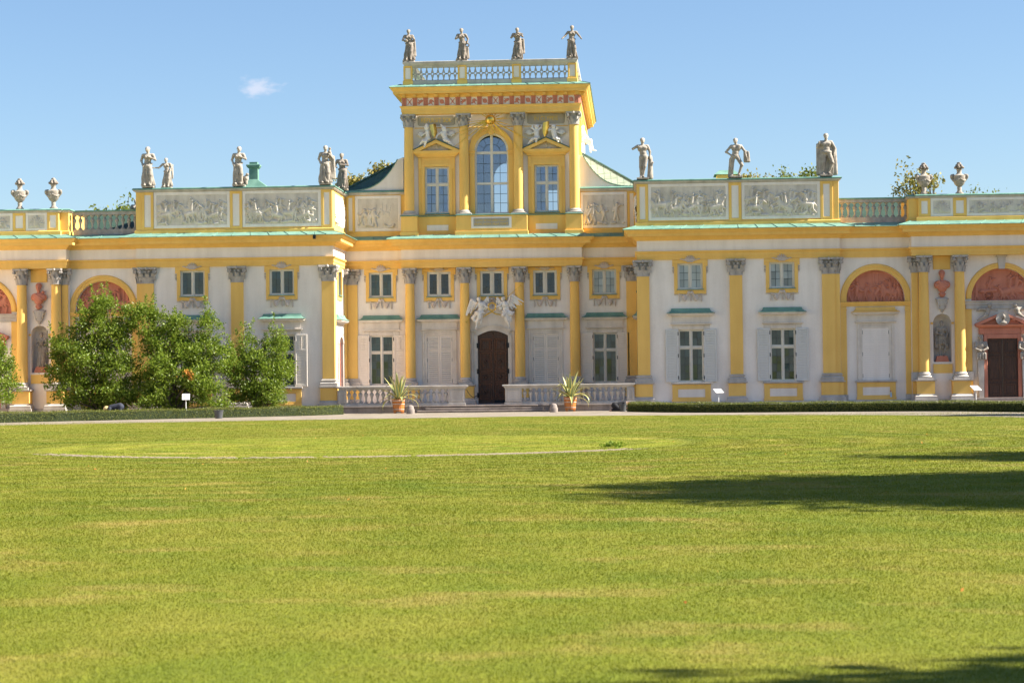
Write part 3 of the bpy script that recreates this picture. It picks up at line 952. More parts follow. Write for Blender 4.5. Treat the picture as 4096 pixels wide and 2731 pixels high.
# ---------------- reliefs: modelled scenes in shallow height
def relief(w, h, seed, amp=.10, mode='battle', step=.026):
    rg = random.Random(seed)
    nx, nz = int(w / step) + 1, int(h / step) + 1
    X, Z = np.meshgrid(np.linspace(0, w, nx), np.linspace(0, h, nz), indexing='ij')
    H = np.zeros_like(X)
    for _ in range(3):
        f = rg.uniform(3, 9)
        H += .004 * np.sin(X * f + rg.random() * 6) * np.sin(Z * f * 1.3 + rg.random() * 6)
    def st(a, b, r, am, r2=None):
        nonlocal H
        ax, az = a; bx, bz = b
        dx, dz = bx - ax, bz - az
        t = np.clip(((X - ax) * dx + (Z - az) * dz) / max(dx * dx + dz * dz, 1e-9), 0, 1)
        rr = r + ((r2 if r2 is not None else r) - r) * t
        d = np.hypot(X - ax - t * dx, Z - az - t * dz) / rr
        H = np.maximum(H, am * np.clip(1 - d * d, 0, 1) ** .6)
    def man(x, z, s, am, lean=0., armup=None):
        d = rg.choice((-1, 1))
        st((x, z + .42 * s), (x + lean * s, z + .72 * s), .11 * s, am)
        st((x + lean * s * 1.3, z + .88 * s), (x + lean * s * 1.3, z + .92 * s), .075 * s, am * 1.1)
        st((x, z + .42 * s), (x - .10 * s, z + .02 * s), .07 * s, am * .8, .045 * s)
        st((x, z + .42 * s), (x + .13 * s, z + .02 * s), .07 * s, am * .8, .045 * s)
        ax_ = x + lean * s
        e = (ax_ + d * .2 * s, z + (.85 if armup else .55) * s)
        st((ax_, z + .72 * s), e, .05 * s, am * .9)
        st(e, (e[0] + d * .15 * s, e[1] + rg.uniform(-.15, .25) * s), .04 * s, am * .8)
        st((ax_, z + .72 * s), (ax_ - d * .2 * s, z + .5 * s), .05 * s, am * .8)
    def horse(x, z, s, d, am, rear=0.):
        c, sn = math.cos(rear), math.sin(rear)
        P = lambda u, v: (x + d * (u * c - v * sn) * s, z + (u * sn + v * c) * s)
        st(P(-.32, .55), P(.28, .58), .19 * s, am)
        st(P(.28, .62), P(.52, .95), .13 * s, am, .08 * s)
        st(P(.52, .97), P(.74, .80), .08 * s, am * 1.1, .05 * s)
        for u, v, w_, q in ((.3, .45, .55, .25), (.25, .42, .2, .0), (-.35, .45, -.25, .0), (-.38, .45, -.6, .05)):
            m_ = (P(u, v)[0] * .5 + P(w_, q)[0] * .5 + d * .07 * s, P(u, v)[1] * .5 + P(w_, q)[1] * .5)
            st(P(u, v), m_, .075 * s, am * .8, .05 * s); st(m_, P(w_, q), .05 * s, am * .7, .035 * s)
        st(P(-.48, .6), P(-.72, .35), .06 * s, am * .6, .03 * s)
        bx, bz = P(.0, .78)
        st((bx, bz), (bx + d * .05 * s, bz + .38 * s), .11 * s, am * 1.15)
        st((bx + d * .06 * s, bz + .55 * s), (bx + d * .06 * s, bz + .58 * s), .075 * s, am * 1.2)
        st((bx, bz), (bx + d * .1 * s, bz - .35 * s), .06 * s, am)
        st((bx, bz + .35 * s), (bx + d * .3 * s, bz + .5 * s), .05 * s, am)
    if mode in ('battle', 'procession'):
        n = int(w * 5)
        for k in range(n):                                  # far crowd
            x = rg.uniform(.1, w - .1); z = h * rg.uniform(.42, .62)
            st((x, z), (x, z + .02), .045, amp * .35); st((x, z - .12), (x, z - .04), .06, amp * .28)
            if rg.random() < .6:
                st((x + .03, z - .1), (x + rg.uniform(-.1, .2), z + .4), .012, amp * .3)
        if mode == 'battle':
            for k in range(int(w * 1.5)):
                x = w * (k + .5) / int(w * 1.5) + rg.uniform(-.12, .12)
                horse(x, h * rg.uniform(.22, .36), h * rg.uniform(.36, .45), rg.choice((-1, 1, 1)), amp * rg.uniform(.6, .85), rg.uniform(0, .5))
            for k in range(int(w * 1.1)):
                x = w * (k + .5) / int(w * 1.1) + rg.uniform(-.15, .15)
                horse(x, h * rg.uniform(.03, .12), h * rg.uniform(.46, .56), rg.choice((-1, 1)), amp * rg.uniform(.85, 1.05), rg.uniform(-.1, .55))
        for k in range(int(w * (2.2 if mode == 'battle' else 3))):
            x = rg.uniform(.15, w - .15)
            man(x, h * rg.uniform(.04, .15), h * rg.uniform(.38, .5) * (1 if mode == 'battle' else 1.35), amp * rg.uniform(.8, 1.), rg.uniform(-.2, .2), rg.random() < .5)
        for k in range(int(w * 3)):
            x = rg.uniform(.05, w - .05); z = h * rg.uniform(.02, .12)
            st((x, z), (x + rg.uniform(-.25, .25), z + rg.uniform(-.02, .06)), rg.uniform(.03, .09), amp * .75)
    elif mode == 'trophy':
        cx = w / 2
        st((cx, h * .3), (cx, h * .6), h * .20, amp); st((cx, h * .86), (cx, h * .9), h * .10, amp)
        for a in np.linspace(.3, 2.8, 9):
            st((cx, h * .35), (cx + math.cos(a) * w * .45, h * .2 + math.sin(a) * h * .6), .022, amp * .6, .035)
        for k in range(10):
            x = rg.uniform(.1, w - .1); st((x, h * .15), (x + rg.uniform(-.1, .1), h * .28), .07, amp * .6)
    elif mode == 'scene':
        for k in range(3):
            x = w * (.12 + .36 * k)
            st((x, 0), (x, h * .9), .05, amp * .35); st((x + .2, 0), (x + .2, h * .9), .05, amp * .35)
            st((x - .08, h * .9), (x + .28, h * .9), .05, amp * .5)
        for k in range(int(w * 2.6)):
            man(w * (k + .5) / int(w * 2.6) + rg.uniform(-.1, .1), h * .03, h * rg.uniform(.5, .62), amp, rg.uniform(-.2, .2), rg.random() < .5)
        horse(w * .72, h * .03, h * .5, -1, amp, .2)
    elif mode == 'chariot':
        for a in np.linspace(0, 2 * math.pi, 33)[:-1]:
            a2 = a + math.pi / 16
            st((w * .30 + .25 * math.cos(a), .29 + .25 * math.sin(a)), (w * .30 + .25 * math.cos(a2), .29 + .25 * math.sin(a2)), .035, amp)
        for a in np.linspace(0, math.pi, 6)[:-1]:
            st((w * .30 - .25 * math.cos(a), .29 - .25 * math.sin(a)), (w * .30 + .25 * math.cos(a), .29 + .25 * math.sin(a)), .02, amp * .8)
        st((w * .18, .5), (w * .42, .55), .09, amp * .9); man(w * .30, .5, .75, amp, .1, True); man(w * .52, .03, .8, amp, -.15, True)
        horse(w * .70, .03, .95, 1, amp, .25); horse(w * .82, .08, .95, 1, amp * .8, .3)
        man(w * .62, h * .5, .6, amp * .7, .2); man(w * .1, .05, .8, amp * .7)
    idx = np.arange(nx * nz).reshape(nx, nz)
    F = np.stack([idx[:-1, :-1], idx[1:, :-1], idx[1:, 1:], idx[:-1, 1:]], -1).reshape(-1, 4)
    V = np.stack([X, -H, Z], -1).reshape(-1, 3)
    return np_mesh('relief_panel', V, F, True)

def relief_panel(x0, x1, z0, z1, y, seed, mat='relief', mode='battle', amp=.10, parent=palace):
    me = relief(x1 - x0, z1 - z0, seed, amp, mode)
    me.materials.append(M[mat])
    return inst(me, 'relief_panel', parent, (x0, y, z0))

def lunette(xc, r, zb, y, seed, mode, s):
    """terracotta scene filling an arch head"""
    rise = r
    me = relief(2 * r, r + .2, seed, .13, mode)
    me.materials.append(M['terracotta'])
    return inst(me, 'lunette_relief', palace, (s * xc - r, y, zb))

def arch_ring(xc, zc, ri, ro, y0, y1, mat, s, stilt=0.):
    n = 36
    mb = MB()
    steps = [(ro, y0 + .03), (ro - .05, y0 - .02), (ro - .13, y0 - .025), (ro - .15, y0 + .01), (ri + .02, y0 + .015), (ri, y0 + .04), (ri, y1), (ro, y1)]
    ang = [math.pi * k / n for k in range(n + 1)]
    vs = []
    pts = ([(-1, -stilt)] if stilt else []) + [(a,) for a in ang] + ([(1, -stilt)] if stilt else [])
    for q in pts:
        for r_, y in steps:
            if len(q) == 2:
                vs.append((xc + q[0] * r_, y, zc + q[1]))
            else:
                vs.append((xc - math.cos(q[0]) * r_, y, zc + math.sin(q[0]) * r_))
    p = len(steps)
    fs = [(i * p + j, (i + 1) * p + j, (i + 1) * p + (j + 1) % p, i * p + (j + 1) % p) for i in range(len(pts) - 1) for j in range(p)]
    mb.add(vs, fs)
    return part(mb, 'arch', mat, s, smooth=True, angle=25)

# ---------------- main entablature: one run of mouldings round the whole front
MAIN = [(-29.5, -.35), (-21.25, -.35), (-21.25, .28), (-17.75, .28), (-17.75, .02), (-7.66, .02), (-7.66, 4.85), (-4.70, 4.85), (-4.70, 4.35),
        (4.80, 4.35), (4.80, 4.85), (7.66, 4.85), (7.66, .02), (17.75, .02), (17.75, .28), (21.25, .28), (21.25, -.35), (29.5, -.35)]
MB().sweep(MAIN, [(-.5, 7.452), (0, 7.452), (0, 7.60), (.025, 7.602), (.025, 7.76), (.05, 7.775), (.075, 7.80), (.10, 7.83), (.10, 7.888), (-.1, 7.888)]).build('architrave', 'yellow', palace)
MB().sweep(MAIN, [(-.5, 7.889), (.0, 7.889), (.0, 8.409), (-.5, 8.409)]).build('frieze', 'white', palace)
MB().sweep(MAIN, [(-.5, 8.41), (.02, 8.41), (.05, 8.44), (.06, 8.48), (.10, 8.485), (.12, 8.52), (.18, 8.56), (.20, 8.60), (.45, 8.605), (.46, 8.62), (.46, 8.76), (.49, 8.765), (.53, 8.80), (.60, 8.86), (.635, 8.90), (.64, 8.95), (-.5, 8.952)]).build('cornice', 'yellow', palace)

def sheets(path, p0, z0, p1, z1, mat, name='copper_sheet', size=.95, loop=False):
    """sloping copper flashing laid sheet by sheet, each with its raised seam"""
    P = mitre(path, loop)
    m = len(P)
    for i in range(m if loop else m - 1):
        a, b = P[i], P[(i + 1) % m]
        A0 = Vector((a[0] + a[2] * p0, a[1] + a[3] * p0, z0)); A1 = Vector((a[0] + a[2] * p1, a[1] + a[3] * p1, z1))
        B0 = Vector((b[0] + b[2] * p0, b[1] + b[3] * p0, z0)); B1 = Vector((b[0] + b[2] * p1, b[1] + b[3] * p1, z1))
        L = (A0 - B0).length
        if L < .12:
            continue
        n = max(1, round(L / size))
        th = Vector((0, 0, -.022))
        for k in range(n):
            t0, t1 = k / n, (k + 1) / n
            g = .004 / L if n > 1 else 0
            q0, q1 = A0.lerp(B0, t0 + g), A0.lerp(B0, t1 - g)
            r0, r1 = A1.lerp(B1, t0 + g), A1.lerp(B1, t1 - g)
            dz = Vector((0, 0, random.uniform(-.006, .006)))
            mb = MB()
            mb.add([q0 + th, q1 + th, r1 + th, r0 + th, q0 + dz, q1 - dz, r1, r0], [(4, 5, 6, 7), (3, 2, 1, 0), (0, 1, 5, 4), (1, 2, 6, 5), (2, 3, 7, 6), (3, 0, 4, 7)])
            d = (q1 - q0).normalized() * .018
            up = Vector((0, 0, .028))
            mb.add([q0, q0 + d, r0 + d, r0, q0 + up, q0 + d + up, r0 + d + up, r0 + up], [(4, 5, 6, 7), (0, 1, 5, 4), (1, 2, 6, 5), (2, 3, 7, 6), (3, 0, 4, 7)])
            mb.build(name, mat, palace)
sheets(MAIN, .70, 8.955, .02, 9.17, 'copper')

# ---------------- both wings, mirrored
for s in (1, -1):
    # projecting pavilion
    holes = [(10.305 - .625, 10.305 + .625, 5.97, 7.26, 0), (10.305 - .625, 10.305 + .625, 1.33, 3.945, 0), (14.875 - .625, 14.875 + .625, 5.97, 7.26, 0), (14.875 - .625, 14.875 + .625, 1.33, 3.945, 0)]
    part(wall_mb(7.72, 17.75, GZ, 7.46, .10, .4, holes), 'wall', 'white', s)
    for x in (10.305, 14.875):
        upper_window(s * x, .10, 'glass_sky_tint' if s > 0 else 'glass')
        lower_window(s * x, .10, 'glass', 'shutter_grey' if s > 0 else 'shutter')
        apron(s * x, .10)
    pilaster(7.63, 8.26, 0, .12, s)
    pilaster(12.265, 12.895, 0, .12, s)
    pilaster(16.86, 17.49, 0, .12, s, (17.49, 17.74, .06))
    # plinth course along the wing
    pl = [(7.74, .10), (17.75, .10), (17.75, .36), (21.25, .36), (21.25, .12), (24.0, .12)]
    part(MB().sweep(pl, [(.13, GZ), (.13, .30), (.10, .345), (0, .35)]), 'plinth', 'stone', s)
    # return wall towards the recess, with its door
    rw = MB()
    q = wall_mb(.1, 4.9, GZ, 7.46, 0, .35, [(1.8, 3.2, .3, 3.5, .35), (1.8, 3.2, 5.97, 7.26, 0)])
    rw.v = [(7.72 + y, x, z) for x, y, z in q.v]; rw.f = q.f
    part(rw, 'return_wall', 'white', s)
    d = part(MB().box(7.80, 7.86, 1.8, 3.2, .3, 3.86), 'side_door', 'door_red', s)
    for k in range(3):
        for j in range(2):
            part(MB().box(7.77, 7.81, 1.9 + j * .65, 2.45 + j * .65, .45 + k * 1.1, 1.4 + k * 1.1), 'door_panel', 'door_red', s, d)
    fr = MB()
    for y0, y1 in ((1.55, 1.8), (3.2, 3.45)):
        fr.box(7.64, 7.74, y0, y1, .3, 3.55)
    n = 14
    for k in range(n):
        a, b = math.pi * k / n, math.pi * (k + 1) / n
        P_ = lambda r, rz, t: (2.5 - r * math.cos(t), 3.5 + rz * math.sin(t))
        fr.prism_x([P_(.70, .35, a), P_(.70, .35, b), P_(.97, .62, b), P_(.97, .62, a)], 7.62, 7.74)
    part(fr, 'door_surround', 'stone', s)
    ho = part(MB().sweep([(7.72, 3.75), (7.66, 3.75), (7.66, 1.25), (7.72, 1.25)], [(-.02, 4.55), (.05, 4.56), (.22, 4.62), (.25, 4.70), (-.02, 4.70)]), 'door_hood', 'stone', s)
    part(MB().sweep([(7.72, 3.75), (7.66, 3.75), (7.66, 1.25), (7.72, 1.25)], [(.27, 4.702), (.27, 4.72), (.14, 4.79), (.07, 4.88), (.04, 4.98), (-.02, 4.99)]), 'canopy', 'copper', s, ho)
    wf = MB()
    for y0, y1, z0, z1 in ((1.65, 1.84, 5.73, 7.44), (3.16, 3.35, 5.73, 7.44), (1.84, 3.16, 7.22, 7.44), (1.84, 3.16, 5.73, 5.96)):
        wf.box(7.67, 7.75, y0, y1, z0, z1)
    su = part(wf, 'window_surround', 'yellow', s)
    part(MB().box(7.60, 7.80, 1.78, 3.22, 5.95, 5.99), 'sill', 'copper', s, su)
    part(MB().box(7.85, 7.87, 1.84, 3.16, 5.97, 7.22), 'pane', 'glass', s, su)
    # pilasters of the return and of the recess corner
    for y0, y1 in ((.12, .64), (4.26, 4.82)):
        o = part(MB().box(7.63, 7.74, y0, y1, 1.69, Z_SH), 'pilaster', 'yellow', s)
        path = [(7.74, y1), (7.63, y1), (7.63, y0), (7.74, y0)]
        part(MB().sweep(path, BASE_PROF[::-1]), 'base', 'stone', s, o)
        pedestal_parts(path, o, s)
        c = pilaster_capital(y1 - y0, Z_ARC - Z_SH - .004, .12)
        c.xf(Matrix.Translation((7.63, (y0 + y1) / 2, Z_SH + .002)) @ Matrix.Rotation(-math.pi / 2, 4, 'Z'))
        part(c, 'capital', 'capital', s, o, True, 50)
    pilaster(7.08, 7.62, 4.80, 4.92, s)

    # arch bay between pavilion and outer block
    AX, AR, AO, AZ = 19.53, 1.44, 1.76, 5.36
    part(wall_mb(17.75, 21.25, GZ, 7.46, .36, .4, [(AX - AR, AX + AR, 5.22, AZ, AR)]), 'wall', 'white', s)
    lunette(AX, AR + .02, 5.2, .62, 21 + s, 'scene', s)
    arch_ring(AX, AZ, AR, AO, .30, .45, 'yellow', s, .14)
    part(MB().sweep([(17.76, .36), (17.76, .26), (18.09, .26), (18.09, .33), (20.97, .33), (20.97, .26), (21.30, .26), (21.30, .36)], [(0, 5.0), (.01, 5.0), (.015, 5.05), (.05, 5.07), (.05, 5.12), (.09, 5.16), (.11, 5.22), (0, 5.23)]), 'impost', 'yellow', s)
    for xa, xb in ((17.76, 18.07), (20.98, 21.30)):
        o = part(MB().bbox(xa, xb, .27, .38, .60, 4.998).bbox(xa - .015, xb + .015, .255, .38, 4.80, 4.86), 'arch_pier', 'yellow', s)
        part(MB().bbox(xa - .03, xb + .03, .20, .38, .35, .60), 'base', 'stone', s, o)
    closed_window(s * 19.50, .36, 'shutter_grey' if s > 0 else 'shutter', True)
    apron(s * 19.50, .36)

    # outer block with paired columns, niche and portal
    part(wall_mb(21.25, 29.5, GZ, 7.46, .12, .4, [(22.32, 23.22, 2.18, 4.12, .45), (25.72 - 1.5, 25.72 + 1.5, 5.18, 5.30, 1.5), (24.95, 26.45, .39, 3.31, 0)]), 'wall', 'white', s)
    # niche hollow
    nb = MB()
    n = 12
    cur = [(22.77 - .45 * math.cos(math.pi * k / n), .52 + .42 * math.sin(math.pi * k / n)) for k in range(n + 1)]
    vs = [(x, y, z) for z in (2.18, 4.12) for x, y in cur]
    nb.add(vs, [(k, k + 1, k + 1 + n + 1, k + n + 1) for k in range(n)])
    for j in range(6):
        a, b = j / 6 * math.pi / 2, (j + 1) / 6 * math.pi / 2
        ra, rb = math.cos(a), math.cos(b)
        va = [(22.77 + (x - 22.77) * ra, .5 + (y - .5) * ra, 4.12 + .45 * math.sin(a)) for x, y in cur]
        vb = [(22.77 + (x - 22.77) * rb, .5 + (y - .5) * rb, 4.12 + .45 * math.sin(b)) for x, y in cur]
        nb.add(va + vb, [(k, k + 1, k + 1 + n + 1, k + n + 1) for k in range(n)])
    nb.prism_z(cur, 2.1, 2.18)
    part(nb, 'niche', 'white', s, smooth=True)
    part(MB().bbox(22.20, 22.32, .08, .14, 4.06, 4.16).bbox(23.22, 23.34, .08, .14, 4.06, 4.16), 'niche_band', 'yellow', s)
    part(MB().bbox(22.30, 23.24, .06, .14, 1.63, 2.08), 'wall_panel', 'yellow', s)
    part(MB().bbox(22.36, 23.2, .06, .14, 6.78, 7.45), 'wall_panel', 'yellow', s)
    for cx_, strip in ((21.85, (21.28, 21.60)), (23.62, (23.88, 24.22))):
        co = column(cx_, -.10, 1.69, Z_SH, Z_ARC, .27, s)
        path = [(cx_ - .33, .14), (cx_ - .33, -.36), (cx_ + .33, -.36), (cx_ + .33, .14)]
        pedestal_parts(path, co, s)
        o = part(MB().bbox(strip[0], strip[1], .03, .14, 1.69, Z_SH if cx_ < 22 else 5.0), 'pilaster', 'yellow', s)
        part(MB().bbox(strip[0] - .02, strip[1] + .02, .0, .14, .6, 1.23), 'pedestal', 'yellow', s, o)
        part(MB().bbox(strip[0] - .08, strip[1] + .05, -.06, .14, 1.232, 1.69), 'base', 'stone', s, o)
        part(MB().bbox(strip[0] - .08, strip[1] + .05, -.06, .14, .2, .6), 'plinth_block', 'stone', s, o)
        if cx_ < 22:
            c = pilaster_capital(.34, Z_ARC - Z_SH - .004, .12)
            c.xf(Matrix.Translation((21.42, .03, Z_SH + .002)))
            part(c, 'capital', 'capital', s, o, True, 50)
    # bracket for the bust
    bk = sdf_mesh('bracket', [ell((0, 0, .62), (.34, .18, .09)), ell((0, 0, .45), (.27, .15, .2)), ell((0, 0, .22), (.16, .11, .2)), ell((0, 0, .03), (.07, .06, .1))]
                  + [cap((x, -.12, .58), (x * .6, -.08, .12), .035, .02) for x in (-.24, -.12, 0, .12, .24)], .028, .03)
    bk.materials.append(M['stone'])
    o = inst(bk, 'bust_bracket', palace, (s * 22.77, .08, 4.68))
    MB().bbox(s * 22.77 - .45, s * 22.77 + .45, -.20, .14, 5.34, 5.44).bbox(s * 22.77 - .26, s * 22.77 + .26, -.14, .14, 5.44, 5.52).build('shelf', 'stone', o)
    # portal under its arch
    PX = 25.70
    lunette(25.72, 1.52, 5.16, .40, 31 + s, 'chariot', s)
    arch_ring(25.72, 5.30, 1.5, 1.78, .06, .2, 'yellow', s)
    part(MB().sweep([(23.94, .14), (23.94, -.02), (24.28, -.02), (24.28, .07), (27.2, .07), (27.2, -.02), (27.55, -.02), (27.55, .14)], [(0, 4.79), (.02, 4.79), (.02, 4.98), (.05, 5.0), (.06, 5.1), (.12, 5.16), (.12, 5.19), (0, 5.2)]), 'impost', 'stone', s)
    part(MB().prism([(25.58, 6.76), (25.86, 6.76), (25.94, 7.44), (25.50, 7.44)], -.02, .12).bbox(25.45, 25.99, -.06, .12, 7.36, 7.449), 'keystone', 'stone', s)
    pf = MB()
    frame4(pf, 24.78, 26.62, .39, 3.52, .17, -.04, .16, top=.21, bot=.001)
    pf.bbox(24.55, 24.80, -.05, .14, 3.525, 3.85).bbox(26.60, 26.85, -.05, .14, 3.525, 3.85).bbox(24.80, 26.60, -.02, .14, 3.525, 3.85)
    pf.sweep(u_path(24.55, 26.85, .1, .16), [(0, 3.852), (.06, 3.86), (.17, 3.93), (.20, 4.0), (0, 4.002)])
    for sd in (-1, 1):
        xo, xi = PX + sd * 1.36, PX + sd * .28
        pf.prism([(xo, 4.004), (xo - sd * .02, 4.06), (xi, 4.50), (xi, 4.36), (xo - sd * .30, 4.004)][::sd], -.22, .1)
    po = part(pf, 'portal', 'terracotta', s)
    part(MB().prism([(PX - 1.0, 4.005), (PX + 1.0, 4.005), (PX + .2, 4.36), (PX - .2, 4.36)], -.03, .12), 'tympanum', 'terracotta', s, po)
    dr = MB().box(24.95, 25.695, .08, .14, .39, 3.31).box(25.705, 26.45, .08, .14, .39, 3.31)
    d = part(dr, 'portal_door', 'door', s)
    for j in range(2):
        for z0, z1 in ((.52, 1.1), (1.22, 2.45), (2.57, 3.2)):
            fq = MB()
            frame4(fq, 25.03 + j * .755, 25.62 + j * .755, z0, z1, .09, .05, .085)
            part(fq, 'door_panel', 'door', s, d)
    for sd in (-1, 1):
        part(MB().prism([(PX + sd * 1.20, .39), (PX + sd * .96, .39), (PX + sd * .93, 2.3), (PX + sd * 1.25, 2.3)][::sd], -.16, .12), 'herm_shaft', 'stone', s)
    part(MB().bbox(24.0, 27.4, -.75, .12, GZ, .22).bbox(24.25, 27.15, -.42, .12, .22, .385), 'portal_step', 'dark_stone', s)

    # ---- attic storey of the pavilion
    PPs = [(7.68, 5.1), (7.68, .06), (17.72, .06), (17.72, 7.0)]
    part(MB().sweep(PPs, [(-.4, 9.0), (.09, 9.0), (.09, 9.30), (.05, 9.35), (0, 9.352), (0, 11.27), (-.4, 11.27)]), 'attic_wall', 'yellow', s)
    part(MB().sweep(PPs, [(-.45, 11.272), (.03, 11.272), (.06, 11.30), (.12, 11.32), (.14, 11.37), (.14, 11.385), (-.45, 11.387)]), 'coping', 'stone', s)
    part(MB().sweep(PPs, [(-.5, 11.40), (-.5, 11.47), (-.15, 11.50), (.12, 11.475), (.18, 11.44), (.18, 11.388), (-.5, 11.389)]), 'coping_flashing', 'copper', s, smooth=True)
    for xa, xb in ((7.69, 8.25), (12.28, 12.91), (16.83, 17.44)):
        fq = MB()
        frame4(fq, xa, xb, 9.354, 11.268, .14, .0, .07)
        o = part(fq, 'attic_pier', 'yellow', s)
        part(MB().box(xa + .135, xb - .135, .035, .07, 9.48, 11.14), 'pier_panel', 'white', s, o)
    part(MB().bbox(17.44, 17.74, .03, .07, 9.354, 11.268), 'attic_pier', 'yellow', s)
    for k, (xa, xb) in enumerate(((8.25, 12.28), (12.91, 16.83))):
        fq = MB()
        frame4(fq, xa + .005, xb - .005, 9.42, 11.262, .155, .025, .07)
        part(fq, 'panel_frame', 'white', s)
        a, b = (xa + .15, xb - .15) if s > 0 else (-xb + .15, -xa - .15)
        relief_panel(a, b, 9.57, 11.11, .055, 100 + 7 * k + (0 if s > 0 else 50), amp=.14)
    # relief on the inner return
    me = relief(3.0, 1.55, 140 + s, .12, 'battle'); me.materials.append(M['relief'])
    inst(me, 'relief_panel', palace, (s * 7.675, 1.0 if s < 0 else 4.0, 9.56), (0, 0, R(90) if s < 0 else R(-90)))

    # ---- balustrade over the arch bay and parapet of the outer block
    bl = MB()
    bl.box(17.8, 21.3, .70, .98, 9.0, 9.47).box(17.8, 21.3, .66, 1.02, 10.22, 10.38)
    o = part(bl, 'roof_balustrade', 'capital', s)
    part(MB().box(17.8, 21.3, .60, 1.06, 10.382, 10.45), 'coping_flashing', 'copper', s, o)
    part(MB().prism_x([(1.6, 9.3), (9.0, 10.95), (9.0, 10.9), (1.6, 9.2)], 17.3, 29.5), 'roof', 'roof_green', s)
    for k in range(11):
        bx = 17.98 + k * .315
        inst(BALUSTER_GREY, 'baluster', o, (s * bx, .84, 9.47), scale=(1, 1, .75 / .68))
    part(MB().sweep([(21.62, 3.0), (21.62, -.30), (29.5, -.30)], [(-.4, 9.0), (.1, 9.0), (.1, 9.34), (.06, 9.38), (0, 9.382), (0, 10.30), (-.4, 10.30)]), 'parapet', 'yellow', s)
    part(MB().sweep([(21.18, 3.0), (21.18, -.10), (21.62, -.10)], [(-.4, 9.0), (.06, 9.0), (.06, 9.34), (0, 9.37), (0, 10.30), (-.4, 10.30)]), 'parapet', 'yellow', s)
    CP = [(21.18, 3.0), (21.18, -.10), (21.58, -.10), (21.58, -.30), (29.5, -.30)]
    part(MB().sweep(CP, [(-.3, 10.302), (.03, 10.302), (.08, 10.35), (.10, 10.40), (-.3, 10.402)]), 'coping', 'stone', s)
    part(MB().sweep(CP, [(-.3, 10.404), (.14, 10.404), (.14, 10.44), (.05, 10.49), (-.3, 10.52)]), 'coping_flashing', 'copper', s, smooth=True)
    for xa, xb in ((21.63, 22.22), (23.33, 23.99)):
        fq = MB()
        frame4(fq, xa, xb, 9.384, 10.298, .14, -.35, -.29)
        o = part(fq, 'parapet_pier', 'yellow', s)
        part(MB().box(xa + .135, xb - .135, -.325, -.29, 9.52, 10.16), 'pier_panel', 'white', s, o)
    for k, (xa, xb, md) in enumerate(((22.22, 23.33, 'trophy'), (23.99, 27.3, 'battle'))):
        fq = MB()
        frame4(fq, xa + .005, xb - .005, 9.384, 10.296, .13, -.335, -.29)
        part(fq, 'panel_frame', 'white', s)
        a, b = (xa + .125, xb - .125) if s > 0 else (-xb + .125, -xa - .125)
        relief_panel(a, b, 9.51, 10.17, -.31, 160 + k + s, mode=md, amp=.09)
# ================================================================== recessed centre
CX = .05
WY = 4.90
hol = [(-5.835 - .625, -5.835 + .625, 5.97, 7.26, 0), (-5.835 - .625, -5.835 + .625, 1.33, 3.945, 0), (5.94 - .625, 5.94 + .625, 5.97, 7.26, 0), (5.94 - .625, 5.94 + .625, 1.33, 3.945, 0),
       (-2.765 - .66, -2.765 + .66, 5.97, 7.26, 0), (-2.765 - .66, -2.765 + .66, 1.32, 3.93, 0), (2.825 - .66, 2.825 + .66, 5.97, 7.26, 0), (2.825 - .66, 2.825 + .66, 1.32, 3.93, 0),
       (CX - .80, CX + .80, 5.97, 7.26, 0), (CX - .80, CX + .80, .28, 3.88, .25)]
wall_mb(-7.72, 7.72, GZ, 7.46, WY, .4, hol).build('wall', 'white', palace)
upper_window(-5.835, WY, 'glass')
upper_window(5.94, WY, 'glass_sky_tint')
for x in (-2.765, CX - .015, 2.825):
    upper_window(x, WY, 'glass_dark', False, True)
lower_window(-5.835, WY, 'glass', 'shutter')
lower_window(5.94, WY, 'glass', 'shutter')
closed_window(-2.765, WY, 'shutter')
closed_window(2.825, WY, 'shutter')
for x in (-5.835, -2.765, 2.825, 5.94):
    MB().bbox(x - 1.0, x + 1.0, WY - .14, WY + .08, 1.235, 1.31).build('sill', 'stone', palace)
    MB().bbox(x - .90, x + .90, WY - .03, WY + .02, .42, 1.15).build('apron_panel', 'white', palace)
COLX = (CX - 4.33, CX - 1.44, CX + 1.44, CX + 4.33)
for x in COLX:
    co = column(x, 4.62, 1.69, Z_SH, Z_ARC, .265)
    pedestal_parts([(x - .33, WY), (x - .33, 4.34), (x + .33, 4.34), (x + .33, WY)], co)
# great door
ds = MB()
for sd in (-1, 1):
    ds.bbox(*sorted((CX + sd * 1.0, CX + sd * .80)), WY - .10, WY + .05, .28, 3.9)
    ds.bbox(*sorted((CX + sd * 1.14, CX + sd * 1.0)), WY - .05, WY + .02, .28, 4.1)
    ds.bbox(*sorted((CX + sd * 1.2, CX + sd * .86)), WY - .16, WY + .02, 4.1, 4.18)
n = 16
for k in range(n):
    a, b = -1 + 2 * k / n, -1 + 2 * (k + 1) / n
    lo = lambda t: (CX + t * .80, 3.87 + .26 * math.cos(t * math.pi / 2))
    hi = lambda t: (CX + t * .95, 4.10 + .26 * math.cos(t * math.pi / 2) ** 1.2)
    ds.prism([lo(a), lo(b), hi(b), hi(a)], WY - .11, WY + .03)
    h2 = lambda t: (CX + t * .98, 4.17 + .26 * math.cos(t * math.pi / 2) ** 1.2)
    ds.prism([hi(a), hi(b), h2(b), h2(a)], WY - .17, WY + .03)
ds.build('door_surround', 'stone_pale', palace)
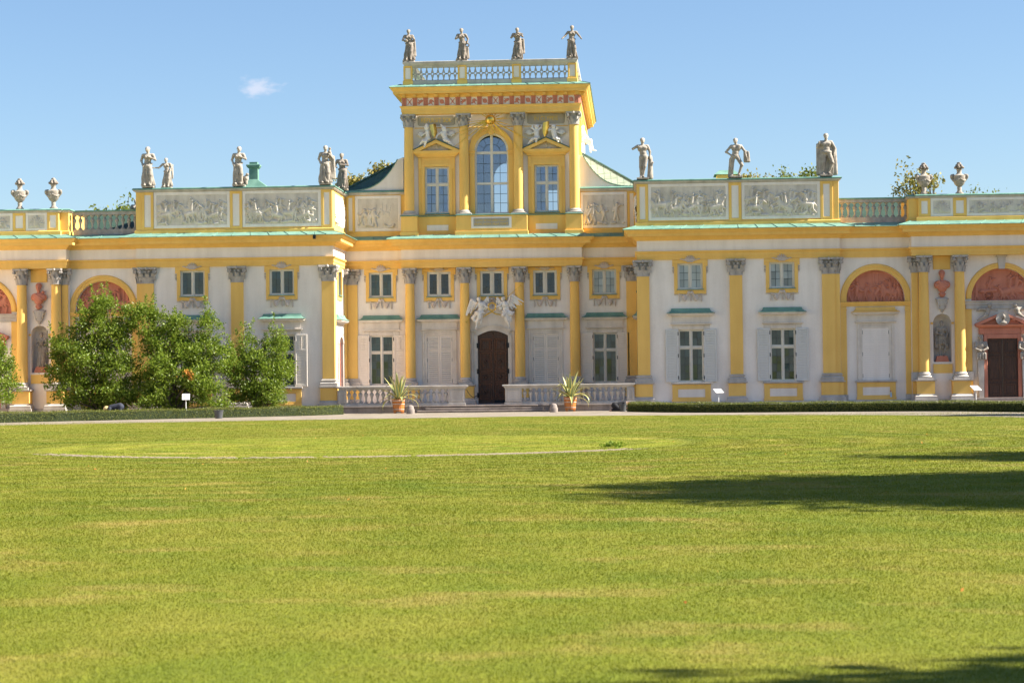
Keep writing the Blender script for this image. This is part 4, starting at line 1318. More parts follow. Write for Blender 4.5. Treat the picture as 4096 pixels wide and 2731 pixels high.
for sd in (-1, 1):
    xa, xb = sorted((CX + sd * .012, CX + sd * .80))
    m = 8
    top = [(xa + (xb - xa) * k / m, 3.87 + .26 * math.cos((xa + (xb - xa) * k / m - CX) / .80 * math.pi / 2)) for k in range(m + 1)]
    lf = MB().prism([(xa, .32), (xb, .32)] + top[::-1], WY + .06, WY + .13).build('door_leaf', 'door', palace)
    x0, x1 = (xa + .07, xb - .11) if sd > 0 else (xa + .11, xb - .07)
    xm = (x0 + x1) / 2
    for i, (z0, z1, boss) in enumerate(((.50, 1.36, .93), (1.40, 1.97, 1.70), (2.01, 3.0, 2.52), (3.05, 3.72, None))):
        q = MB()
        frame4(q, x0, x1, z0, z1, .05, WY + .01, WY + .065)
        frame4(q, x0 + .085, x1 - .085, z0 + .085, z1 - .085, .035, WY + .02, WY + .065)
        for ex in (x0, x1):
            for ez in (z0 + .02, z1 - .1, (z0 + z1) / 2 - .04):
                q.bbox(ex - .025, ex + .025, WY + .0, WY + .064, ez, ez + .08)
        zb = boss or (z0 + z1) / 2
        q.bbox(xm - .015, xm + .015, WY + .025, WY + .064, z0 + .12, zb - .1).bbox(xm - .015, xm + .015, WY + .025, WY + .064, zb + .1, z1 - .12)
        q.bbox(x0 + .12, xm - .1, WY + .026, WY + .064, zb - .014, zb + .014).bbox(xm + .1, x1 - .12, WY + .026, WY + .064, zb - .014, zb + .014)
        for dz in (-.22, .22):
            if z0 + .15 < zb + dz < z1 - .15:
                q.bbox(xm - .14, xm + .14, WY + .026, WY + .0638, zb + dz - .012, zb + dz + .012)
                q.bbox(xm - .14, xm - .116, WY + .0262, WY + .0636, zb + dz * 1.35, zb + dz * .65) if dz < 0 else q.bbox(xm + .116, xm + .14, WY + .0262, WY + .0636, zb + dz * .65, zb + dz * 1.35)
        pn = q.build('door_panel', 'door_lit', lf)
        if boss:
            t = MB().lathe([(.11, 0), (.115, .02), (.10, .035), (.085, .02), (.07, .02), (.06, .035), (.03, .05), (.001, .055)], n=16)
            t.xf(Matrix.Translation((xm, WY + .062, boss)) @ Matrix.Rotation(R(90), 4, 'X'))
            t.build('boss', 'door', lf, True)
    if sd < 0:
        MB().bbox(xb - .035, xb + .06, WY + .0, WY + .062, .34, 3.98).build('cover_strip', 'door', lf)
    xh = xa if sd < 0 else xb
    for z in (.75, 2.0, 3.35):
        MB().box(xh - .05, xh + .05, WY - .13, WY - .03, z - .13, z + .13).build('hinge', 'iron', lf)
    MB().bbox(xa + .03, xb - .03, WY + .045, WY + .062, .34, .47).build('kick_plate', 'iron', lf) if sd > 0 else None

MB().box(-7.6, 7.6, 5.55, 5.65, GZ, 8.9).build('dark_backing', 'dark_room', palace)  # added dark screen, stops daylight showing through the door gaps
MB().bbox(CX - .8, CX + .8, WY - .02, WY + .3, .27, .318).build('door_sill', 'dark_stone', palace)
# terrace, steps and stone balustrade in front of the recess
tp = [(-7.55, .15), (-7.55, -.42), (7.5, -.42), (7.5, .15)]
te = MB().prism_z([(-7.7, 4.95), (-7.7, .12), (-7.5, -.40), (7.45, -.40), (7.7, .12), (7.7, 4.95)], GZ - .2, .277).build('terrace', 'stone', palace)
xs = np.linspace(-7.5, 7.45, 15)
for a, b in zip(xs[:-1], xs[1:]):
    MB().bbox(a + .004, b - .004, -.44, -.38, GZ - .05, .215).build('stone_block', 'dark_stone', te)
    MB().bbox(a + .003, b - .003, -.50, .1, .218, .292).build('edge_slab', 'dark_stone', te)
for zt, hw0, hw1, y in ((.170, -2.99, 2.90, -.86), (.052, -3.38, 3.20, -1.22)):
    xs = np.linspace(hw0, hw1, 5)
    for a, b in zip(xs[:-1], xs[1:]):
        MB().bbox(a + .003, b - .003, y, -.45, zt - .05, zt).box(a + .01, b - .01, y + .04, -.45, GZ - .05, zt - .052).build('step_slab', 'dark_stone', te)
xs = np.linspace(-2.68, 2.61, 5)
for a, b in zip(xs[:-1], xs[1:]):
    MB().bbox(a + .003, b - .003, -.62, -.505, .235, .292).build('step_slab', 'dark_stone', te)
for xa, xb, blocks in ((-7.48, -.92, ((-7.48, -7.06), (-4.75, -3.95), (-1.87, -1.06))), (.88, 7.45, ((.98, 1.81), (3.89, 4.74), (7.06, 7.45)))):
    rl = MB()
    rl.sweep(u_path(xa + .09, xb - .09, .07, .32), [(-.3, 1.112), (.02, 1.112), (.02, 1.16), (.05, 1.175), (.06, 1.20), (.13, 1.225), (.13, 1.285), (.11, 1.30), (-.3, 1.302)])
    rl.sweep(u_path(xa + .14, xb - .14, .05, .28), [(-.3, .293), (.06, .293), (.06, .36), (.03, .40), (0, .43), (-.3, .432)])
    rail = rl.build('balustrade', 'stone', palace)
    for ba, bb in blocks:
        q = MB().bbox(ba, bb, -.27, .08, .434, 1.11)
        frame4(q, ba + .06, bb - .06, .50, 1.04, .05, -.29, -.26)
        q.bbox(ba - .04, bb + .04, -.31, .08, .295, .42)
        q.build('balustrade_pier', 'stone', rail)
    for (a0, a1), (b0, b1) in zip(blocks[:-1], blocks[1:]):
        n = max(1, round((b0 - a1) / .29))
        for k in range(n):
            inst(BALUSTER, 'baluster', rail, (a1 + (b0 - a1) * (k + .5) / n, -.10, .432), (0, 0, random.uniform(-.05, .05)))

# ================================================================== attic of the recess and tower
TX = .08
TW = 4.95                                     # tower wall face
for s in (1, -1):
    a = [(4.45, 4.98), (7.66, 4.98)]
    part(MB().sweep(a, [(-.4, 9.0), (.06, 9.0), (.06, 9.34), (0, 9.36), (0, 11.37), (-.4, 11.37)]), 'attic_wall', 'yellow', s)
    part(MB().sweep(a, [(-.4, 11.372), (.05, 11.372), (.10, 11.42), (.13, 11.50), (-.4, 11.502)]), 'coping', 'stone', s)
    part(MB().sweep(a, [(-.4, 11.504), (.17, 11.504), (.17, 11.55), (.08, 11.61), (-.4, 11.62)]), 'coping_flashing', 'copper', s)
    fq = MB(); frame4(fq, 4.74, 7.18, 9.45, 11.33, .15, 4.94, 5.0)
    part(fq, 'panel_frame', 'white', s)
    q = (4.87, 7.05) if s > 0 else (-7.05, -4.87)
    relief_panel(*q, 9.60, 11.19, 4.965, 200 + s, mode='procession', amp=.12)
    fq = MB(); frame4(fq, 7.20, 7.64, 9.38, 11.36, .12, 4.93, 5.0)
    o = part(fq, 'attic_pier', 'yellow', s)
    part(MB().box(7.315, 7.525, 4.955, 5.0, 9.49, 11.25), 'pier_panel', 'white', s, o)
    # sweeping wing wall beside the tower
    cur = [(x, 11.60 + 1.62 * max(0, (7.62 - x) / 2.72) ** 3.1) for x in np.linspace(4.9, 7.62, 16)]
    part(MB().prism([(4.6, 11.45), (7.62, 11.45)] + cur[::-1] + [(4.6, 13.35)], 5.0, 5.35), 'wing_wall', 'white', s)
    ed = MB()
    for (xa, za), (xb, zb) in zip(cur[:-1], cur[1:]):
        ed.prism([(xa, za + .004), (xb, zb + .004), (xb, zb + .045), (xa + .02, za + .05)], 4.95, 5.38)
    part(ed, 'wing_flashing', 'copper', s)
    # hipped copper roof behind it, laid in sheets
    A, B, Cc = Vector((4.72, 5.4, 11.35)), Vector((7.9, 5.4, 11.62)), Vector((4.72, 9.2, 13.82))
    u = (B - A).normalized(); v = (Cc - A); v = (v - u * v.dot(u)); hgt = v.length; v.normalize(); L = (B - A).length
    cu = (Cc - A).dot(u)
    mat = 'copper_sunlit' if s > 0 else 'copper_dark'  # sunlit tone on the right, shaded tone on the left, both painted in
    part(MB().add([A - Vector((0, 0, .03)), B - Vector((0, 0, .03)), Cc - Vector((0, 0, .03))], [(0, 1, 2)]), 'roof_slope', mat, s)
    cw, rh = .335, .62
    nrm = u.cross(v)
    for i in range(int(L / cw) + 1):
        for j in range(int(hgt / rh) + 1):
            poly = [(i * cw, j * rh), ((i + 1) * cw, j * rh), ((i + 1) * cw, (j + 1) * rh), (i * cw, (j + 1) * rh)]
            # clip by the hip line from (L, 0) to (cu, hgt)
            fn = lambda p: (L - p[0]) * hgt - p[1] * (L - cu)
            out = []
            for k in range(4):
                p, q = poly[k], poly[(k + 1) % 4]
                fp, fq_ = fn(p), fn(q)
                if fp >= 0:
                    out.append(p)
                if (fp >= 0) != (fq_ >= 0):
                    t = fp / (fp - fq_); out.append((p[0] + (q[0] - p[0]) * t, p[1] + (q[1] - p[1]) * t))
            if len(out) < 3:
                continue
            lift = random.uniform(.004, .014)
            ctr = (sum(p[0] for p in out) / len(out), sum(p[1] for p in out) / len(out))
            pts = [(c_[0] + (ctr[0] - c_[0]) * .05, c_[1] + (ctr[1] - c_[1]) * .04) for c_ in out]
            P3 = [A + u * p[0] + v * p[1] + nrm * lift for p in pts]
            n_ = len(P3)
            mb = MB().add(P3 + [p - nrm * .02 for p in P3], [tuple(range(n_)), tuple(range(2 * n_ - 1, n_ - 1, -1))] + [(k, k + n_, (k + 1) % n_ + n_, (k + 1) % n_) for k in range(n_)])
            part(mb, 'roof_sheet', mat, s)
    part(MB().tube([B + Vector((0, 0, .03)), Cc + Vector((0, 0, .03))], .06, 8), 'ridge_roll', 'copper_dark', s)
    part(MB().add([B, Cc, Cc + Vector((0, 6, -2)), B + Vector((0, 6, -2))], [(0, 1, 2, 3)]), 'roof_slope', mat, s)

# ---- tower body (hollow, so that the far windows show through)
TL, TR, TB = TX - 4.58, TX + 4.58, 20.0
wx = 2.895
th = [(TX - .89, TX + .89, 10.28, 13.60, .93), (TX - wx - .64, TX - wx + .64, 10.33, 12.82, 0), (TX + wx - .64, TX + wx + .64, 10.33, 12.82, 0)]
wall_mb(TL, TR, 9.0, 16.0, TW, .45, th).build('tower_wall', 'white', palace)
wall_mb(TL, TR, 9.0, 16.0, TB, .45, th).build('tower_wall', 'dark_room', palace)  # far wall coloured dark so the room looks dim through the panes
for s, x in ((-1, TL), (1, TR)):
    MB().box(*sorted((x, x - s * .45)), TW + .452, TB - .002, 9.0, 16.0).build('tower_wall', 'white', palace)
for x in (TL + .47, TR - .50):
    MB().box(x, x + .03, TW + .47, TB - .02, 10.0, 15.6).build('tower_dark_lining', 'dark_room', palace)  # added dark lining, dims the room behind the tower panes
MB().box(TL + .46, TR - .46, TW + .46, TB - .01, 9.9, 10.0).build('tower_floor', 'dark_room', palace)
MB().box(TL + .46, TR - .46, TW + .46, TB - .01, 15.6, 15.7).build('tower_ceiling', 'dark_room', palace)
# pedestal course
pc = MB().box(TX - 4.62, TX + 4.62, 4.80, TW + .01, 9.0, 10.16)
for xa, xb in ((TX - 4.75, TX - 3.89), (TX + 3.89, TX + 4.75), (TX - 1.86, TX + 1.88)):
    pc.bbox(xa, xb, 4.28, TW, 9.34, 10.16).bbox(xa - .05, xb + .05, 4.22, TW, 9.0, 9.338)
ped = pc.build('tower_pedestal', 'yellow', palace)
cl = MB()
cl.sweep([(TX - 4.72, 5.0), (TX - 4.72, 4.30), (TX - 3.92, 4.30), (TX - 3.92, 4.80), (TX - 1.83, 4.80), (TX - 1.83, 4.30), (TX + 1.85, 4.30), (TX + 1.85, 4.80), (TX + 3.92, 4.80), (TX + 3.92, 4.30), (TX + 4.72, 4.30), (TX + 4.72, 5.0)],
         [(-.05, 10.162), (.04, 10.162), (.08, 10.18), (.08, 10.205), (.0, 10.225), (-.5, 10.23)])
cl.build('pedestal_flashing', 'copper', ped)
for xa, xb in ((TX - 3.44, TX - 2.30), (TX + 2.30, TX + 3.44)):
    MB().bbox(xa, xb, 4.78, 4.81, 9.42, 9.72).build('pedestal_panel', 'white', ped)
MB().bbox(TX - 1.06, TX + 1.06, 4.262, 4.29, 9.48, 10.08).build('pedestal_panel', 'white', ped)
pq = MB().bbox(TX - .93, TX + .93, 4.245, 4.27, 9.58, 10.0).build('inscription_plaque', 'plaque', palace)
def text(body, x, y, z, size, parent, sx=1.):
    cu = bpy.data.curves.new('text', 'FONT')
    cu.body = body; cu.size = size; cu.align_x = 'CENTER'; cu.align_y = 'CENTER'; cu.extrude = .006
    t = bpy.data.objects.new('text', cu); C.objects.link(t)
    dg = bpy.context.evaluated_depsgraph_get()
    me = bpy.data.meshes.new_from_object(t.evaluated_get(dg))
    bpy.data.objects.remove(t)
    me.materials.clear(); me.materials.append(M['gold_paint'])
    return inst(me, 'lettering', parent, (x, y, z), (R(90), 0, 0), (sx, 1, 1))
text('QUOD VETUS URBS COLUIT', TX, 4.240, 9.885, .165, pq, .82)
text('NUNC NOVA VILLA TENET', TX, 4.240, 9.69, .165, pq, .88)
for xc, body in ((TX - 2.895, 'REFULSIT SOL'), (TX + 2.895, 'IN CLYPEIS')):
    t = MB().bbox(xc - .98, xc + .98, TW - .04, TW + .01, 15.02, 15.46)
    t.bbox(xc - .93, xc + .93, TW - .043, TW - .02, 14.97, 15.51)
    pq = t.build('inscription_plaque', 'plaque', palace)
    text(body, xc, TW - .052, 15.24, .33, pq, .80)
# tower columns
for x in (TX - 4.34, TX - 1.43, TX + 1.43, TX + 4.36):
    column(x, 4.68, 10.47, 14.85, 15.52, .265, 1, True)
MB().box(TR - .1, TR + .16, TW + .43, TW + .9, 10.2, 15.5).build('pilaster', 'yellow', palace)
# yellow band at the impost level
mb = MB()
for xa, xb in ((-4.05, -1.72), (-1.16, -.2), (.2, 1.16), (1.72, 4.05)):
    mb.bbox(TX + xa, TX + xb, TW - .025, TW + .01, 14.83, 14.88)
mb.build('wall_band', 'yellow', palace)
# great arched window
win = MB()
y = TW + .16
win.bbox(TX - .89, TX - .80, y, y + .12, 10.28, 13.60).bbox(TX + .80, TX + .89, y, y + .12, 10.28, 13.60).bbox(TX - .80, TX + .80, y, y + .12, 10.28, 10.37)
win.bbox(TX - .07, TX + .07, y - .02, y + .12, 10.37, 14.46)
for za, zb in ((11.83, 11.95), (13.44, 13.58)):
    win.bbox(TX - .80, TX - .07, y - .015, y + .12, za, zb).bbox(TX + .07, TX + .80, y - .015, y + .12, za, zb)
n = 20
for k in range(n):
    a, b = math.pi * k / n, math.pi * (k + 1) / n
    P_ = lambda r, r2, t: (TX - r * math.cos(t), 13.60 + r2 * math.sin(t))
    win.prism([P_(.79, .83, a), P_(.79, .83, b), P_(.89, .93, b), P_(.89, .93, a)], y, y + .12)
w0 = win.build('window', 'frame', palace)
bars = MB()
for sd in (-1, 1):
    xa, xb = sorted((TX + sd * .07, TX + sd * .80))
    pw = (xb - xa) / 2
    for za, zb, rows in ((10.37, 11.83, 3), (11.95, 13.44, 3)):
        ph = (zb - za) / rows
        for i in range(2):
            for j in range(rows):
                inst(pane_mesh(pw - .004, ph - .004, 'glass_clear'), 'pane', w0, (xa + pw * (i + .5), y + .07, za + ph * (j + .5)), (random.uniform(-.004, .004), 0, random.uniform(-.004, .004)))
        bars.box(xa + pw - .011, xa + pw + .011, y + .05, y + .066, za, zb)
        for j in range(1, rows):
            bars.box(xa, xb, y + .048, y + .0655, za + ph * j - .011, za + ph * j + .011)
    # fan light: inner half rose and three outer panes each side
    def arc_poly(r0, r1, a0, a1, m=6):
        f = lambda r, t: (TX + sd * (.07 + r * math.sin(t)), 13.58 + r * math.cos(t))
        return [f(r0, a0 + (a1 - a0) * k / m) for k in range(m + 1)] + ([f(r1, a1 - (a1 - a0) * k / m) for k in range(m + 1)])
    for r0, r1, a0, a1 in ((.001, .36, 0, math.pi / 2), (.38, .74, 0, .5), (.38, .74, .53, 1.03), (.38, .74, 1.06, math.pi / 2)):
        MB().prism(arc_poly(r1, r0, a0, a1)[::sd], y + .066, y + .072).build('pane', 'glass_clear', w0)
    bars.prism(arc_poly(.385, .362, 0, math.pi / 2, 10)[::sd], y + .05, y + .065)
    for a in (.515, 1.045):
        f = lambda r, t: (TX + sd * (.07 + r * math.sin(t)), 13.58 + r * math.cos(t))
        bars.prism([f(.385, a - .02), f(.385, a + .02), f(.78, a + .012), f(.78, a - .012)][::sd], y + .05, y + .065)
bars.build('glazing_bars', 'lead', w0)
ar = MB()
n = 30
for k in range(n):
    a, b = math.pi * k / n, math.pi * (k + 1) / n
    P_ = lambda r, r2, t: (TX - r * math.cos(t), 13.62 + r2 * math.sin(t))
    ar.prism([P_(.89, .91, a), P_(.89, .91, b), P_(1.17, 1.24, b), P_(1.17, 1.24, a)], TW - .09, TW + .02)
    ar.prism([P_(1.08, 1.14, a), P_(1.08, 1.14, b), P_(1.17, 1.24, b), P_(1.17, 1.24, a)], TW - .12, TW - .09)
ar.bbox(TX - .12, TX + .12, TW - .16, TW, 14.45, 14.92)
for sd in (-1, 1):
    ar.bbox(*sorted((TX + sd * .89, TX + sd * 1.16)), TW - .10, TW + .02, 10.24, 13.36)
    ar.bbox(*sorted((TX + sd * .87, TX + sd * 1.20)), TW - .14, TW + .02, 13.36, 13.41)
    ar.bbox(*sorted((TX + sd * .88, TX + sd * 1.17)), TW - .115, TW + .02, 13.41, 13.55)
    ar.bbox(*sorted((TX + sd * .85, TX + sd * 1.24)), TW - .17, TW + .02, 13.55, 13.62)
ar.build('window_surround', 'yellow', palace)
# side windows with pediments
for xc in (TX - wx, TX + wx):
    window(xc, 10.34, 12.81, 1.27, TW + .12, [(10.34, 11.88, 3), (11.88, 12.81, 2)], 'glass_clear')
    q = MB()
    frame4(q, xc - .97, xc + .97, 10.24, 13.14, .335, TW - .07, TW + .02, top=.33, bot=.001)
    frame4(q, xc - .82, xc + .82, 10.245, 12.98, .16, TW - .10, TW - .068, bot=.001)
    for sd in (-1, 1):
        q.bbox(*sorted((xc + sd * .97, xc + sd * .80)), TW - .12, TW - .06, 12.7, 13.28)
    q.bbox(xc - .97, xc + .97, TW - .06, TW + .02, 13.142, 13.30)
    q.sweep(u_path(xc - .98, xc + .98, TW, .10), [(-.05, 13.302), (.04, 13.302), (.05, 13.38), (.14, 13.42), (.24, 13.52), (.26, 13.60), (.26, 13.625), (-.05, 13.627)])
    for sd in (-1, 1):
        q.prism([(xc + sd * 1.27, 13.63), (xc, 14.20), (xc, 14.02), (xc + sd * .86, 13.63)][::sd], TW - .36, TW)
    su = q.build('window_surround', 'yellow', palace)
    fl = MB()
    for sd in (-1, 1):
        fl.prism([(xc + sd * 1.30, 13.63), (xc + sd * 1.30, 13.67), (xc, 14.255), (xc, 14.205)][::sd], TW - .40, TW)
    fl.build('pediment_flashing', 'copper_dark', su)
    ty = relief(1.5, .36, 300 + int(xc), .08, 'trophy'); ty.materials.append(M['relief'])
    inst(ty, 'tympanum_relief', su, (xc - .75, TW - .06, 13.63))
    MB().bbox(xc - .66, xc + .66, TW - .12, TW + .12, 10.29, 10.335).build('sill', 'copper', su)
# entablature
TE = [(TX - 4.66, TB + .5), (TX - 4.66, 4.36), (TX + 4.68, 4.36), (TX + 4.68, TB + .5)]
MB().sweep(TE, [(-.5, 15.522), (0, 15.522), (0, 15.66), (.03, 15.662), (.03, 15.82), (.07, 15.86), (.10, 15.90), (.10, 15.955), (-.3, 15.957)]).build('tower_architrave', 'yellow', palace)
MB().sweep(TE, [(-.4, 15.958), (0, 15.958), (0, 16.38), (-.4, 16.38)]).build('tower_frieze', 'white', palace)
MB().sweep(TE, [(-.4, 16.382), (.03, 16.382), (.06, 16.41), (.08, 16.42), (.08, 16.56), (.40, 16.565), (.41, 16.58), (.41, 16.70), (.45, 16.72), (.52, 16.80), (.56, 16.87), (.56, 16.90), (-.4, 16.902)]).build('tower_cornice', 'yellow', palace)
sheets(TE, .60, 16.905, .02, 17.10, 'copper', size=.82)
MB().box(TX - 4.3, TX + 4.3, 4.9, TB, 16.9, 17.12).build('tower_roof', 'copper', palace)
mo = MB().bbox(-.085, .085, -.26, .02, 0, .11).bbox(-.07, .07, -.2, .02, -.05, 0).mesh('modillion'); mo.materials.append(M['yellow'])
tg = MB()
for k in range(3):
    tg.bbox(-.115 + k * .08, -.045 + k * .08, -.075, .02, .0, .36)
tg.bbox(-.13, .13, -.10, .02, .36, .42)
tg = tg.mesh('triglyph'); tg.materials.append(M['terracotta'])
MOT = []
for kind in range(4):
    if kind == 0:
        pr = [cap((-.10, 0, .06), (.10, 0, .34), .022), cap((.10, 0, .06), (-.10, 0, .34), .022), ell((0, 0, .2), (.05, .03, .05))]
    elif kind == 1:
        pr = [ell((0, 0, .2), (.12, .03, .13)), cap((-.13, 0, .3), (.13, 0, .1), .02)]
    elif kind == 2:
        pr = [ell((-.02, 0, .22), (.08, .035, .11)), cap((-.12, 0, .1), (.02, 0, .16), .035), cap((.03, 0, .3), (.12, 0, .2), .03), cap((0, 0, .14), (.08, 0, .05), .025)]
    else:
        pr = [cap((-.12, 0, .16), (.12, 0, .26), .035), ell((.05, 0, .24), (.07, .035, .08)), cap((-.08, 0, .08), (.03, 0, .2), .03), cap((-.1, 0, .3), (0, 0, .22), .025)]
    me = sdf_mesh('frieze_motif', pr, .02, .02); me.materials.append(M['terracotta']); MOT.append(me)
n = 17
for k in range(n):
    x = TX - 4.52 + 9.06 * k / (n - 1)
    inst(mo, 'modillion', palace, (x, 4.34, 16.435))
    inst(tg, 'triglyph', palace, (x, 4.37, 15.958))
    if k < n - 1:
        inst(MOT[(k * 3) % 4], 'frieze_motif', palace, (x + .283, 4.35, 15.965), (0, 0, 0), (1, 1, 1))
for k in range(28):
    yy = 4.52 + .565 * k
    inst(mo, 'modillion', palace, (TX + 4.70, yy, 16.435), (0, 0, R(90)))
    inst(tg, 'triglyph', palace, (TX + 4.67, yy, 15.958), (0, 0, R(90)))
# openwork parapet
PB = [(TX - 4.43, 19.0), (TX - 4.43, 4.24), (TX + 4.47, 4.24), (TX + 4.47, 19.0)]
tb = MB().sweep(PB, [(-.30, 17.0), (.02, 17.0), (.02, 17.24), (-.02, 17.30), (-.26, 17.302)]).sweep(PB, [(-.26, 17.955), (-.02, 17.955), (.0, 18.0), (.02, 18.05), (-.28, 18.052)])
tbo = tb.build('tower_balustrade', 'stone', palace)
MB().sweep(PB, [(-.36, 18.054), (.05, 18.054), (.10, 18.12), (.13, 18.16), (.14, 18.25), (.10, 18.27), (-.40, 18.272)]).build('balustrade_cap', 'stone', tbo)
posts = (-4.22, -1.36, 1.49, 4.41)
for x in posts:
    q = MB().bbox(x - .27, x + .27, 4.18, 4.55, 17.02, 17.26)
    frame4(q, x - .235, x + .235, 17.262, 18.05, .09, 4.20, 4.26)
    q.box(x - .235, x + .235, 4.262, 4.52, 17.262, 18.05)
    po = q.build('balustrade_post', 'yellow', tbo)
    MB().box(x - .14, x + .14, 4.235, 4.2618, 17.36, 17.95).build('post_panel', 'white', po)
for x in (TX + 4.33,):
    for yy in (8.0, 12.0, 16.0):
        MB().box(x - .1, x + .19, yy - .25, yy + .25, 17.02, 18.05).build('balustrade_post', 'yellow', tbo)
link_m = MB()
def ringlet(cx_, cz, ri, ro, m=14):
    for k in range(m):
        a, b = 2 * math.pi * k / m, 2 * math.pi * (k + 1) / m
        f = lambda r, t: (cx_ + r * math.cos(t), cz + r * math.sin(t))
        link_m.prism([f(ri, a), f(ri, b), f(ro, b), f(ro, a)], -.05, .05)
ringlet(0, .325, .055, .10)
link_m.prism([(-.035, 0), (.035, 0), (.03, .10), (.055, .17), (.07, .235), (-.07, .235), (-.055, .17), (-.03, .10)], -.05, .05)
link_m.prism([(-.07, .415), (.07, .415), (.055, .48), (.03, .55), (.035, .655), (-.035, .655), (-.03, .55), (-.055, .48)], -.05, .05)
link_m.box(-.165, -.09, -.04, .04, .29, .36).box(.09, .165, -.04, .04, .29, .36)
LINK = link_m.mesh('openwork_link'); LINK.materials.append(M['capital'])
for xa, xb in zip(posts[:-1], posts[1:]):
    a, b = xa + .24, xb - .24
    n = 8
    for k in range(n):
        inst(LINK, 'openwork_link', tbo, (a + (b - a) * (k + .5) / n, 4.36, 17.30), scale=((b - a) / n / .31, 1, 1))
for k in range(22):
    inst(LINK, 'openwork_link', tbo, (TX + 4.34, 4.8 + k * .65, 17.30), (0, 0, R(90)), (2, 1, 1))

# chimneys and lanterns on the roofs
ch = MB().sweep([(-14.0, 12.0), (-14.0, 11.6), (-13.55, 11.6), (-13.55, 12.0)], [(.02, 12.9), (.02, 13.55), (.10, 13.60), (.16, 13.70), (.16, 13.76), (.0, 13.80), (.0, 13.92), (-.2, 13.92)]).build('chimney', 'copper', palace)
MB().add([(-14.9, 11.0, 12.0), (-12.3, 11.0, 12.0), (-12.3, 13, 12.0), (-14.9, 13, 12.0), (-13.98, 11.55, 12.95), (-13.57, 11.55, 12.95), (-13.57, 12.05, 12.95), (-13.98, 12.05, 12.95)], [(0, 1, 5, 4), (1, 2, 6, 5), (2, 3, 7, 6), (3, 0, 4, 7)]).build('chimney_hip', 'copper', ch)
dm = MB().box(12.15, 13.2, 11.5, 13, 12.0, 12.75).build('dormer', 'yellow', palace)
MB().add([(12.0, 11.3, 12.75), (13.4, 11.3, 12.75), (13.4, 13.2, 12.75), (12.0, 13.2, 12.75), (12.3, 11.8, 13.02), (13.1, 11.8, 13.02), (13.1, 13, 13.02), (12.3, 13, 13.02)], [(0, 1, 5, 4), (1, 2, 6, 5), (2, 3, 7, 6), (3, 0, 4, 7), (4, 5, 6, 7)]).build('dormer_roof', 'copper', dm)
# main roofs behind the attics (low, so that they stay hidden from the court)
for s in (1, -1):
    part(MB().box(7.9, 17.6, .5, 14, 9.0, 9.2), 'roof', 'copper', s)

# side wing closing the court on the left (out of the picture, its sunlit wall lights the front)
hs = [(y0, y0 + 1.3, z0, z1, 0) for y0 in np.arange(2.0, 40, 4.4) for z0, z1 in ((1.3, 3.9), (5.6, 7.0))]
q = wall_mb(0, 42, GZ, 7.46, 0, .5, hs)
q.v = [(-28.9 - y, -x - .6, z) for x, y, z in q.v]
q.build('wing_wall', 'white', palace)
WP = [(-28.9, -42.5), (-28.9, -.6)]
MB().sweep(WP, [(-.5, 7.47), (.0, 7.47), (.1, 7.86), (.0, 7.88), (0, 8.4), (.2, 8.5), (.6, 8.8), (.64, 8.96), (-.5, 9.2)]).build('wing_cornice', 'yellow', palace)
MB().sweep([(-28.9, -42.5), (-28.9, -.5)], [(.5, 9.0), (-7, 12.5), (-14, 9.0)]).build('wing_roof', 'copper', palace)
for y0 in np.arange(2.0, 40, 4.4):
    MB().box(-29.15, -29.1, -y0 - 1.9, -y0 - .6, 1.3, 3.9).box(-29.15, -29.1, -y0 - 1.9, -y0 - .6, 5.6, 7.0).build('wing_window', 'glass', palace)
    MB().box(-28.96, -28.84, -y0 - 3.6, -y0 - 2.9, GZ, 7.46).build('wing_pilaster', 'yellow', palace)
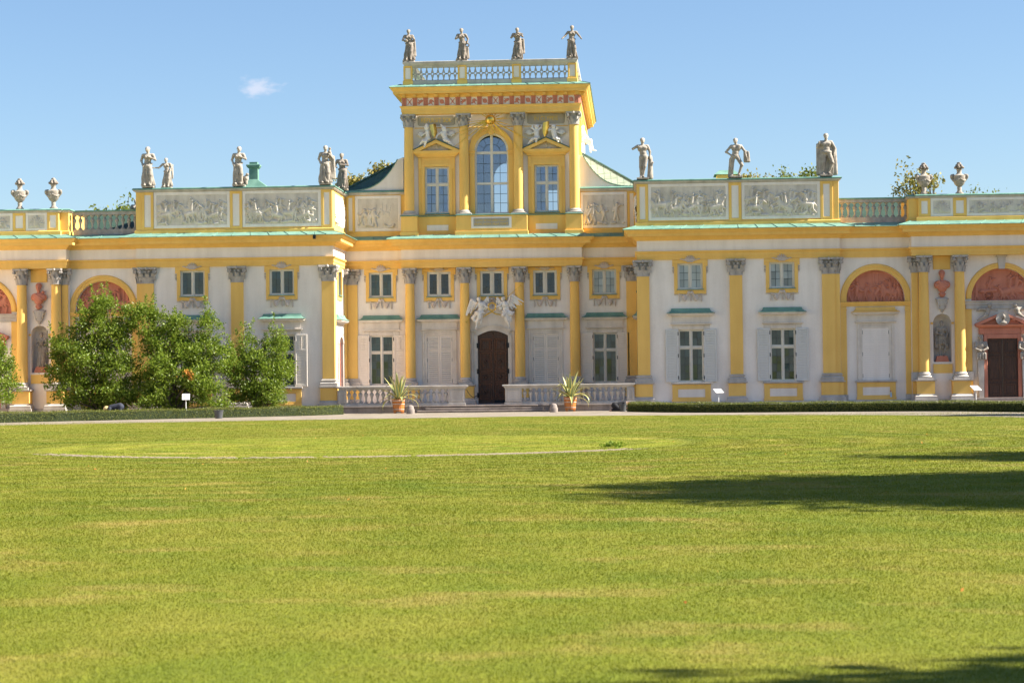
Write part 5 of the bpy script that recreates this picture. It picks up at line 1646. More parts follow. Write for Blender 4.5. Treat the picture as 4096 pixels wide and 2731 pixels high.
# ================================================================== SCULPTURE
def figure(armL, armR, legs='drape', sway=.04, turn=0., hair=.0, beard=False, bust=False, female=True, skirt_r=.22, skirt_b=.30, folds=9, ph=0., cross=False):
    """Standing figure facing -y, about 1.85 m; armL / armR = (elbow, wrist), armL on the +x side. Returns the pieces of one body."""
    p = []
    hx = sway
    p += [ell((hx, 0, .98), (.17, .125, .14)), ell((hx * .5, -.005, 1.14), (.14, .11, .15)), ell((0, 0, 1.33), (.175 if female else .195, .125, .17)),
          cap((-.17, 0, 1.455), (.17, 0, 1.455), .07), cap((0, .01, 1.48), (turn * .02, -.02, 1.60), .062, .055)]
    if female:
        p += [ell((s_ * .075, -.10, 1.345), (.07, .06, .065)) for s_ in (-1, 1)]
    else:
        p += [ell((s_ * .085, -.075, 1.37), (.10, .055, .075)) for s_ in (-1, 1)]
    hc = turn * .05
    p += [ell((hc, -.025, 1.705), (.085, .10, .12)), ell((hc + turn * .02, -.05, 1.65), (.058, .065, .07)), cap((hc + turn * .045, -.125, 1.70), (hc + turn * .05, -.135, 1.665), .014, .02),
          ell((hc - turn * .01, .015, 1.75), (.10, .115, .095))]
    p += [cap((hc - .03, -.115, 1.725), (hc + .03, -.115, 1.725), .02)]
    if hair:
        p += [ell((hc, .09, 1.70), (.075, .06, .08)), cap((hc, .09, 1.68), (hc * .5, .08, 1.68 - hair), .06, .05)]
    if beard:
        p += [cap((hc + turn * .02, -.09, 1.62), (hc + turn * .02, -.10, 1.53), .05, .03)]
    for s_, (e, w_) in ((1, armL), (-1, armR)):
        sh = (s_ * .205, 0, 1.45)
        d = np.array(w_) - np.array(e); d = d / max(np.linalg.norm(d), 1e-6)
        p += [cap(sh, e, .066, .05), cap(e, w_, .05, .036), cap(w_, tuple(np.array(w_) + d * .09), .04, .032)]
    if legs == 'drape':
        p += [skirt(.03, 1.06, skirt_b, .155, (hx * .4, 0), (hx, 0), folds, .05, 1.3, ph, .78), cap((hx + .1, -.04, .92), (.13, -.15, .50), .10, .085), cap((.13, -.15, .5), (.11, -.12, .1), .08, .07),
              cap((-.10, -.12, .05), (-.11, -.26, .04), .05, .04), cap((.11, -.14, .05), (.13, -.28, .04), .05, .04)]
        p += [cap((hx - .17, -.05, 1.0), (hx + .05, -.12, .93), .05), cap((hx + .05, -.12, .93), (hx + .19, -.02, 1.04), .05)]
    else:
        kx = -.02 if cross else .13
        p += [cap((hx - .09, 0, .95), (hx - .12, -.01, .52), .10, .072), cap((hx - .12, -.01, .52), (hx - .12, .04, .1), .07, .045), cap((hx - .12, .03, .05), (hx - .14, -.13, .04), .05, .04),
              cap((hx + .09, 0, .95), (kx + .1, -.09, .53), .10, .072), cap((kx + .1, -.09, .53), (kx * .6 + .02, -.01, .1), .07, .045), cap((kx * .6 + .02, -.02, .05), (kx * .6 + .05, -.18, .04), .05, .04)]
    return p

def cloak(x0, x1, z0, z1, y=.10, n=6):
    """hanging cloth behind or beside a body"""
    return [cap((x0 + (x1 - x0) * k / (n - 1), y + .03 * (k % 2), z1 - .03 * k), (x0 + (x1 - x0) * k / (n - 1) + .02, y + .03 * ((k + 1) % 2), z0), .055, .075) for k in range(n)]

def stump(x, y, h, r=.09):
    return [cap((x, y, .02), (x + .02, y, h), r * 1.25, r * .8), cap((x + .05, y - .05, h * .6), (x + .12, y - .08, h * .75), .05, .03)]

def statue(name, label, prims, x, y, z, h=1.95, mat='statue', rz=0., plinth=(.30, .26, .09), group='stone statues along the roof', cat='statue', res=.022, base_h=1.85):
    sc = (h - plinth[2]) / base_h
    t = thing(name, label, cat, (x, y, z), rz, group)
    me = sdf_mesh('figure', prims, res, .026, .004)
    me.materials.append(M[mat])
    inst(me, 'figure', t, (0, 0, plinth[2] - .01), scale=(sc * 1.14, sc * 1.14, sc))
    MB().bbox(-plinth[0], plinth[0], -plinth[1], plinth[1], 0, plinth[2]).build('plinth', mat, t)
    return t

DOWN_R, DOWN_L = ((-.29, .03, 1.20), (-.20, -.10, .98)), ((.30, .03, 1.20), (.26, -.05, .96))
HAND_BREAST = ((.30, -.05, 1.22), (.09, -.19, 1.33))
statue('roof_statue', 'bare-breasted stone woman with one hand on her chest at the left end of the attic', figure(HAND_BREAST, DOWN_R, sway=-.04, turn=-.4, hair=.05, skirt_b=.25), -17.1, .10, 11.50, 2.12)
wing = [ell((.30, .12, 1.05), (.05, .10, .42)), cap((.12, .1, 1.35), (.30, .12, 1.38), .06), cap((.30, .12, .9), (.31, .12, .55), .06, .035)]
statue('roof_statue', 'smaller winged stone figure reaching one arm to the woman beside it', figure(((.26, 0, 1.22), (.22, -.12, 1.05)), ((-.42, -.04, 1.22), (-.70, -.06, 1.22)), sway=.05, turn=-.6, skirt_b=.27) + wing, -16.2, .30, 11.50, 1.55, plinth=(.26, .24, .05))
statue('roof_statue', 'bare-torsoed stone woman with a small beast at her feet, near the copper chimney', figure(HAND_BREAST, DOWN_R, sway=-.05, turn=.5, hair=.03, skirt_b=.22) + [ell((.30, .02, .3), (.11, .14, .16)), ell((.36, -.02, .48), (.07, .09, .08)), cap((.3, 0, .2), (.32, -.05, .03), .08, .06), cap((-.16, -.08, .9), (-.05, -.12, .35), .07, .05)], -12.45, .10, 11.50, 2.05)
statue('roof_statue', 'draped stone figure carrying an infant at the inner corner of the left attic', figure(((.30, 0, 1.2), (.22, -.16, 1.34)), DOWN_R, sway=-.03, turn=.2, skirt_b=.26, ph=1) + [ell((.20, -.14, 1.50), (.075, .07, .12)), ell((.21, -.15, 1.66), (.06, .065, .07))] + cloak(.20, .34, .25, 1.35, .05, 3), -8.02, .10, 11.50, 2.02)
statue('roof_statue', 'dark draped statue standing behind the inner corner of the left attic', figure(((.28, -.05, 1.2), (.02, -.2, 1.22)), ((-.30, 0, 1.2), (-.22, -.16, 1.1)), skirt_b=.24, ph=2), -7.62, 3.2, 11.50, 1.95, mat='statue_dark')
statue('roof_statue', 'nude stone youth with crossed legs leaning on a tree stump, elbow raised', figure(((.30, .02, 1.20), (.30, -.03, .95)), ((-.38, -.05, 1.33), (-.22, -.20, 1.40)), 'bare', .05, .2, female=False, cross=True) + stump(.30, .06, .95, .10), 8.0, .10, 11.50, 2.12)
statue('roof_statue', 'nude stone man, hand on hip, animal skin hanging from his other arm', figure(((.36, -.02, 1.20), (.40, -.10, .98)), ((-.42, .04, 1.18), (-.20, .05, 1.02)), 'bare', -.05, -.5, female=False) + cloak(.36, .50, .72, 1.2, -.04, 3) + [ell((.10, -.06, 1.45), (.11, .08, .08))] + stump(-.24, .10, .85, .09), 12.68, .10, 11.50, 2.02)
statue('roof_statue', 'bearded stone man in a ground-length cloak at the right attic end', figure(((.34, .0, 1.18), (.30, -.02, .92)), ((-.30, -.02, 1.25), (-.28, -.12, 1.38)), 'bare', .02, .1, female=False, beard=True) + cloak(-.32, -.18, .05, 1.35, .06, 3) + cloak(.18, .36, .05, 1.25, .06, 4) + cloak(-.15, .15, .05, .95, .10, 4) + [ell((.02, -.02, 1.0), (.2, .15, .10))], 17.15, .10, 11.50, 2.18)
TOP = 18.272
statue('roof_statue', 'dark draped statue with a book at the left corner of the tower', figure(((.30, -.02, 1.22), (.20, -.16, 1.34)), ((-.30, -.05, 1.2), (-.12, -.22, 1.15)), skirt_b=.27) + [ell((-.12, -.24, 1.12), (.11, .04, .10))] + cloak(.16, .30, .3, 1.2, .04, 3), -4.18, 4.38, TOP, 1.75, 'statue_dark')
statue('roof_statue', 'dark draped statue holding a ring at her side, second from left on the tower', figure(((.32, 0, 1.2), (.30, -.10, .98)), ((-.30, -.06, 1.22), (-.08, -.20, 1.28)), skirt_b=.26, sway=.05, turn=-.2, hair=.04) + [cap((.30 + .1 * math.cos(a), -.13, .82 + .1 * math.sin(a)), (.30 + .1 * math.cos(a + .8), -.13, .82 + .1 * math.sin(a + .8)), .03) for a in np.linspace(0, 5.5, 8)] + cloak(.18, .30, .1, .75, .02, 3), -1.38, 4.38, TOP, 1.75, 'statue_dark')
statue('roof_statue', 'dark statue playing an instrument at the chin, third from left on the tower', figure(((.30, -.10, 1.28), (.10, -.24, 1.45)), ((-.30, -.04, 1.24), (-.05, -.22, 1.38)), skirt_b=.26, turn=.3, ph=2) + [cap((.05, -.22, 1.50), (.32, -.16, 1.42), .05, .03)] + cloak(.14, .32, .35, 1.2, .06, 3), 1.53, 4.38, TOP, 1.72, 'statue_dark')
statue('roof_statue', 'slender dark statue with both arms held out low at the right corner of the tower', figure(((.36, -.05, 1.22), (.44, -.14, 1.08)), ((-.36, -.05, 1.22), (-.46, -.14, 1.10)), skirt_b=.24, sway=-.05, hair=.22, ph=3), 4.42, 4.38, TOP, 1.78, 'statue_dark')
for yy, rz in ((9.5, R(90)), (14.5, R(90))):
    statue('roof_statue', 'dark crouching statue on the receding right side of the tower parapet, %s of two' % ('nearer' if yy < 10 else 'farther'), figure(((.30, -.05, 1.2), (.1, -.2, 1.2)), ((-.30, -.05, 1.2), (-.1, -.2, 1.3)), skirt_b=.27), 4.45, yy, 17.1, 1.5, 'statue_dark', rz)
statue('roof_statue', 'stone head and shoulders showing above the left roof balustrade', figure(((.28, 0, 1.2), (.25, -.05, 1.0)), ((-.28, 0, 1.2), (-.25, -.05, 1.0)), skirt_b=.26), -20.0, 9.6, 9.9, 1.9)

# flower urns on the outer parapets
def urn(label, x):
    t = thing('stone_urn', label, 'urn', (x, -.12, 10.50), random.uniform(0, .3), 'stone urns on the outer parapets')
    b = MB().lathe([(.20, 0), (.20, .05), (.13, .10), (.10, .20), (.12, .30), (.09, .34), (.14, .38), (.24, .48), (.29, .62), (.30, .82), (.31, .90), (.26, .93), (.16, .97), (.11, 1.06), (.12, 1.16), (.16, 1.22)], n=20)
    b.build('body', 'statue', t, True, 60)
    for sd in (-1, 1):
        h = sdf_mesh('handle', [cap((sd * .26, 0, .62), (sd * .38, 0, .80), .05, .07), ell((sd * .37, -.03, .88), (.085, .09, .10)), cap((sd * .37, 0, .92), (sd * .28, 0, .95), .05)], .03, .03)
        h.materials.append(M['statue']); inst(h, 'handle', t)
    g = sdf_mesh('garland', [ell((.29 * math.cos(a), .29 * math.sin(a), .74 - .10 * abs(math.sin(a * 2))), (.05, .05, .055)) for a in np.linspace(0, 2 * math.pi, 22)], .03, .02)
    g.materials.append(M['statue']); inst(g, 'garland', t)
    f = sdf_mesh('fruit', [ell((.19 * math.cos(a) * (1 - i * .38), .19 * math.sin(a) * (1 - i * .38), 1.31 + i * .10), (.072, .072, .07)) for i in range(3) for a in np.linspace(i * .4, i * .4 + 2 * math.pi, 8 - 2 * i)[:-1]] + [ell((0, 0, 1.32), (.15, .15, .14))], .028, .012)
    f.materials.append(M['statue_dark']); inst(f, 'fruit', t)
urn('stone urn heaped with fruit at the far left end of the roofline', -23.68)
urn('stone urn heaped with fruit beside the left roof balustrade', -21.94)
urn('stone urn heaped with fruit beside the right roof balustrade, a tree behind', 21.94)
urn('stone urn heaped with fruit farthest right on the roofline', 23.68)

# niche statues on red plinths and terracotta busts
for sd in (-1, 1):
    lab = 'stone statue of a draped woman in the left wall niche' if sd < 0 else 'stone statue of a cloaked man in the right wall niche'
    pr = figure(((.28, -.05, 1.2), (.05, -.2, 1.22)), ((-.28, -.04, 1.2), (-.12, -.2, 1.12)), skirt_b=.25, sway=.05, hair=.05) if sd < 0 else \
        figure(((.30, -.02, 1.18), (.22, -.12, 1.0)), ((-.27, -.05, 1.2), (-.02, -.2, 1.12)), 'bare', .03, 0, female=False) + cloak(-.28, .28, .45, 1.4, .10, 6) + [ell((0, -.02, 1.0), (.19, .14, .16)), skirt(.62, 1.0, .22, .16, folds=11)]
    t = thing('niche_statue', lab, 'statue', (sd * 22.77, .42, 2.18), 0, 'statues in the wall niches')
    me = sdf_mesh('figure', pr, .026, .032, .0016); me.materials.append(M['statue'])
    inst(me, 'figure', t, (0, 0, .29), scale=(.97, .9, .96))
    MB().add([(-.33, -.25, 0), (.33, -.25, 0), (.33, .2, 0), (-.33, .2, 0), (-.25, -.2, .30), (.25, -.2, .30), (.25, .15, .30), (-.25, .15, .30)], [(0, 1, 5, 4), (1, 2, 6, 5), (2, 3, 7, 6), (3, 0, 4, 7), (4, 5, 6, 7), (3, 2, 1, 0)]).build('plinth', 'terracotta', t)
    bp = [ell((0, -.02, .97), (.135, .15, .17)), ell((.0, -.07, .86), (.10, .10, .11)), cap((0, -.17, .96), (0, -.19, .91), .02, .03), cap((-.07, -.15, 1.0), (.07, -.15, 1.0), .02), ell((0, .03, 1.03), (.155, .165, .14)), cap((0, 0, .66), (0, -.02, .84), .085, .075),
          ell((0, 0, .56), (.36, .18, .12)), ell((0, -.02, .42), (.34, .18, .17)), ell((-.28, 0, .46), (.12, .14, .16)), ell((.28, 0, .46), (.12, .14, .16)), ell((0, -.03, .27), (.22, .15, .16)), cap((-.25, -.17, .60), (.18, -.18, .28), .035), cap((-.18, -.18, .64), (.24, -.17, .36), .035), cap((.15, -.1, .66), (.05, -.19, .3), .03),
          cap((0, 0, .02), (0, 0, .20), .15, .075), ell((0, 0, .03), (.19, .15, .05))]
    if sd < 0:
        bp += [ell((.23, -.05, .72), (.08, .08, .07))]
    t = thing('terracotta_bust', 'terracotta bust of a draped man above the %s niche' % ('left' if sd < 0 else 'right'), 'bust', (sd * 22.77, -.02, 5.52), 0, 'terracotta busts on wall brackets')
    me = sdf_mesh('bust', bp, .026, .03, .0015); me.materials.append(M['terracotta'])
    inst(me, 'bust', t, scale=(1, 1, 1.05))

# two winged figures with wreath over the great door
def wing_prims(root, tip, mid, w, n=6, inner=(0, 0, -.45)):
    """long feathers fanning from the leading edge root -> mid, the outermost reaching the tip"""
    r_, m_, t_ = np.array(root, float), np.array(mid, float), np.array(tip, float)
    p = [cap(root, mid, .075, .065), cap(mid, tuple(m_ + (t_ - m_) * .5), .065, .05)]
    for k in range(n):
        f = k / (n - 1)
        a = r_ + (m_ - r_) * f
        b = (r_ + np.array(inner)) * (1 - f) + t_ * f + np.array((0, .03 * (k % 2), .05 * math.sin(k * 2.4)))
        p.append(cap(tuple(a), tuple(b), w * .8, w * .45))
    return p
AY = 4.34
aL = [ell((-.62, AY - .12, 5.75), (.085, .10, .115)), ell((-.63, AY - .08, 5.79), (.105, .11, .09)), cap((-.60, AY - .05, 5.66), (-.56, AY - .05, 5.60), .055),
      ell((-.50, AY - .04, 5.46), (.19, .14, .18)), ell((-.52, AY - .02, 5.22), (.17, .13, .20)), ell((-.60, AY - .05, 5.05), (.22, .15, .13)),
      cap((-.58, AY - .1, 5.02), (-.60, AY - .16, 4.78), .16, .12), cap((-.62, AY - .1, 4.78), (-.74, AY - .06, 4.52), .13, .08), cap((-.74, AY - .06, 4.5), (-.79, AY - .05, 4.28), .05, .035), cap((-.79, AY - .06, 4.27), (-.80, AY - .14, 4.22), .035, .028),
      cap((-.50, AY, 4.85), (-.55, AY, 4.5), .10, .06), cap((-.78, AY, 5.02), (-.90, AY, 4.80), .10, .08), ell((-.95, AY, 4.80), (.10, .07, .11)), ell((-.86, AY - .05, 4.66), (.10, .07, .08)),
      cap((-.36, AY - .05, 5.56), (-.25, AY - .12, 5.36), .07, .055), cap((-.25, AY - .12, 5.36), (-.14, AY - .16, 5.34), .055, .04),
      cap((-.66, AY - .05, 5.54), (-.78, AY - .12, 5.34), .07, .055), cap((-.78, AY - .12, 5.34), (-.80, AY - .22, 5.30), .05, .04)]
aL += [cap((-.80 + .12 * k, AY - .10 - .02 * (k % 2), 5.10 + .03 * math.sin(k)), (-.68 + .12 * k, AY - .12, 5.06 + .03 * math.sin(k + 1)), .05) for k in range(4)]
aL += wing_prims((-.72, AY + .06, 5.55), (-1.38, AY + .04, 4.86), (-1.02, AY + .05, 5.76), .07, 6, (-.14, 0, -.30)) + wing_prims((-.42, AY + .06, 5.52), (-.10, AY + .06, 5.50), (-.17, AY + .06, 5.84), .06, 4, (.15, 0, -.25))
aR = [ell((.63, AY - .12, 5.76), (.085, .10, .115)), ell((.66, AY - .07, 5.79), (.10, .11, .10)), cap((.66, AY - .04, 5.66), (.70, AY - .04, 5.60), .055),
      ell((.76, AY - .04, 5.46), (.19, .14, .18)), ell((.80, AY - .02, 5.22), (.17, .13, .20)), ell((.82, AY - .05, 5.05), (.20, .15, .13)),
      cap((.80, AY - .1, 5.05), (.66, AY - .18, 4.92), .14, .11), cap((.82, AY - .1, 5.02), (1.08, AY - .1, 4.98), .12, .10), cap((1.08, AY - .1, 4.98), (1.20, AY - .06, 5.06), .08, .045),
      cap((.78, AY - .08, 4.95), (.86, AY - .08, 4.66), .15, .12), cap((.86, AY - .06, 4.68), (.93, AY - .05, 4.45), .12, .06), cap((.93, AY - .05, 4.45), (.97, AY - .04, 4.30), .045, .035), cap((.97, AY - .05, 4.28), (.94, AY - .13, 4.23), .035, .028),
      cap((1.0, AY, 4.9), (1.05, AY, 4.62), .10, .06), cap((.93, AY, 4.85), (.98, AY, 4.55), .10, .06),
      cap((.60, AY - .05, 5.56), (.46, AY - .12, 5.40), .07, .055), cap((.46, AY - .12, 5.40), (.30, AY - .16, 5.36), .055, .04),
      cap((.90, AY - .05, 5.56), (.99, AY - .14, 5.72), .07, .055), cap((.99, AY - .14, 5.72), (1.04, AY - .2, 5.98), .05, .04)]
aR += [cap((.62 + .12 * k, AY - .10 - .02 * (k % 2), 5.12 + .03 * math.sin(k)), (.74 + .12 * k, AY - .12, 5.08 + .03 * math.sin(k + 1)), .05) for k in range(4)]
aR += wing_prims((.95, AY + .06, 5.45), (1.70, AY + .04, 5.56), (1.16, AY + .05, 5.94), .075, 7, (.18, 0, -.22)) + wing_prims((.62, AY + .06, 5.48), (.30, AY + .06, 5.42), (.34, AY + .06, 5.80), .06, 4, (-.15, 0, -.3))
aL += [cap((x_, AY + .04, z_), (x_, WY - .02, z_), .13) for x_, z_ in ((-.55, 5.45), (-.6, 5.05), (-.3, 5.3))]
aR += [cap((x_, AY + .04, z_), (x_, WY - .02, z_), .13) for x_, z_ in ((.78, 5.45), (.82, 5.05), (.5, 5.3))]
for lab, pr in (('white winged figure blowing a lowered trumpet, left above the great door', aL), ('white winged figure raising a trumpet, right above the great door', aR)):
    me = sdf_mesh('winged_figure', pr, .019, .014, .0012); me.materials.append(M['marble'])
    tag(mesh_obj('winged_figure', me, None), lab, 'sculpture', 'winged figures over the great door')
def trumpet(label, a, b):
    a, b = Vector(a), Vector(b)
    d = (b - a)
    q = MB().tube([a, a.lerp(b, .88), a.lerp(b, .95), a.lerp(b, .985), b], [.012, .016, .03, .055, .075], 12)
    o = q.build('gilt_trumpet', 'gold_paint', None, True)
    tag(o, label, 'trumpet', 'gilt trumpets')
trumpet('gilt trumpet pointing down beside the left winged figure', (-.66, AY - .26, 5.60), (-1.28, AY - .32, 4.54))
trumpet('gilt trumpet pointing up to the right above the door', (.72, AY - .26, 5.72), (1.60, AY - .34, 6.46))
wr = thing('laurel_wreath', 'gilt laurel wreath held between the two winged figures', 'wreath', (.07, AY - .16, 5.36))
MB().tube([(.20 * math.cos(a), 0, .20 * math.sin(a)) for a in np.linspace(0, 2 * math.pi, 25)], .022, 8).build('ring', 'gold_paint', wr, True)
lv = MB()
for k in range(46):
    a = k / 46 * 2 * math.pi; r_ = .20 + .03 * (-1) ** k
    c0 = Vector((r_ * math.cos(a), random.uniform(-.03, .02), r_ * math.sin(a))); t_ = Vector((-math.sin(a), random.uniform(-.4, .4), math.cos(a))) * .06; s_ = Vector((math.cos(a), random.uniform(-.5, .5), math.sin(a))) * .022
    lv.add([c0, c0 + t_ * .5 + s_, c0 + t_, c0 + t_ * .5 - s_], [(0, 1, 2, 3)])
lv.build('leaves', 'gold', wr)
MB().tube([(-.46, .02, -.52), (-.25, .0, -.38), (0, -.02, -.26), (.2, .0, -.38), (.45, .02, -.42)], [.03, .035, .04, .035, .03], 8).build('ribbon', 'gold_paint', wr, True)

# gilded sun over the tower window
sn = thing('gilded_sun', 'gilded ball with long radiating rays above the arched tower window', 'sun ornament', (TX, 4.40, 15.17))
MB().lathe([(.27 * math.sin(a), -.27 * math.cos(a)) for a in np.linspace(.01, math.pi - .01, 17)], n=28).build('ball', 'gold', sn, True)
RAYS = [(-.85, .58), (-.48, .54), (-.02, .53), (.43, .44), (.78, .36), (1.07, .05), (1.75, -1.92), (2.25, -1.22), (1.74, -1.0), (1.25, -.35), (.75, -.95), (.30, -.9), (.22, -.75), (-.02, -.85), (-.20, -.75), (-.75, -.9),
        (-2.25, -1.62), (-2.15, -.8), (-1.6, -.8), (-1.55, -.35), (-2.2, -.48), (-1.2, -.10), (-.95, -.3), (.9, .12), (-.2, .48), (.2, .46), (-.65, .42), (1.6, -1.6), (-1.3, -1.2)]
for dx, dz in RAYS:
    L = math.hypot(dx, dz); d = Vector((dx / L, 0, dz / L))
    MB().tube([d * .24, d * L], [.030, .008], 5).build('ray', 'gold_paint', sn)

# cherubs with gilt shields on the tower pediments
def putto(label, J, wing_at, up):
    h_, c_, p_, f1, f2, ha, hb = [np.array((q[0], TW - .30 + (q[2] if len(q) > 2 else 0), q[1])) for q in J]
    pr = [ell(tuple(h_), (.115, .12, .125)), ell(tuple(h_ + (0, .03, .05)), (.125, .13, .10)), ell(tuple(c_), (.14, .12, .17)), ell(tuple((c_ + p_) / 2), (.135, .12, .15)), ell(tuple(p_), (.16, .14, .13))]
    pr.append(cap(tuple(h_ - (0, 0, .1)), tuple(c_ + (0, 0, .1)), .06))
    for f, off in ((f1, -.05), (f2, .06)):
        k = (p_ + f) / 2 + np.array((0, -.14, .04))
        pr += [cap(tuple(p_ + (off, 0, 0)), tuple(k), .10, .075), cap(tuple(k), tuple(f), .075, .045), cap(tuple(f), tuple(f + (0, -.08, -.02)), .045, .04)]
    for q, off in ((ha, -.1), (hb, .1)):
        sh = c_ + np.array((off, 0, .12)); e = (sh + q) / 2 + np.array((off * .8, -.02, 0))
        pr += [cap(tuple(sh), tuple(e), .06, .05), cap(tuple(e), tuple(q), .05, .04), ell(tuple(q), (.05, .045, .05))]
    wx_, wz_ = wing_at
    for k in range(6):
        a = k / 5 * 2.2 + (.4 if wx_ > c_[0] else math.pi - 2.6)
        pr.append(cap((wx_, TW - .12, wz_), (wx_ + .22 * math.cos(a), TW - .10, wz_ + .22 * math.sin(a)), .055, .04))
    pr.append(cap(tuple(c_ + (0, .08, .05)), (wx_, TW - .12, wz_), .06))
    me = sdf_mesh('cherub', pr, .024, .03); me.materials.append(M['marble'])
    tag(mesh_obj('cherub', me, None), label, 'sculpture', 'cherubs on the tower pediments')
putto('stone cherub left of the gilt shield on the left tower pediment', [(-3.25, 14.86), (-3.23, 14.60), (-3.24, 14.28), (-3.42, 13.86, -.1), (-3.72, 13.92, .05), (-3.30, 15.02, -.05), (-2.99, 14.98)], (-3.62, 14.42), True)
putto('stone cherub right of the gilt shield on the left tower pediment', [(-2.40, 14.76), (-2.40, 14.48), (-2.30, 14.18), (-1.92, 13.90, 0), (-2.05, 13.98, -.1), (-2.80, 14.30, -.1), (-2.54, 14.98)], (-2.02, 14.42), True)
putto('stone cherub left of the gilt shield on the right tower pediment', [(2.50, 14.78), (2.49, 14.50), (2.50, 14.24), (2.47, 13.98, -.15), (2.05, 13.92, 0), (2.28, 14.84), (2.76, 14.86)], (2.10, 14.42), True)
putto('stone cherub right of the gilt shield on the right tower pediment', [(3.38, 14.76), (3.38, 14.50), (3.46, 14.20), (3.82, 13.96, 0), (3.62, 13.98, -.1), (3.14, 14.60, -.05), (3.56, 14.74, -.08)], (3.78, 14.42), True)
for lab, x0, z0, x1, z1, lean in (('gilt shield between the cherubs on the left tower pediment', -2.98, 15.0, -2.84, 14.26, .12), ('gilt shield between the cherubs on the right tower pediment', 3.0, 15.02, 2.94, 14.24, .08)):
    w_ = .16
    f_ = MB()
    rows = [(0, .95), (.15, 1.0), (.5, .98), (.8, .75), (1.0, .1)]
    vs = []
    for t, ww in rows:
        cx_, cz = x0 + (x1 - x0) * t, z0 + (z1 - z0) * t
        for u_ in (-1, -.5, 0, .5, 1):
            vs.append((cx_ + u_ * w_ * ww, TW - .42 - .07 * (1 - u_ * u_) + u_ * lean, cz + (.05 * u_ if t == 0 else 0)))
    m_ = len(vs)
    fs = [(i * 5 + j, i * 5 + j + 1, (i + 1) * 5 + j + 1, (i + 1) * 5 + j) for i in range(4) for j in range(4)]
    f_.add(vs + [(x, y + .03, z) for x, y, z in vs], fs + [tuple(q + m_ for q in f[::-1]) for f in fs])
    tag(f_.build('gilt_shield', 'gold', None, True), lab, 'shield', 'gilt shields on the tower')
# seated figure on the receding right flank of the tower
pr = [ell((0, 0, 1.05), (.10, .10, .13)), ell((0, 0, .72), (.17, .15, .24)), ell((0, 0, .45), (.18, .16, .15)), cap((.05, -.1, .42), (.40, -.1, .40), .11, .09), cap((.40, -.1, .40), (.52, -.1, -.05), .08, .05), cap((.52, -.1, -.06), (.68, -.1, -.10), .045, .04),
      cap((.05, .12, .42), (.36, .12, .30), .11, .09), cap((.36, .12, .30), (.40, .12, -.15), .08, .05), cap((.0, -.18, .85), (.2, -.22, .6), .06, .05), cap((.2, -.22, .6), (.3, -.15, .45), .05), cap((0, .18, .85), (.1, .25, .6), .06, .05)]
me = sdf_mesh('seated_figure', pr, .028, .04); me.materials.append(M['marble'])
o = inst(me, 'seated_figure', None, (TR + .18, 8.2, 13.95)); o.scale = (1.0, 1.0, 1.1)
tag(o, 'pale seated stone figure with dangling legs on the right flank of the tower', 'sculpture')
# strip of carved ornament on that flank
rl = relief(.9, 3.4, 411, .10, 'trophy'); rl.materials.append(M['relief'])
inst(rl, 'relief_panel', palace, (TR + .005, 6.2, 11.9), (0, 0, R(90)))

# portal figures on the outer blocks
for sd, side in ((1, 'right'), (-1, 'left')):
    for q, place in ((-1, 'left'), (1, 'right')):
        xh = sd * 25.70 + q * 1.08
        if abs(xh) > 26.9 or (sd < 0):
            continue
        pr = [ell((0, -.02, 1.02), (.11, .12, .14)), ell((0, .02, 1.06), (.13, .13, .12)), cap((0, 0, .84), (0, 0, .94), .07), ell((0, 0, .66), (.23, .15, .22)), ell((0, 0, .38), (.18, .14, .22)), cap((-.24, 0, .78), (-.30, -.1, .50), .08, .065), cap((-.30, -.1, .50), (-.05, -.2, .38), .06, .05),
              cap((.24, 0, .78), (.30, -.1, .50), .08, .065), cap((.30, -.1, .50), (.08, -.2, .40), .06, .05)] + [cap((x_, -.1, .25), (x_ * 1.1, -.12, -.02), .07, .05) for x_ in (-.18, -.06, .06, .18)]
        me = sdf_mesh('herm_figure', pr, .03, .03); me.materials.append(M['statue'])
        o = inst(me, 'herm_figure', None, (xh, -.08, 2.32))
        tag(o, 'half-length stone figure with folded arms %s of the red portal' % place, 'sculpture', 'half figures of the red portal')
        xp = sd * 25.70 + q * .62
        pr = [ell((0, -.05, .52), (.11, .11, .12)), ell((q * .10, 0, .28), (.13, .11, .17)), ell((q * .16, 0, .10), (.14, .12, .11)), cap((q * .16, -.05, .08), (q * .42, -.08, -.08), .09, .06), cap((q * .42, -.08, -.08), (q * .62, -.06, -.20), .06, .04),
              cap((0, -.05, .36), (-q * .22, -.1, .30), .055, .04), cap((-q * .22, -.1, .3), (-q * .36, -.1, .26), .045, .04), cap((q * .2, .05, .34), (q * .45, .08, .36), .09, .07), cap((q * .45, .08, .36), (q * .62, .08, .28), .07, .04)]
        me = sdf_mesh('portal_cherub', pr, .028, .03); me.materials.append(M['statue'])
        o = inst(me, 'portal_cherub', None, (xp, -.10, 4.42))
        tag(o, 'stone cherub reclining on the %s slope of the red portal pediment' % place, 'sculpture', 'cherubs of the red portal')
    if sd > 0:
        t = thing('portal_medallion', 'oval stone medallion with a bust in the red portal pediment', 'medallion', (25.70, -.20, 4.28))
        MB().lathe([(.30, .04), (.34, .06), (.35, 0), (.34, -.06), (.30, -.04)], n=24).xf(Matrix.Rotation(R(90), 4, 'X')).build('ring', 'stone', t, True)
        MB().lathe([(.31, .0), (.001, .0)], n=24).xf(Matrix.Rotation(R(90), 4, 'X')).build('disc', 'yellow', t)
        me = sdf_mesh('bust', [ell((.02, -.06, .10), (.10, .10, .13)), cap((.02, -.03, 0), (0, -.02, -.1), .06), ell((0, -.03, -.2), (.20, .08, .10))], .026, .03); me.materials.append(M['statue'])
        inst(me, 'bust', t)
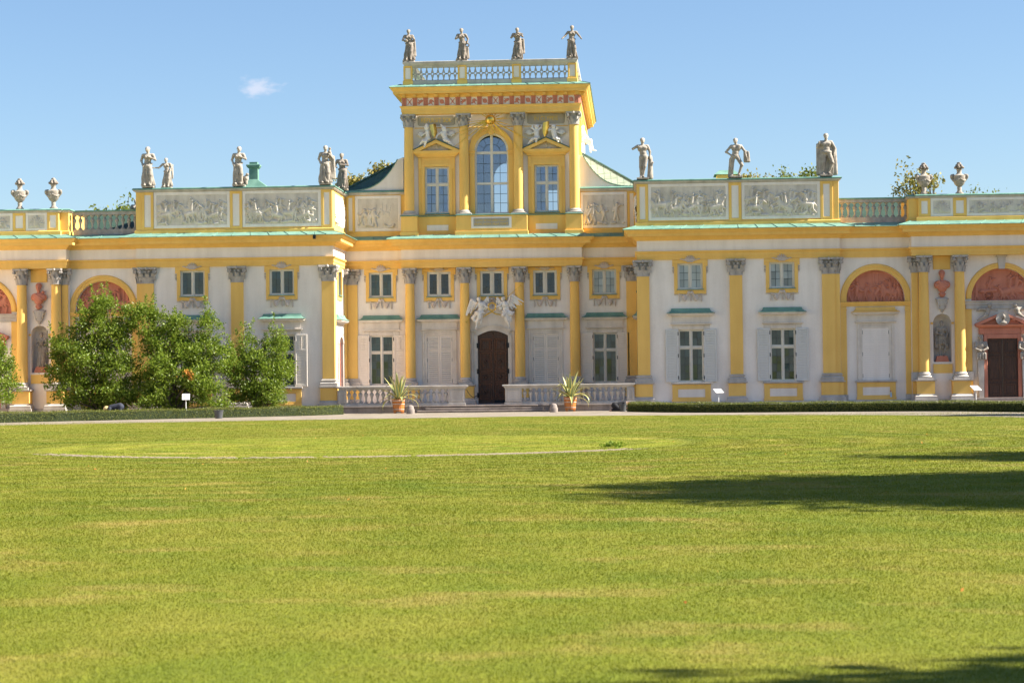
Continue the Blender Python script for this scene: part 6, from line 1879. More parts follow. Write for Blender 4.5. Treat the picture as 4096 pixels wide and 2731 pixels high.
# ================================================================== GROUND
def sheet(name, poly, z, mat):
    return struct(MB().add([(x, y, z) for x, y in poly], [tuple(range(len(poly)))]).build(name, mat))
struct(MB().add([(-900, -400, GZ), (900, -400, GZ), (900, 1400, GZ), (-900, 1400, GZ)], [(0, 1, 2, 3)]).build('lawn', 'lawn'))
LAWN_EDGE = [(-60, -52), (-40, -36), (-30, -27.5), (-24, -23.8), (-18.5, -21.2), (-12, -18.6), (-6.8, -16.7), (-1.5, -15.0), (1.8, -13.9), (4, -13.6), (9, -14.7), (14.4, -17.2), (17.5, -19.4), (20.1, -23), (22, -27.2), (25, -36), (40, -70)]
def smooth(pts, n=6):
    out = []
    P = [np.array(p, float) for p in pts]
    for i in range(len(P) - 1):
        p0, p1, p2, p3 = P[max(i - 1, 0)], P[i], P[i + 1], P[min(i + 2, len(P) - 1)]
        for k in range(n):
            t = k / n
            out.append(tuple(.5 * ((2 * p1) + (-p0 + p2) * t + (2 * p0 - 5 * p1 + 4 * p2 - p3) * t * t + (-p0 + 3 * p1 - 3 * p2 + p3) * t ** 3)))
    out.append(tuple(P[-1]))
    return out
edge = [(x, y + random.uniform(-.10, .10)) for x, y in smooth(LAWN_EDGE, 12)]
sheet('path', edge + [(80, -70), (80, 3), (-80, 3), (-80, -52)], GZ + .004, 'gravel')
HL = smooth([(-6.95, -3.25), (-8.4, -5.8), (-12, -9.0), (-15.4, -11.9), (-17.8, -13.7), (-20, -15.6), (-25, -20)], 5)
HR = smooth([(7.3, -3.7), (9.3, -7.5), (12.1, -9.6), (14.9, -10.2), (18.4, -10.9), (21.8, -12.6), (23.7, -15.6), (27, -20)], 5)
sheet('flower_bed', [(x, y + .02) for x, y in HL] + [(-40, -12), (-40, .05), (-7.4, .05)], GZ + .008, 'soil')
sheet('flower_bed', [(x, y + .02) for x, y in HR] + [(40, -12), (40, .05), (7.5, .05)][:3], GZ + .008, 'soil')

# round bed outline in the lawn: a broken ring of pale setts, short grass inside
RC, RR = (.6, -52.6), 8.25
ring = MB()
for k in range(420):
    a = R(212) + (R(327) - R(212)) * k / 420
    for j in range(4):
        r_ = RR - .15 + .17 * j + random.uniform(-.02, .02)
        fade = min(1, min(k, 419 - k) / 60)
        if random.random() > (.15 + .75 * fade) * (.45 + .3 * math.sin(k * .21) * math.sin(k * .047 + 1) if k < 290 else .95):
            continue
        x, y = RC[0] + r_ * math.cos(a), RC[1] + r_ * math.sin(a)
        s_ = random.uniform(.045, .07); h_ = random.uniform(.002, .014)
        ring.add([(x - s_, y - s_, GZ), (x + s_, y - s_, GZ), (x + s_, y + s_, GZ), (x - s_, y + s_, GZ), (x - s_ * .8, y - s_ * .8, GZ + h_), (x + s_ * .8, y - s_ * .8, GZ + h_), (x + s_ * .8, y + s_ * .8, GZ + h_), (x - s_ * .8, y + s_ * .8, GZ + h_)],
                 [(4, 5, 6, 7), (0, 1, 5, 4), (1, 2, 6, 5), (2, 3, 7, 6), (3, 0, 4, 7)])
o = ring.build('paving_setts', 'setts'); o['kind'] = 'stuff'
tag(o, 'broken ring of pale paving setts sunk in the lawn', 'paving')

# grass blades: fine near the viewer, coarser with distance
def blades(n, d0, d1, spread):
    u = RNG.random(n)
    d = d0 * (d1 / d0) ** u
    w_ = .5 * 36 / 75 * d * spread + 3.0
    lat = (RNG.random(n) * 2 - 1) * w_
    cx_, cy_ = 7.58, -107.0
    fx, fy = -math.sin(YAW), math.cos(YAW)
    x = cx_ + fx * d + fy * lat; y = cy_ + fy * d - fx * lat
    return x, y, d
x, y, d = blades(1250000, 9.0, 92, 1.15)
keep = (np.abs(np.hypot(x - RC[0], y - RC[1]) - RR - .1) > .2) | (RNG.random(len(x)) < .35)
x, y, d = x[keep], y[keep], d[keep]
n = len(x)
patch = .85 + .15 * np.sin(x * 1.3 + 2 * np.sin(y * .7)) * np.sin(y * 1.1 + x * .4)
inner = np.hypot(x - RC[0], y - RC[1]) < RR
h_ = (.009 + .013 * RNG.random(n)) * patch * np.where(inner, .6, 1) * np.clip(d / 14, 1, 1.8) ** .5
w_ = .0018 * np.clip(d / 10, 1, 5) * (.7 + .6 * RNG.random(n))
a = RNG.random(n) * 2 * np.pi; le = RNG.random(n) * .9 * h_; la = RNG.random(n) * 2 * np.pi
V = np.empty((n, 3, 3), np.float32)
V[:, 0] = np.stack([x - w_ * np.cos(a), y - w_ * np.sin(a), np.full(n, GZ)], -1)
V[:, 1] = np.stack([x + w_ * np.cos(a), y + w_ * np.sin(a), np.full(n, GZ)], -1)
V[:, 2] = np.stack([x + le * np.cos(la), y + le * np.sin(la), GZ + h_], -1)
me = np_mesh('grass', V.reshape(-1, 3), np.arange(n * 3).reshape(n, 3))
o = mesh_obj('grass', me, 'blade'); o['kind'] = 'stuff'
tag(o, 'short mown grass of the lawn', 'grass')

# ================================================================== PLANTS
def leaf_cloud(name, pts, size, mat, parent, up=.35, nrm=None):
    """one small folded leaf at every point"""
    n = len(pts)
    ln = size * (.7 + .6 * RNG.random(n))[:, None]
    d = RNG.normal(size=(n, 3)); d[:, 2] += up
    if nrm is not None:
        d += nrm * .9
    d /= np.linalg.norm(d, axis=1)[:, None]
    r = RNG.normal(size=(n, 3)); s = np.cross(d, r); s /= np.linalg.norm(s, axis=1)[:, None] + 1e-9
    u = np.cross(s, d)
    V = np.empty((n, 4, 3), np.float32)
    V[:, 0] = pts; V[:, 1] = pts + d * ln * .5 + s * ln * .26 + u * ln * .06; V[:, 2] = pts + d * ln; V[:, 3] = pts + d * ln * .5 - s * ln * .26 + u * ln * .06
    return mesh_obj(name, np_mesh(name, V.reshape(-1, 3), np.arange(n * 4).reshape(n, 4)), mat, parent)

def clumps(lobes, per, leaves, rad, shell=.45):
    """clump centres through each lobe's outer volume, leaves gathered round them"""
    out, cen = [], []
    for (c, r) in lobes:
        c, r = np.array(c, float), np.array(r, float)
        m = int(per * (r[0] * r[1] * r[2]) ** (2 / 3) * 4)
        v = RNG.normal(size=(m, 3)); v /= np.linalg.norm(v, axis=1)[:, None]
        q = c + v * r * (shell + (1 - shell) * RNG.random(m)[:, None] ** .6) * (1 + .16 * RNG.normal(size=(m, 1)))
        q = q[q[:, 2] > GZ + .12]
        cen.append(q)
        for p in q:
            k = int(leaves * RNG.uniform(.5, 1.5))
            out.append(p + RNG.normal(size=(k, 3)) * rad * np.array((1, 1, .8)))
    return np.concatenate(out), np.concatenate(cen)

def shoots(tops, leaves, h, rad):
    out = []
    for p in tops:
        k = int(leaves * RNG.uniform(.6, 1.3))
        t = RNG.random(k)
        hh = h * RNG.uniform(.6, 1.3)
        lean = RNG.normal(size=2) * .18
        out.append(np.stack([p[0] + lean[0] * t * hh + RNG.normal(size=k) * rad * (1.1 - t), p[1] + lean[1] * t * hh + RNG.normal(size=k) * rad * (1.1 - t), p[2] + t * hh], -1))
    return np.concatenate(out)

def branches(base, targets, r0, mat='bark'):
    mb = MB()
    b = Vector(base)
    for t in targets:
        t = Vector(t)
        m1 = b.lerp(t, .35) + Vector((random.uniform(-.15, .15), random.uniform(-.15, .15), .25)); m2 = b.lerp(t, .7) + Vector((random.uniform(-.15, .15), random.uniform(-.15, .15), .15))
        mb.tube([b, m1, m2, t], [r0, r0 * .7, r0 * .42, r0 * .15], 6)
    return mb

def shrub(label, base, lobes, tops, per=15, leaves=60, size=.12, orange=None):
    t = thing('magnolia_shrub', label, 'shrub', base, 0, 'large shrubs before the left wing')
    off = np.array(base)
    pts, cen = clumps(lobes, per, leaves, .15, .55)
    up_ = cen[(cen[:, 2] > np.percentile(cen[:, 2], 55))]
    up_ = up_[RNG.choice(len(up_), min(26, len(up_)), replace=False)]
    sh = shoots(list(tops) + [tuple(q) for q in up_], 80, .85, .12)
    pts = np.concatenate([pts, sh])
    pts = pts[pts[:, 2] > GZ + .05]
    if orange is not None:
        dist = np.linalg.norm((pts - np.array(orange[0])) / np.array(orange[1]), axis=1) + .45 * RNG.random(len(pts)) * np.sin(pts[:, 0] * 9 + pts[:, 2] * 7)
        leaf_cloud('autumn_leaves', (pts - off)[dist < 1], size, 'leaf_orange', t)
        pts = pts[dist >= 1]
    leaf_cloud('crown', pts - off, size, 'leaf', t)
    sel = cen[RNG.choice(len(cen), 34, replace=False)]
    branches((0, 0, -.05), [tuple(p - off) for p in sel], .07).build('stems', 'bark', t, True)
    return t
shrub('tallest broad green shrub before the red lunette of the left wing', (-18.0, -5.4, GZ),
      [((-18.2, -5.0, 1.9), (1.9, 1.2, 1.9)), ((-18.7, -5.4, 4.3), (.95, .9, .85)), ((-18.2, -5.2, 5.15), (.6, .6, .65)), ((-17.7, -5.5, 3.9), (.75, .8, .8)), ((-19.9, -5.6, 3.4), (.75, .8, .7)), ((-20.1, -5.7, 2.2), (.65, .8, .6)), ((-18.9, -6.3, 2.9), (.8, .7, .6)), ((-17.4, -6.4, 2.5), (.85, .7, .65)), ((-19.3, -6.3, 1.3), (.9, .8, .8)), ((-17.2, -6.5, 1.1), (1.0, .8, .8)), ((-16.9, -5.5, 4.6), (.55, .6, .6))],
      [(-18.55, -5.2, 5.4), (-18.3, -5.1, 5.2), (-17.7, -5.1, 5.0), (-17.0, -5.2, 4.6), (-20.1, -5.2, 3.9), (-19.3, -5.2, 4.5), (-20.4, -5.2, 2.8)], 18)
shrub('middle green shrub of the left wing with one orange autumn branch', (-14.6, -6.0, GZ),
      [((-14.7, -5.5, 1.8), (1.9, 1.2, 1.8)), ((-16.0, -5.4, 4.6), (.65, .7, .85)), ((-15.3, -5.7, 3.5), (.8, .8, .75)), ((-14.5, -5.5, 4.2), (.65, .7, .75)), ((-13.9, -6.0, 3.0), (.75, .7, .65)), ((-13.0, -5.4, 4.0), (.6, .6, .9)), ((-12.5, -5.8, 2.7), (.75, .8, .75)), ((-14.9, -6.7, 2.2), (.8, .7, .65)), ((-13.3, -6.8, 1.7), (.75, .7, .6)), ((-15.2, -6.8, .95), (.9, .7, .7)), ((-12.6, -6.3, 1.0), (.9, .7, .8))],
      [(-16.25, -5.5, 4.9), (-15.9, -5.5, 4.8), (-15.6, -5.4, 4.7), (-15.1, -5.5, 4.6), (-14.3, -5.5, 4.5), (-13.0, -5.4, 4.8), (-12.75, -5.4, 4.5), (-13.1, -5.4, 4.3), (-12.2, -5.5, 3.7), (-11.9, -5.6, 3.1)], 18,
      orange=((-13.7, -7.5, 2.05), (.50, .55, .36)))
shrub('lowest green shrub nearest the recess, half hiding a window', (-10.7, -4.6, GZ),
      [((-10.6, -4.5, 1.5), (1.3, 1.0, 1.4)), ((-9.9, -4.4, 3.3), (.55, .6, .75)), ((-11.2, -4.5, 3.1), (.5, .6, .7)), ((-10.5, -5.0, 2.5), (.65, .6, .6)), ((-11.5, -5.0, 1.3), (.75, .7, .75)), ((-9.5, -4.6, 2.1), (.5, .6, .6)), ((-10.2, -5.2, 1.1), (.8, .6, .7)), ((-11.9, -5.1, 2.1), (.6, .6, .7))],
      [(-11.25, -4.4, 3.6), (-11.5, -4.4, 3.2), (-9.9, -4.4, 3.9), (-9.6, -4.4, 3.5), (-10.2, -4.4, 3.7), (-9.2, -4.4, 2.2)], 18, 62, .11)
shrub('green shrub cut off by the left edge of the picture', (-23.2, -8.6, GZ),
      [((-23.1, -8.6, 1.9), (1.2, 1.0, 1.7)), ((-22.1, -8.4, 1.7), (.7, .7, .9)), ((-22.6, -8.5, 3.0), (.5, .6, .7))],
      [(-22.4, -8.4, 3.1), (-22.1, -8.4, 2.5), (-21.7, -8.4, 2.1)], 12)

# clipped box hedges
def hedge(label, line, h, wd):
    t = thing('box_hedge', label, 'hedge', (line[0][0], line[0][1], GZ), 0, 'clipped hedges along the path')
    off = np.array((line[0][0], line[0][1], GZ))
    L = [(p[0] - off[0], p[1] - off[1]) for p in line]
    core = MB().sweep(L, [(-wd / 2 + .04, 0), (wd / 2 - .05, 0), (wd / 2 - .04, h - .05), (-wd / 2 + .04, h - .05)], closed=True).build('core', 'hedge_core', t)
    P = mitre(L)
    pts, nr = [], []
    for i in range(len(P) - 1):
        a, b = P[i], P[i + 1]
        ln = math.hypot(b[0] - a[0], b[1] - a[1])
        n = int(ln * 1900)
        t_ = RNG.random(n); side = RNG.random(n)
        off_ = np.where(side < .42, wd / 2, np.where(side < .82, (RNG.random(n) - .5) * wd, -wd / 2))
        z = np.where((side >= .42) & (side < .82), h, RNG.random(n) * h)
        wob = .03 * np.sin(t_ * ln * 3 + i) + .02 * RNG.normal(size=n)
        px = a[0] + (b[0] - a[0]) * t_ + (a[2] + (b[2] - a[2]) * t_) * (off_ + wob); py = a[1] + (b[1] - a[1]) * t_ + (a[3] + (b[3] - a[3]) * t_) * (off_ + wob)
        pts.append(np.stack([px, py, z + .025 * RNG.normal(size=n) + .02 * np.sin(px * 2.3)], -1))
    leaf_cloud('foliage', np.concatenate(pts), .045, 'leaf_hedge', t, .25)
    return t
hedge('low clipped hedge along the path on the left, sunlit face', HL, .42, .5)
hedge('low clipped hedge along the path on the right, shaded face', HR, .42, .5)

# trees beyond the palace and, out of view to the right, the ones whose shadows cross the lawn
def tree(label, base, h, lobes, mat, leaves=60, size=.3, per=5, group='trees beyond the palace roofs', rad=.45):
    t = thing('tree', label, 'tree', base, 0, group)
    pts, cen = clumps(lobes, per, leaves, rad, .25)
    leaf_cloud('crown', pts, size, mat, t)
    top = max(l[0][2] for l in lobes)
    mb = MB().tube([(0, 0, 0), (.1, .05, h * .3), (-.1, .1, h * .55), (.05, 0, top)], [.35, .28, .18, .05], 8)
    sel = cen[RNG.choice(len(cen), min(30, len(cen)), replace=False)]
    q = branches((0, 0, h * .35), [tuple(p) for p in sel], .14)
    mb.add(q.v, q.f)
    mb.build('trunk', 'bark', t, True)
    return t
def crown(h, w, k=7):
    """a few loose overlapping lobes"""
    return [((random.uniform(-.5, .5) * w, random.uniform(-.5, .5) * w, h * random.uniform(.62, .95)), (w * random.uniform(.3, .45), w * random.uniform(.3, .45), h * random.uniform(.09, .16))) for _ in range(k)]
tree('thin yellow-green tree top showing over the left roof balustrade', (-30.0, 45, 0), 15.2, [((-1.3, 0, 13.4), (1.0, 1.0, 1.1)), ((.9, 0, 13.6), (1.1, 1, 1.3)), ((0, 0, 12.6), (2.0, 1.5, 1.0)), ((1.5, .3, 12.8), (.9, .9, .8))], 'leaf_tree_green', 34, .26, 4, rad=.3)
tree('olive tree crown showing between the left attic and the tower', (-11.2, 45, 0), 17, [((-1.4, 0, 15.2), (1.1, 1, 1.1)), ((1.2, 0, 15.7), (1.2, 1, 1.2)), ((0, 0, 14.4), (2.4, 1.5, 1.3)), ((2.2, 0, 15.0), (1.0, 1, 1.1))], 'leaf_tree', 50, .28, 10, rad=.32)
tree('low yellowish tree top just above the right attic', (16.4, 45, 0), 16, [((-.4, 0, 15.0), (1.2, 1, .75)), ((1.0, 0, 14.8), (1.0, 1, .6))], 'leaf_tree', 40, .26, 5, rad=.28)
tree('two-headed green tree top above the right attic', (19.5, 45, 0), 16.5, [((-1.1, 0, 15.2), (.75, .7, .8)), ((.5, 0, 15.7), (.6, .6, .75)), ((0, 0, 14.4), (1.4, 1, .8))], 'leaf_tree_green', 36, .26, 5, rad=.26)
tree('autumn-tinged tree behind the urns on the right', (27.6, 45, 0), 16.4, [((-.5, 0, 15.3), (.8, .8, .8)), ((.7, 0, 15.2), (.7, .8, .8)), ((0, 0, 14.0), (1.4, 1.0, .8)), ((-1.2, 0, 14.3), (.6, .6, .6))], 'leaf_tree', 26, .26, 4, rad=.3)
tree('sparse twiggy tree top at far right above the parapet', (31.8, 45, 0), 14.6, [((0, 0, 13.9), (1.3, 1, .65)), ((-.6, 0, 13.6), (.9, 1, .6))], 'leaf_tree_green', 16, .22, 4, rad=.3)

# weeds at the broken end of the ring and a few fallen leaves
wd = RNG.normal(size=(130, 3)) * np.array((.14, .10, .03)) + np.array((7.0, -56.7, GZ + .06))
wd = wd[wd[:, 2] > GZ]
o = leaf_cloud('weeds', wd, .09, 'leaf', None, .9); o['kind'] = 'stuff'
tag(o, 'clump of weeds at the right end of the paving ring', 'weeds')
fl = np.stack([RNG.uniform(-6, 16, 60), RNG.uniform(-92, -40, 60), np.full(60, GZ + .02)], -1)
o = leaf_cloud('fallen_leaves', fl, .05, 'leaf_orange', None, .1); o['kind'] = 'stuff'
tag(o, 'scattered brown and orange leaves fallen on the lawn', 'leaves')
SHG = 'trees right of the lawn whose shadows cross it'
tree('large tree right of the lawn casting the long middle shadow', (30.3, -76.3, GZ), 19, [((0, 0, 17.3), (2.0, 2.6, 1.6)), ((.4, .8, 14.6), (3.8, 4.3, 2.6)), ((0, -1.2, 13.2), (4.0, 4.4, 2.6)), ((0, 0, 10), (5, 5.5, 3))], 'leaf_tree_green', 70, .34, 4, SHG, .5)
tree('tree right of the lawn casting the small far shadow', (32.9, -65.2, GZ), 16, [((0, .3, 14.3), (2.2, 2.4, 1.6)), ((0, 0, 11.5), (3, 2.9, 2.4)), ((0, 0, 8.8), (3.4, 3, 2.4))], 'leaf_tree_green', 70, .34, 4, SHG, .4)
tree('tree beside the viewer casting the near shadow at lower right', (26.2, -98.5, GZ), 15, [((0, -.5, 12.4), (1.8, 2.4, 1.3)), ((0, 0, 10.8), (3.6, 3.9, 2.2)), ((0, 0, 7.5), (4, 4.2, 2.4))], 'leaf_tree_green', 110, .42, 13, SHG, .3)
tree('tree beyond the right edge shading a corner of the gravel', (39.5, -22.5, GZ), 16, [((0, 0, 14.5), (2, 1.6, 1.5)), ((0, 0, 11.8), (3, 2.2, 2.4))], 'leaf_tree_green', 60, .34, 4, SHG, .4)

# ================================================================== FORECOURT FURNITURE
def agave(label, tub_label, x, y, seed):
    rg = random.Random(seed)
    tb = thing('wooden_tub', tub_label, 'planter', (x, y, GZ + .004), 0, 'orange wooden tubs')
    n = 18
    for k in range(n):
        a, b = 2 * math.pi * k / n + .012, 2 * math.pi * (k + 1) / n - .012
        vs = []
        for z, r0 in ((.10, .265), (.70, .335)):
            for r_ in (r0, r0 - .03):
                for t in (a, b):
                    vs.append((r_ * math.cos(t), r_ * math.sin(t), z))
        MB().add(vs, [(0, 1, 5, 4), (3, 2, 6, 7), (4, 5, 7, 6), (0, 4, 6, 2), (1, 3, 7, 5), (0, 2, 3, 1)]).build('stave', 'tub', tb)
    for k in range(4):
        a = math.pi / 4 + k * math.pi / 2
        MB().add([(.26 * math.cos(a) - .05, .26 * math.sin(a) - .05, 0), (.26 * math.cos(a) + .05, .26 * math.sin(a) - .05, 0), (.26 * math.cos(a) + .05, .26 * math.sin(a) + .05, 0), (.26 * math.cos(a) - .05, .26 * math.sin(a) + .05, 0), (.26 * math.cos(a) - .05, .26 * math.sin(a) - .05, .11), (.26 * math.cos(a) + .05, .26 * math.sin(a) - .05, .11), (.26 * math.cos(a) + .05, .26 * math.sin(a) + .05, .11), (.26 * math.cos(a) - .05, .26 * math.sin(a) + .05, .11)],
                 [(0, 1, 5, 4), (1, 2, 6, 5), (2, 3, 7, 6), (3, 0, 4, 7)]).build('foot', 'tub', tb)
    for z in (.20, .46, .63):
        r_ = .265 + .07 * (z - .10) / .6 + .006
        MB().lathe([(r_, z - .016), (r_ + .004, z), (r_ + .003, z + .016), (r_ - .004, z + .016), (r_ - .004, z - .016)], n=28).build('hoop', 'stone', tb, True)
    MB().lathe([(.31, .60), (.15, .63), (.001, .64)], n=16).build('soil', 'soil', tb)
    ag = thing('agave', label, 'plant', (x, y, GZ + .62), 0, 'striped agaves in tubs')
    m = 30
    for k in range(m):
        az = k * 2.39996 + rg.uniform(-.2, .2)
        f = k / (m - 1)                                     # 0 = outer and drooping, 1 = inner and upright
        L = rg.uniform(1.15, 1.5) * (1.0 if f > .3 else .95)
        el = R(12) + f ** .8 * R(72) + rg.uniform(-.1, .1)
        droop = (1.9 if f < .3 else (1.1 if f < .5 else .22)) * rg.uniform(.7, 1.2)
        if .5 < f and rg.random() < .22:
            droop = 1.9
        p = Vector((.05 * math.cos(az), .05 * math.sin(az), .04)); e = el
        ns = 12
        vs, fs, mi_ = [], [], []
        for i in range(ns + 1):
            t = i / ns
            w_ = .088 * (.75 + .5 * math.sin(min(t * 2.2, 1.57))) * (1 - t ** 2.2) + .002
            d = Vector((math.cos(az) * math.cos(e), math.sin(az) * math.cos(e), math.sin(e)))
            sd = Vector((-math.sin(az), math.cos(az), 0)); up = sd.cross(d) * -1
            cupv = .30 * w_
            for u_ in (-1, -.62, 0, .62, 1):
                vs.append(p + sd * w_ * u_ + up * (cupv * (abs(u_) ** 1.5) - cupv * .4))
            p = p + d * (L / ns)
            e -= droop * (L / ns) * (.25 + 1.6 * t ** 1.2)
        for i in range(ns):
            for j in range(4):
                fs.append((i * 5 + j, i * 5 + j + 1, (i + 1) * 5 + j + 1, (i + 1) * 5 + j)); mi_.append(1 if j in (0, 3) else 0)
        me = bpy.data.meshes.new('leaf'); me.from_pydata([tuple(v) for v in vs], [], fs); me.update()
        me.materials.append(M['agave']); me.materials.append(M['agave_edge'])
        me.polygons.foreach_set('material_index', mi_); me.shade_smooth()
        mesh_obj('leaf', me, None, ag)
agave('cream-edged agave left of the steps', 'orange wooden tub of the agave left of the steps', -4.24, -1.6, 5)
agave('cream-edged agave right of the steps', 'orange wooden tub of the agave right of the steps', 4.27, -1.1, 9)

for lab, x, y in (('squat domed stone bollard left of the steps', -3.44, -3.6), ('squat domed stone bollard right of the steps', 3.52, -3.2)):
    o = MB().lathe([(.20, 0), (.20, .20), (.195, .22), (.175, .235), (.178, .25), (.165, .27), (.16, .33), (.13, .39), (.07, .425), (.001, .435)], n=24).build('stone_bollard', 'dark_stone', None, True)
    o.location = (x, y, GZ + .002)
    tag(o, lab, 'bollard', 'stone bollards beside the steps')

def info_sign(label, x, y, z, w, rz, tilt, marks):
    t = thing('info_sign', label, 'sign', (x, y, GZ + .004), rz, 'white information signs behind the hedges')
    MB().tube([(0, 0, 0), (0, 0, z - GZ - .08)], .022, 10).build('post', 'steel', t, True)
    MB().lathe([(.10, 0), (.10, .012), (.03, .02)], n=16).build('foot', 'steel', t)
    pl = MB().bbox(-w / 2, w / 2, -.012, .012, -.17, .17)
    pl.xf(Matrix.Translation((0, 0, z - GZ)) @ Matrix.Rotation(tilt, 4, 'X'))
    p = pl.build('plate', 'sign', t)
    q = MB()
    for (xa, xb, za, zb) in marks:
        q.box(xa * w, xb * w, -.0165, -.0125, za, zb)
    q.xf(Matrix.Translation((0, 0, z - GZ)) @ Matrix.Rotation(tilt, 4, 'X'))
    q.build('print', 'terracotta', p)
MK = [(-.30, -.08, -.02, .05), (.05, .12, -.08, -.05), (.18, .30, -.1, -.06)]
info_sign('white information sign before the middle shrub', -13.5, -8.2, .92, .36, R(8), R(-32), MK)
info_sign('white information sign below the right pavilion windows', 11.45, -5.0, .90, .44, R(28), R(-58), MK)
info_sign('white information sign in front of the right niche', 23.1, -8.0, .92, .50, R(38), R(-52), MK)

def bucket(label, x, y, r0, r1, h):
    t = thing('bucket', label, 'bucket', (x, y, GZ + .006), 0, 'dark plastic buckets')
    MB().lathe([(r0, 0), (r1, h - .04), (r1 + .015, h - .035), (r1 + .018, h), (r1 - .005, h), (r0 - .01, .02), (.001, .015)], n=24).build('body', 'bucket', t, True)
    MB().tube([(r1 * math.cos(a), -.02 - .05 * math.sin(a), h - .02 - .06 * math.sin(a)) for a in np.linspace(0, math.pi, 12)], .006, 6).build('handle', 'iron', t)
    MB().lathe([(r1 - .02, h - .10), (.001, h - .05)], n=16).build('contents', 'soil', t)
bucket('dark plastic bucket in front of the left hedge', -11.4, -11.0, .16, .21, .38)
bucket('dark plastic bucket beside the kneeling gardener', 6.88, -3.2, .135, .175, .36)

# gardeners
def person(label, loc, rz, body, cloth, cloth_mat, hair, hair_mat):
    t = thing('person', label, 'person', loc, rz)
    for nm, pr, mt in (('body', body, 'skin'), ('clothing', cloth, cloth_mat), ('hair', hair, hair_mat)):
        me = sdf_mesh(nm, pr, .016, .025); me.materials.append(M[mt]); inst(me, nm, t)
def hand(w_, d):
    """palm, four fingers and a thumb, half closed, pointing along d"""
    w_, d = np.array(w_), np.array(d) / np.linalg.norm(d)
    s_ = np.cross(d, (0, 0, 1)); s_ = s_ / (np.linalg.norm(s_) + 1e-6)
    p = [ell(tuple(w_ + d * .045), (.045, .042, .03))]
    for k, L in zip((-1.5, -.5, .5, 1.5), (.06, .075, .07, .055)):
        a = w_ + d * .08 + s_ * k * .02; b = a + d * L * .6; c_ = b + d * L * .3 + np.array((0, 0, -.03))
        p += [cap(tuple(a), tuple(b), .011, .010), cap(tuple(b), tuple(c_), .010, .008)]
    a = w_ + d * .03 - s_ * .035
    return p + [cap(tuple(a), tuple(a + d * .05 - s_ * .02), .012, .010)]
# kneeling, bent forward to the right, arms to the ground
body = [cap((.02, 0, .30), (.50, 0, .34), .12, .13), ell((.68, -.02, .30), (.085, .08, .105)), cap((.50, 0, .36), (.62, -.01, .32), .055), cap((.75, -.03, .27), (.76, -.03, .25), .02),
        cap((.50, -.15, .33), (.58, -.20, .17), .055, .045), cap((.58, -.20, .17), (.74, -.16, .05), .045, .032), cap((.50, .15, .33), (.62, .19, .18), .055, .045), cap((.62, .19, .18), (.80, .12, .05), .045, .032),
        cap((.0, -.10, .28), (.22, -.12, .08), .10, .075), cap((.22, -.12, .08), (-.16, -.12, .06), .07, .05), cap((-.16, -.12, .05), (-.26, -.12, .03), .04), cap((.0, .10, .28), (.22, .12, .08), .10, .075), cap((.22, .12, .08), (-.16, .12, .06), .07, .05), cap((-.16, .12, .05), (-.26, .12, .03), .04)]
body += hand((.74, -.16, .05), (.9, .1, -.2)) + hand((.80, .12, .05), (.9, -.1, -.2))
cloth = [cap((.02, 0, .30), (.46, 0, .34), .145, .15), ell((-.02, 0, .28), (.17, .19, .17)), cap((.0, -.10, .28), (.22, -.12, .09), .12, .09), cap((.22, -.12, .08), (-.14, -.12, .06), .085, .065), cap((.0, .10, .28), (.22, .12, .09), .12, .09), cap((.22, .12, .08), (-.14, .12, .06), .085, .065),
         cap((.48, -.15, .33), (.56, -.19, .22), .072, .062), cap((.48, .15, .33), (.58, .18, .22), .072, .062), cap((.46, -.12, .35), (.46, .12, .35), .10)]
hair = [ell((.66, -.01, .34), (.10, .095, .10)), cap((.70, -.09, .30), (.74, -.10, .20), .035, .02), cap((.70, .07, .30), (.74, .08, .20), .035, .02), ell((.60, 0, .36), (.06, .07, .06))]
person('kneeling gardener with red hair and dark clothes bent over behind the bucket', (6.50, -2.5, GZ + .008), 0, body, cloth, 'black_cloth', hair, 'red_hair')
gl = sdf_mesh('work_glove', [ell((0, 0, .03), (.07, .05, .03)), cap((.05, -.02, .03), (.13, -.03, .02), .014), cap((.05, 0, .03), (.14, 0, .02), .014), cap((.05, .02, .03), (.13, .03, .02), .014), cap((0, -.04, .03), (.05, -.08, .02), .015), cap((-.05, 0, .03), (-.12, 0, .03), .035)], .014, .015)
gl.materials.append(M['red_plastic'])
o = inst(gl, 'work_glove', None, (7.36, -2.62, GZ + .008)); tag(o, 'red work glove on the ground by the right hedge end', 'glove')
# stooping behind the left hedge, head to the left
body2 = [cap((.62, 0, .62), (.18, 0, .52), .12, .13), ell((-.04, -.02, .46), (.085, .08, .105)), cap((.16, 0, .52), (.02, -.01, .47), .055), cap((.64, -.09, .60), (.60, -.10, .32), .095, .07), cap((.60, -.10, .32), (.70, -.10, .06), .07, .045), cap((.70, -.1, .04), (.56, -.1, .03), .04), cap((.64, .09, .60), (.60, .10, .32), .095, .07), cap((.60, .10, .32), (.70, .10, .06), .07, .045), cap((.70, .1, .04), (.56, .1, .03), .04),
         cap((.16, -.16, .5), (.10, -.18, .28), .055, .045), cap((.10, -.18, .28), (-.04, -.12, .10), .045, .032), cap((.16, .16, .5), (.10, .18, .28), .055, .045), cap((.10, .18, .28), (-.04, .10, .10), .045, .032)] + hand((-.04, -.12, .10), (-.6, .2, -.5)) + hand((-.04, .10, .10), (-.6, -.2, -.5))
cloth2 = [cap((.60, 0, .62), (.20, 0, .53), .145, .15), ell((.64, 0, .58), (.15, .18, .15)), cap((.64, -.09, .60), (.60, -.10, .34), .11, .085), cap((.60, -.10, .33), (.69, -.10, .10), .08, .06), cap((.64, .09, .60), (.60, .10, .34), .11, .085), cap((.60, .10, .33), (.69, .10, .10), .08, .06), cap((.17, -.16, .5), (.12, -.18, .36), .07, .06), cap((.17, .16, .5), (.12, .18, .36), .07, .06)]
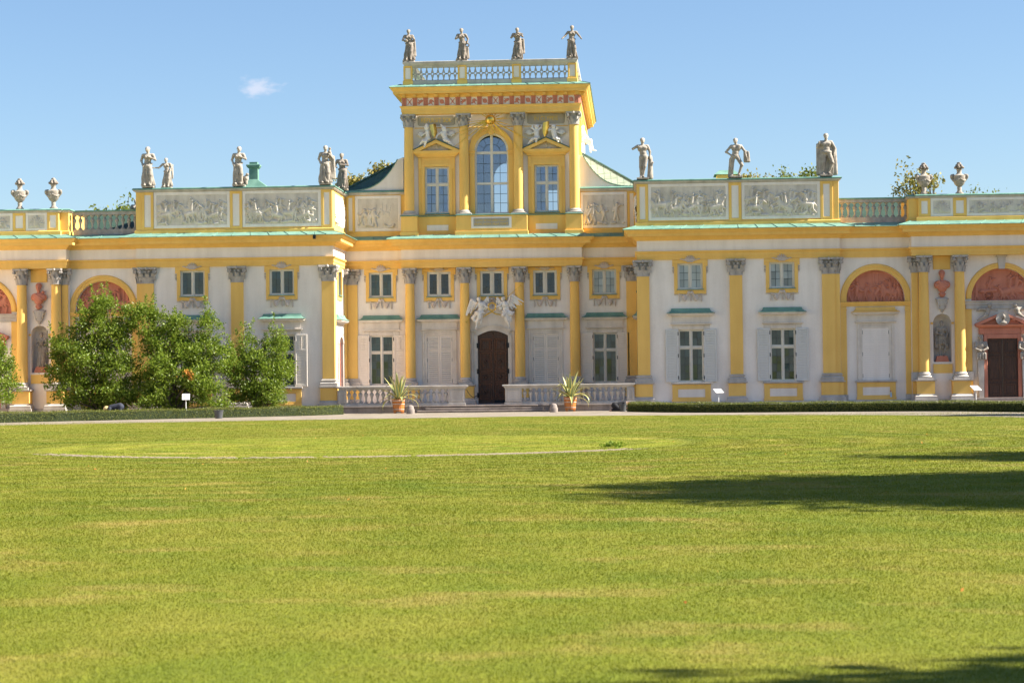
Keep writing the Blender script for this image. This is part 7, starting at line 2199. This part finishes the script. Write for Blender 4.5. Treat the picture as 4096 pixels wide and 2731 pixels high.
hair2 = [ell((-.03, -.01, .51), (.125, .12, .115)), ell((.04, 0, .55), (.08, .09, .07)), cap((-.08, -.09, .48), (-.12, -.10, .38), .035, .02), cap((-.08, .08, .48), (-.12, .08, .38), .035, .02)]
person('stooping gardener with fair hair and dark top behind the left hedge', (-16.42, -11.5, GZ + .008), 0, body2, cloth2, 'navy_cloth', hair2, 'blond_hair')

def floodlight(label, x, y, z, rz, sc=1.):
    t = thing('floodlight', label, 'floodlight', (x, y, z), rz, 'floodlights')
    MB().add([(-.15, -.10, .06), (.15, -.10, .06), (.10, .10, .06), (-.10, .10, .06), (-.15, -.06, .26), (.15, -.06, .26), (.10, .10, .20), (-.10, .10, .20)], [(0, 1, 5, 4), (1, 2, 6, 5), (2, 3, 7, 6), (3, 0, 4, 7), (4, 5, 6, 7), (3, 2, 1, 0)]).build('housing', 'iron', t)
    MB().add([(-.13, -.104, .08), (.13, -.104, .08), (.13, -.068, .24), (-.13, -.068, .24)], [(0, 1, 2, 3)]).build('lens', 'glass', t)
    MB().tube([(-.17, 0, .14), (-.17, 0, .01), (.17, 0, .01), (.17, 0, .14)], .014, 6).build('bracket', 'iron', t)
    t.scale = (sc, sc, sc)
floodlight('black floodlight on the ground at far left behind the hedge', -22.35, -9.2, GZ + .008, 0, 1.5)
floodlight('grey floodlight behind the right hedge under the first pavilion window', 10.0, -1.2, GZ + .008, R(20), 1.25)
floodlight('black floodlight by the plinth under the double pilaster on the right', 17.88, -1.2, GZ + .008, R(-20), 1.3)
t = thing('floodlight', 'small dark floodlight hanging from the left cornice', 'floodlight', (-8.5, -.72, 8.72), 0, 'floodlights')
MB().box(-.07, .07, -.08, .08, .0, .20).build('housing', 'iron', t)
MB().tube([(0, 0, .18), (0, .02, .30), (0, .12, .36)], .012, 6).build('bracket', 'iron', t)
o = MB().lathe([(.20, 0), (.22, .03), (.10, .06), (.001, .065)], n=16).build('drain_cover', 'iron'); o.location = (10.45, -1.25, GZ + .24)
tag(o, 'flat dark lid on a stub beside the floodlight under the pavilion window', 'lid')
MB().lathe([(.06, 0), (.06, .24)], n=10).build('stub', 'iron', o).location = (0, 0, -.24)
b = thing('spray_bottle', 'white and blue bottle on the apron ledge below the shuttered right window', 'bottle', (20.20, .17, .472))
MB().lathe([(.045, 0), (.05, .02), (.05, .16), (.02, .22), (.018, .28)], n=12).build('body', 'blue_plastic', b, True)
MB().box(-.05, .02, -.02, .02, .28, .32).build('nozzle', 'red_plastic', b)
ch = MB()
P0_, P1_ = Vector((-.98, .0, 1.08)), Vector((-.80, 4.72, .74))
ch.tube([P0_.lerp(P1_, t) + Vector((0, 0, -.22 * math.sin(math.pi * t))) for t in np.linspace(0, 1, 16)], .016, 6)
tag(ch.build('barrier_rope', 'iron', None, True), 'dark rope slung from the left balustrade to the door jamb', 'rope')
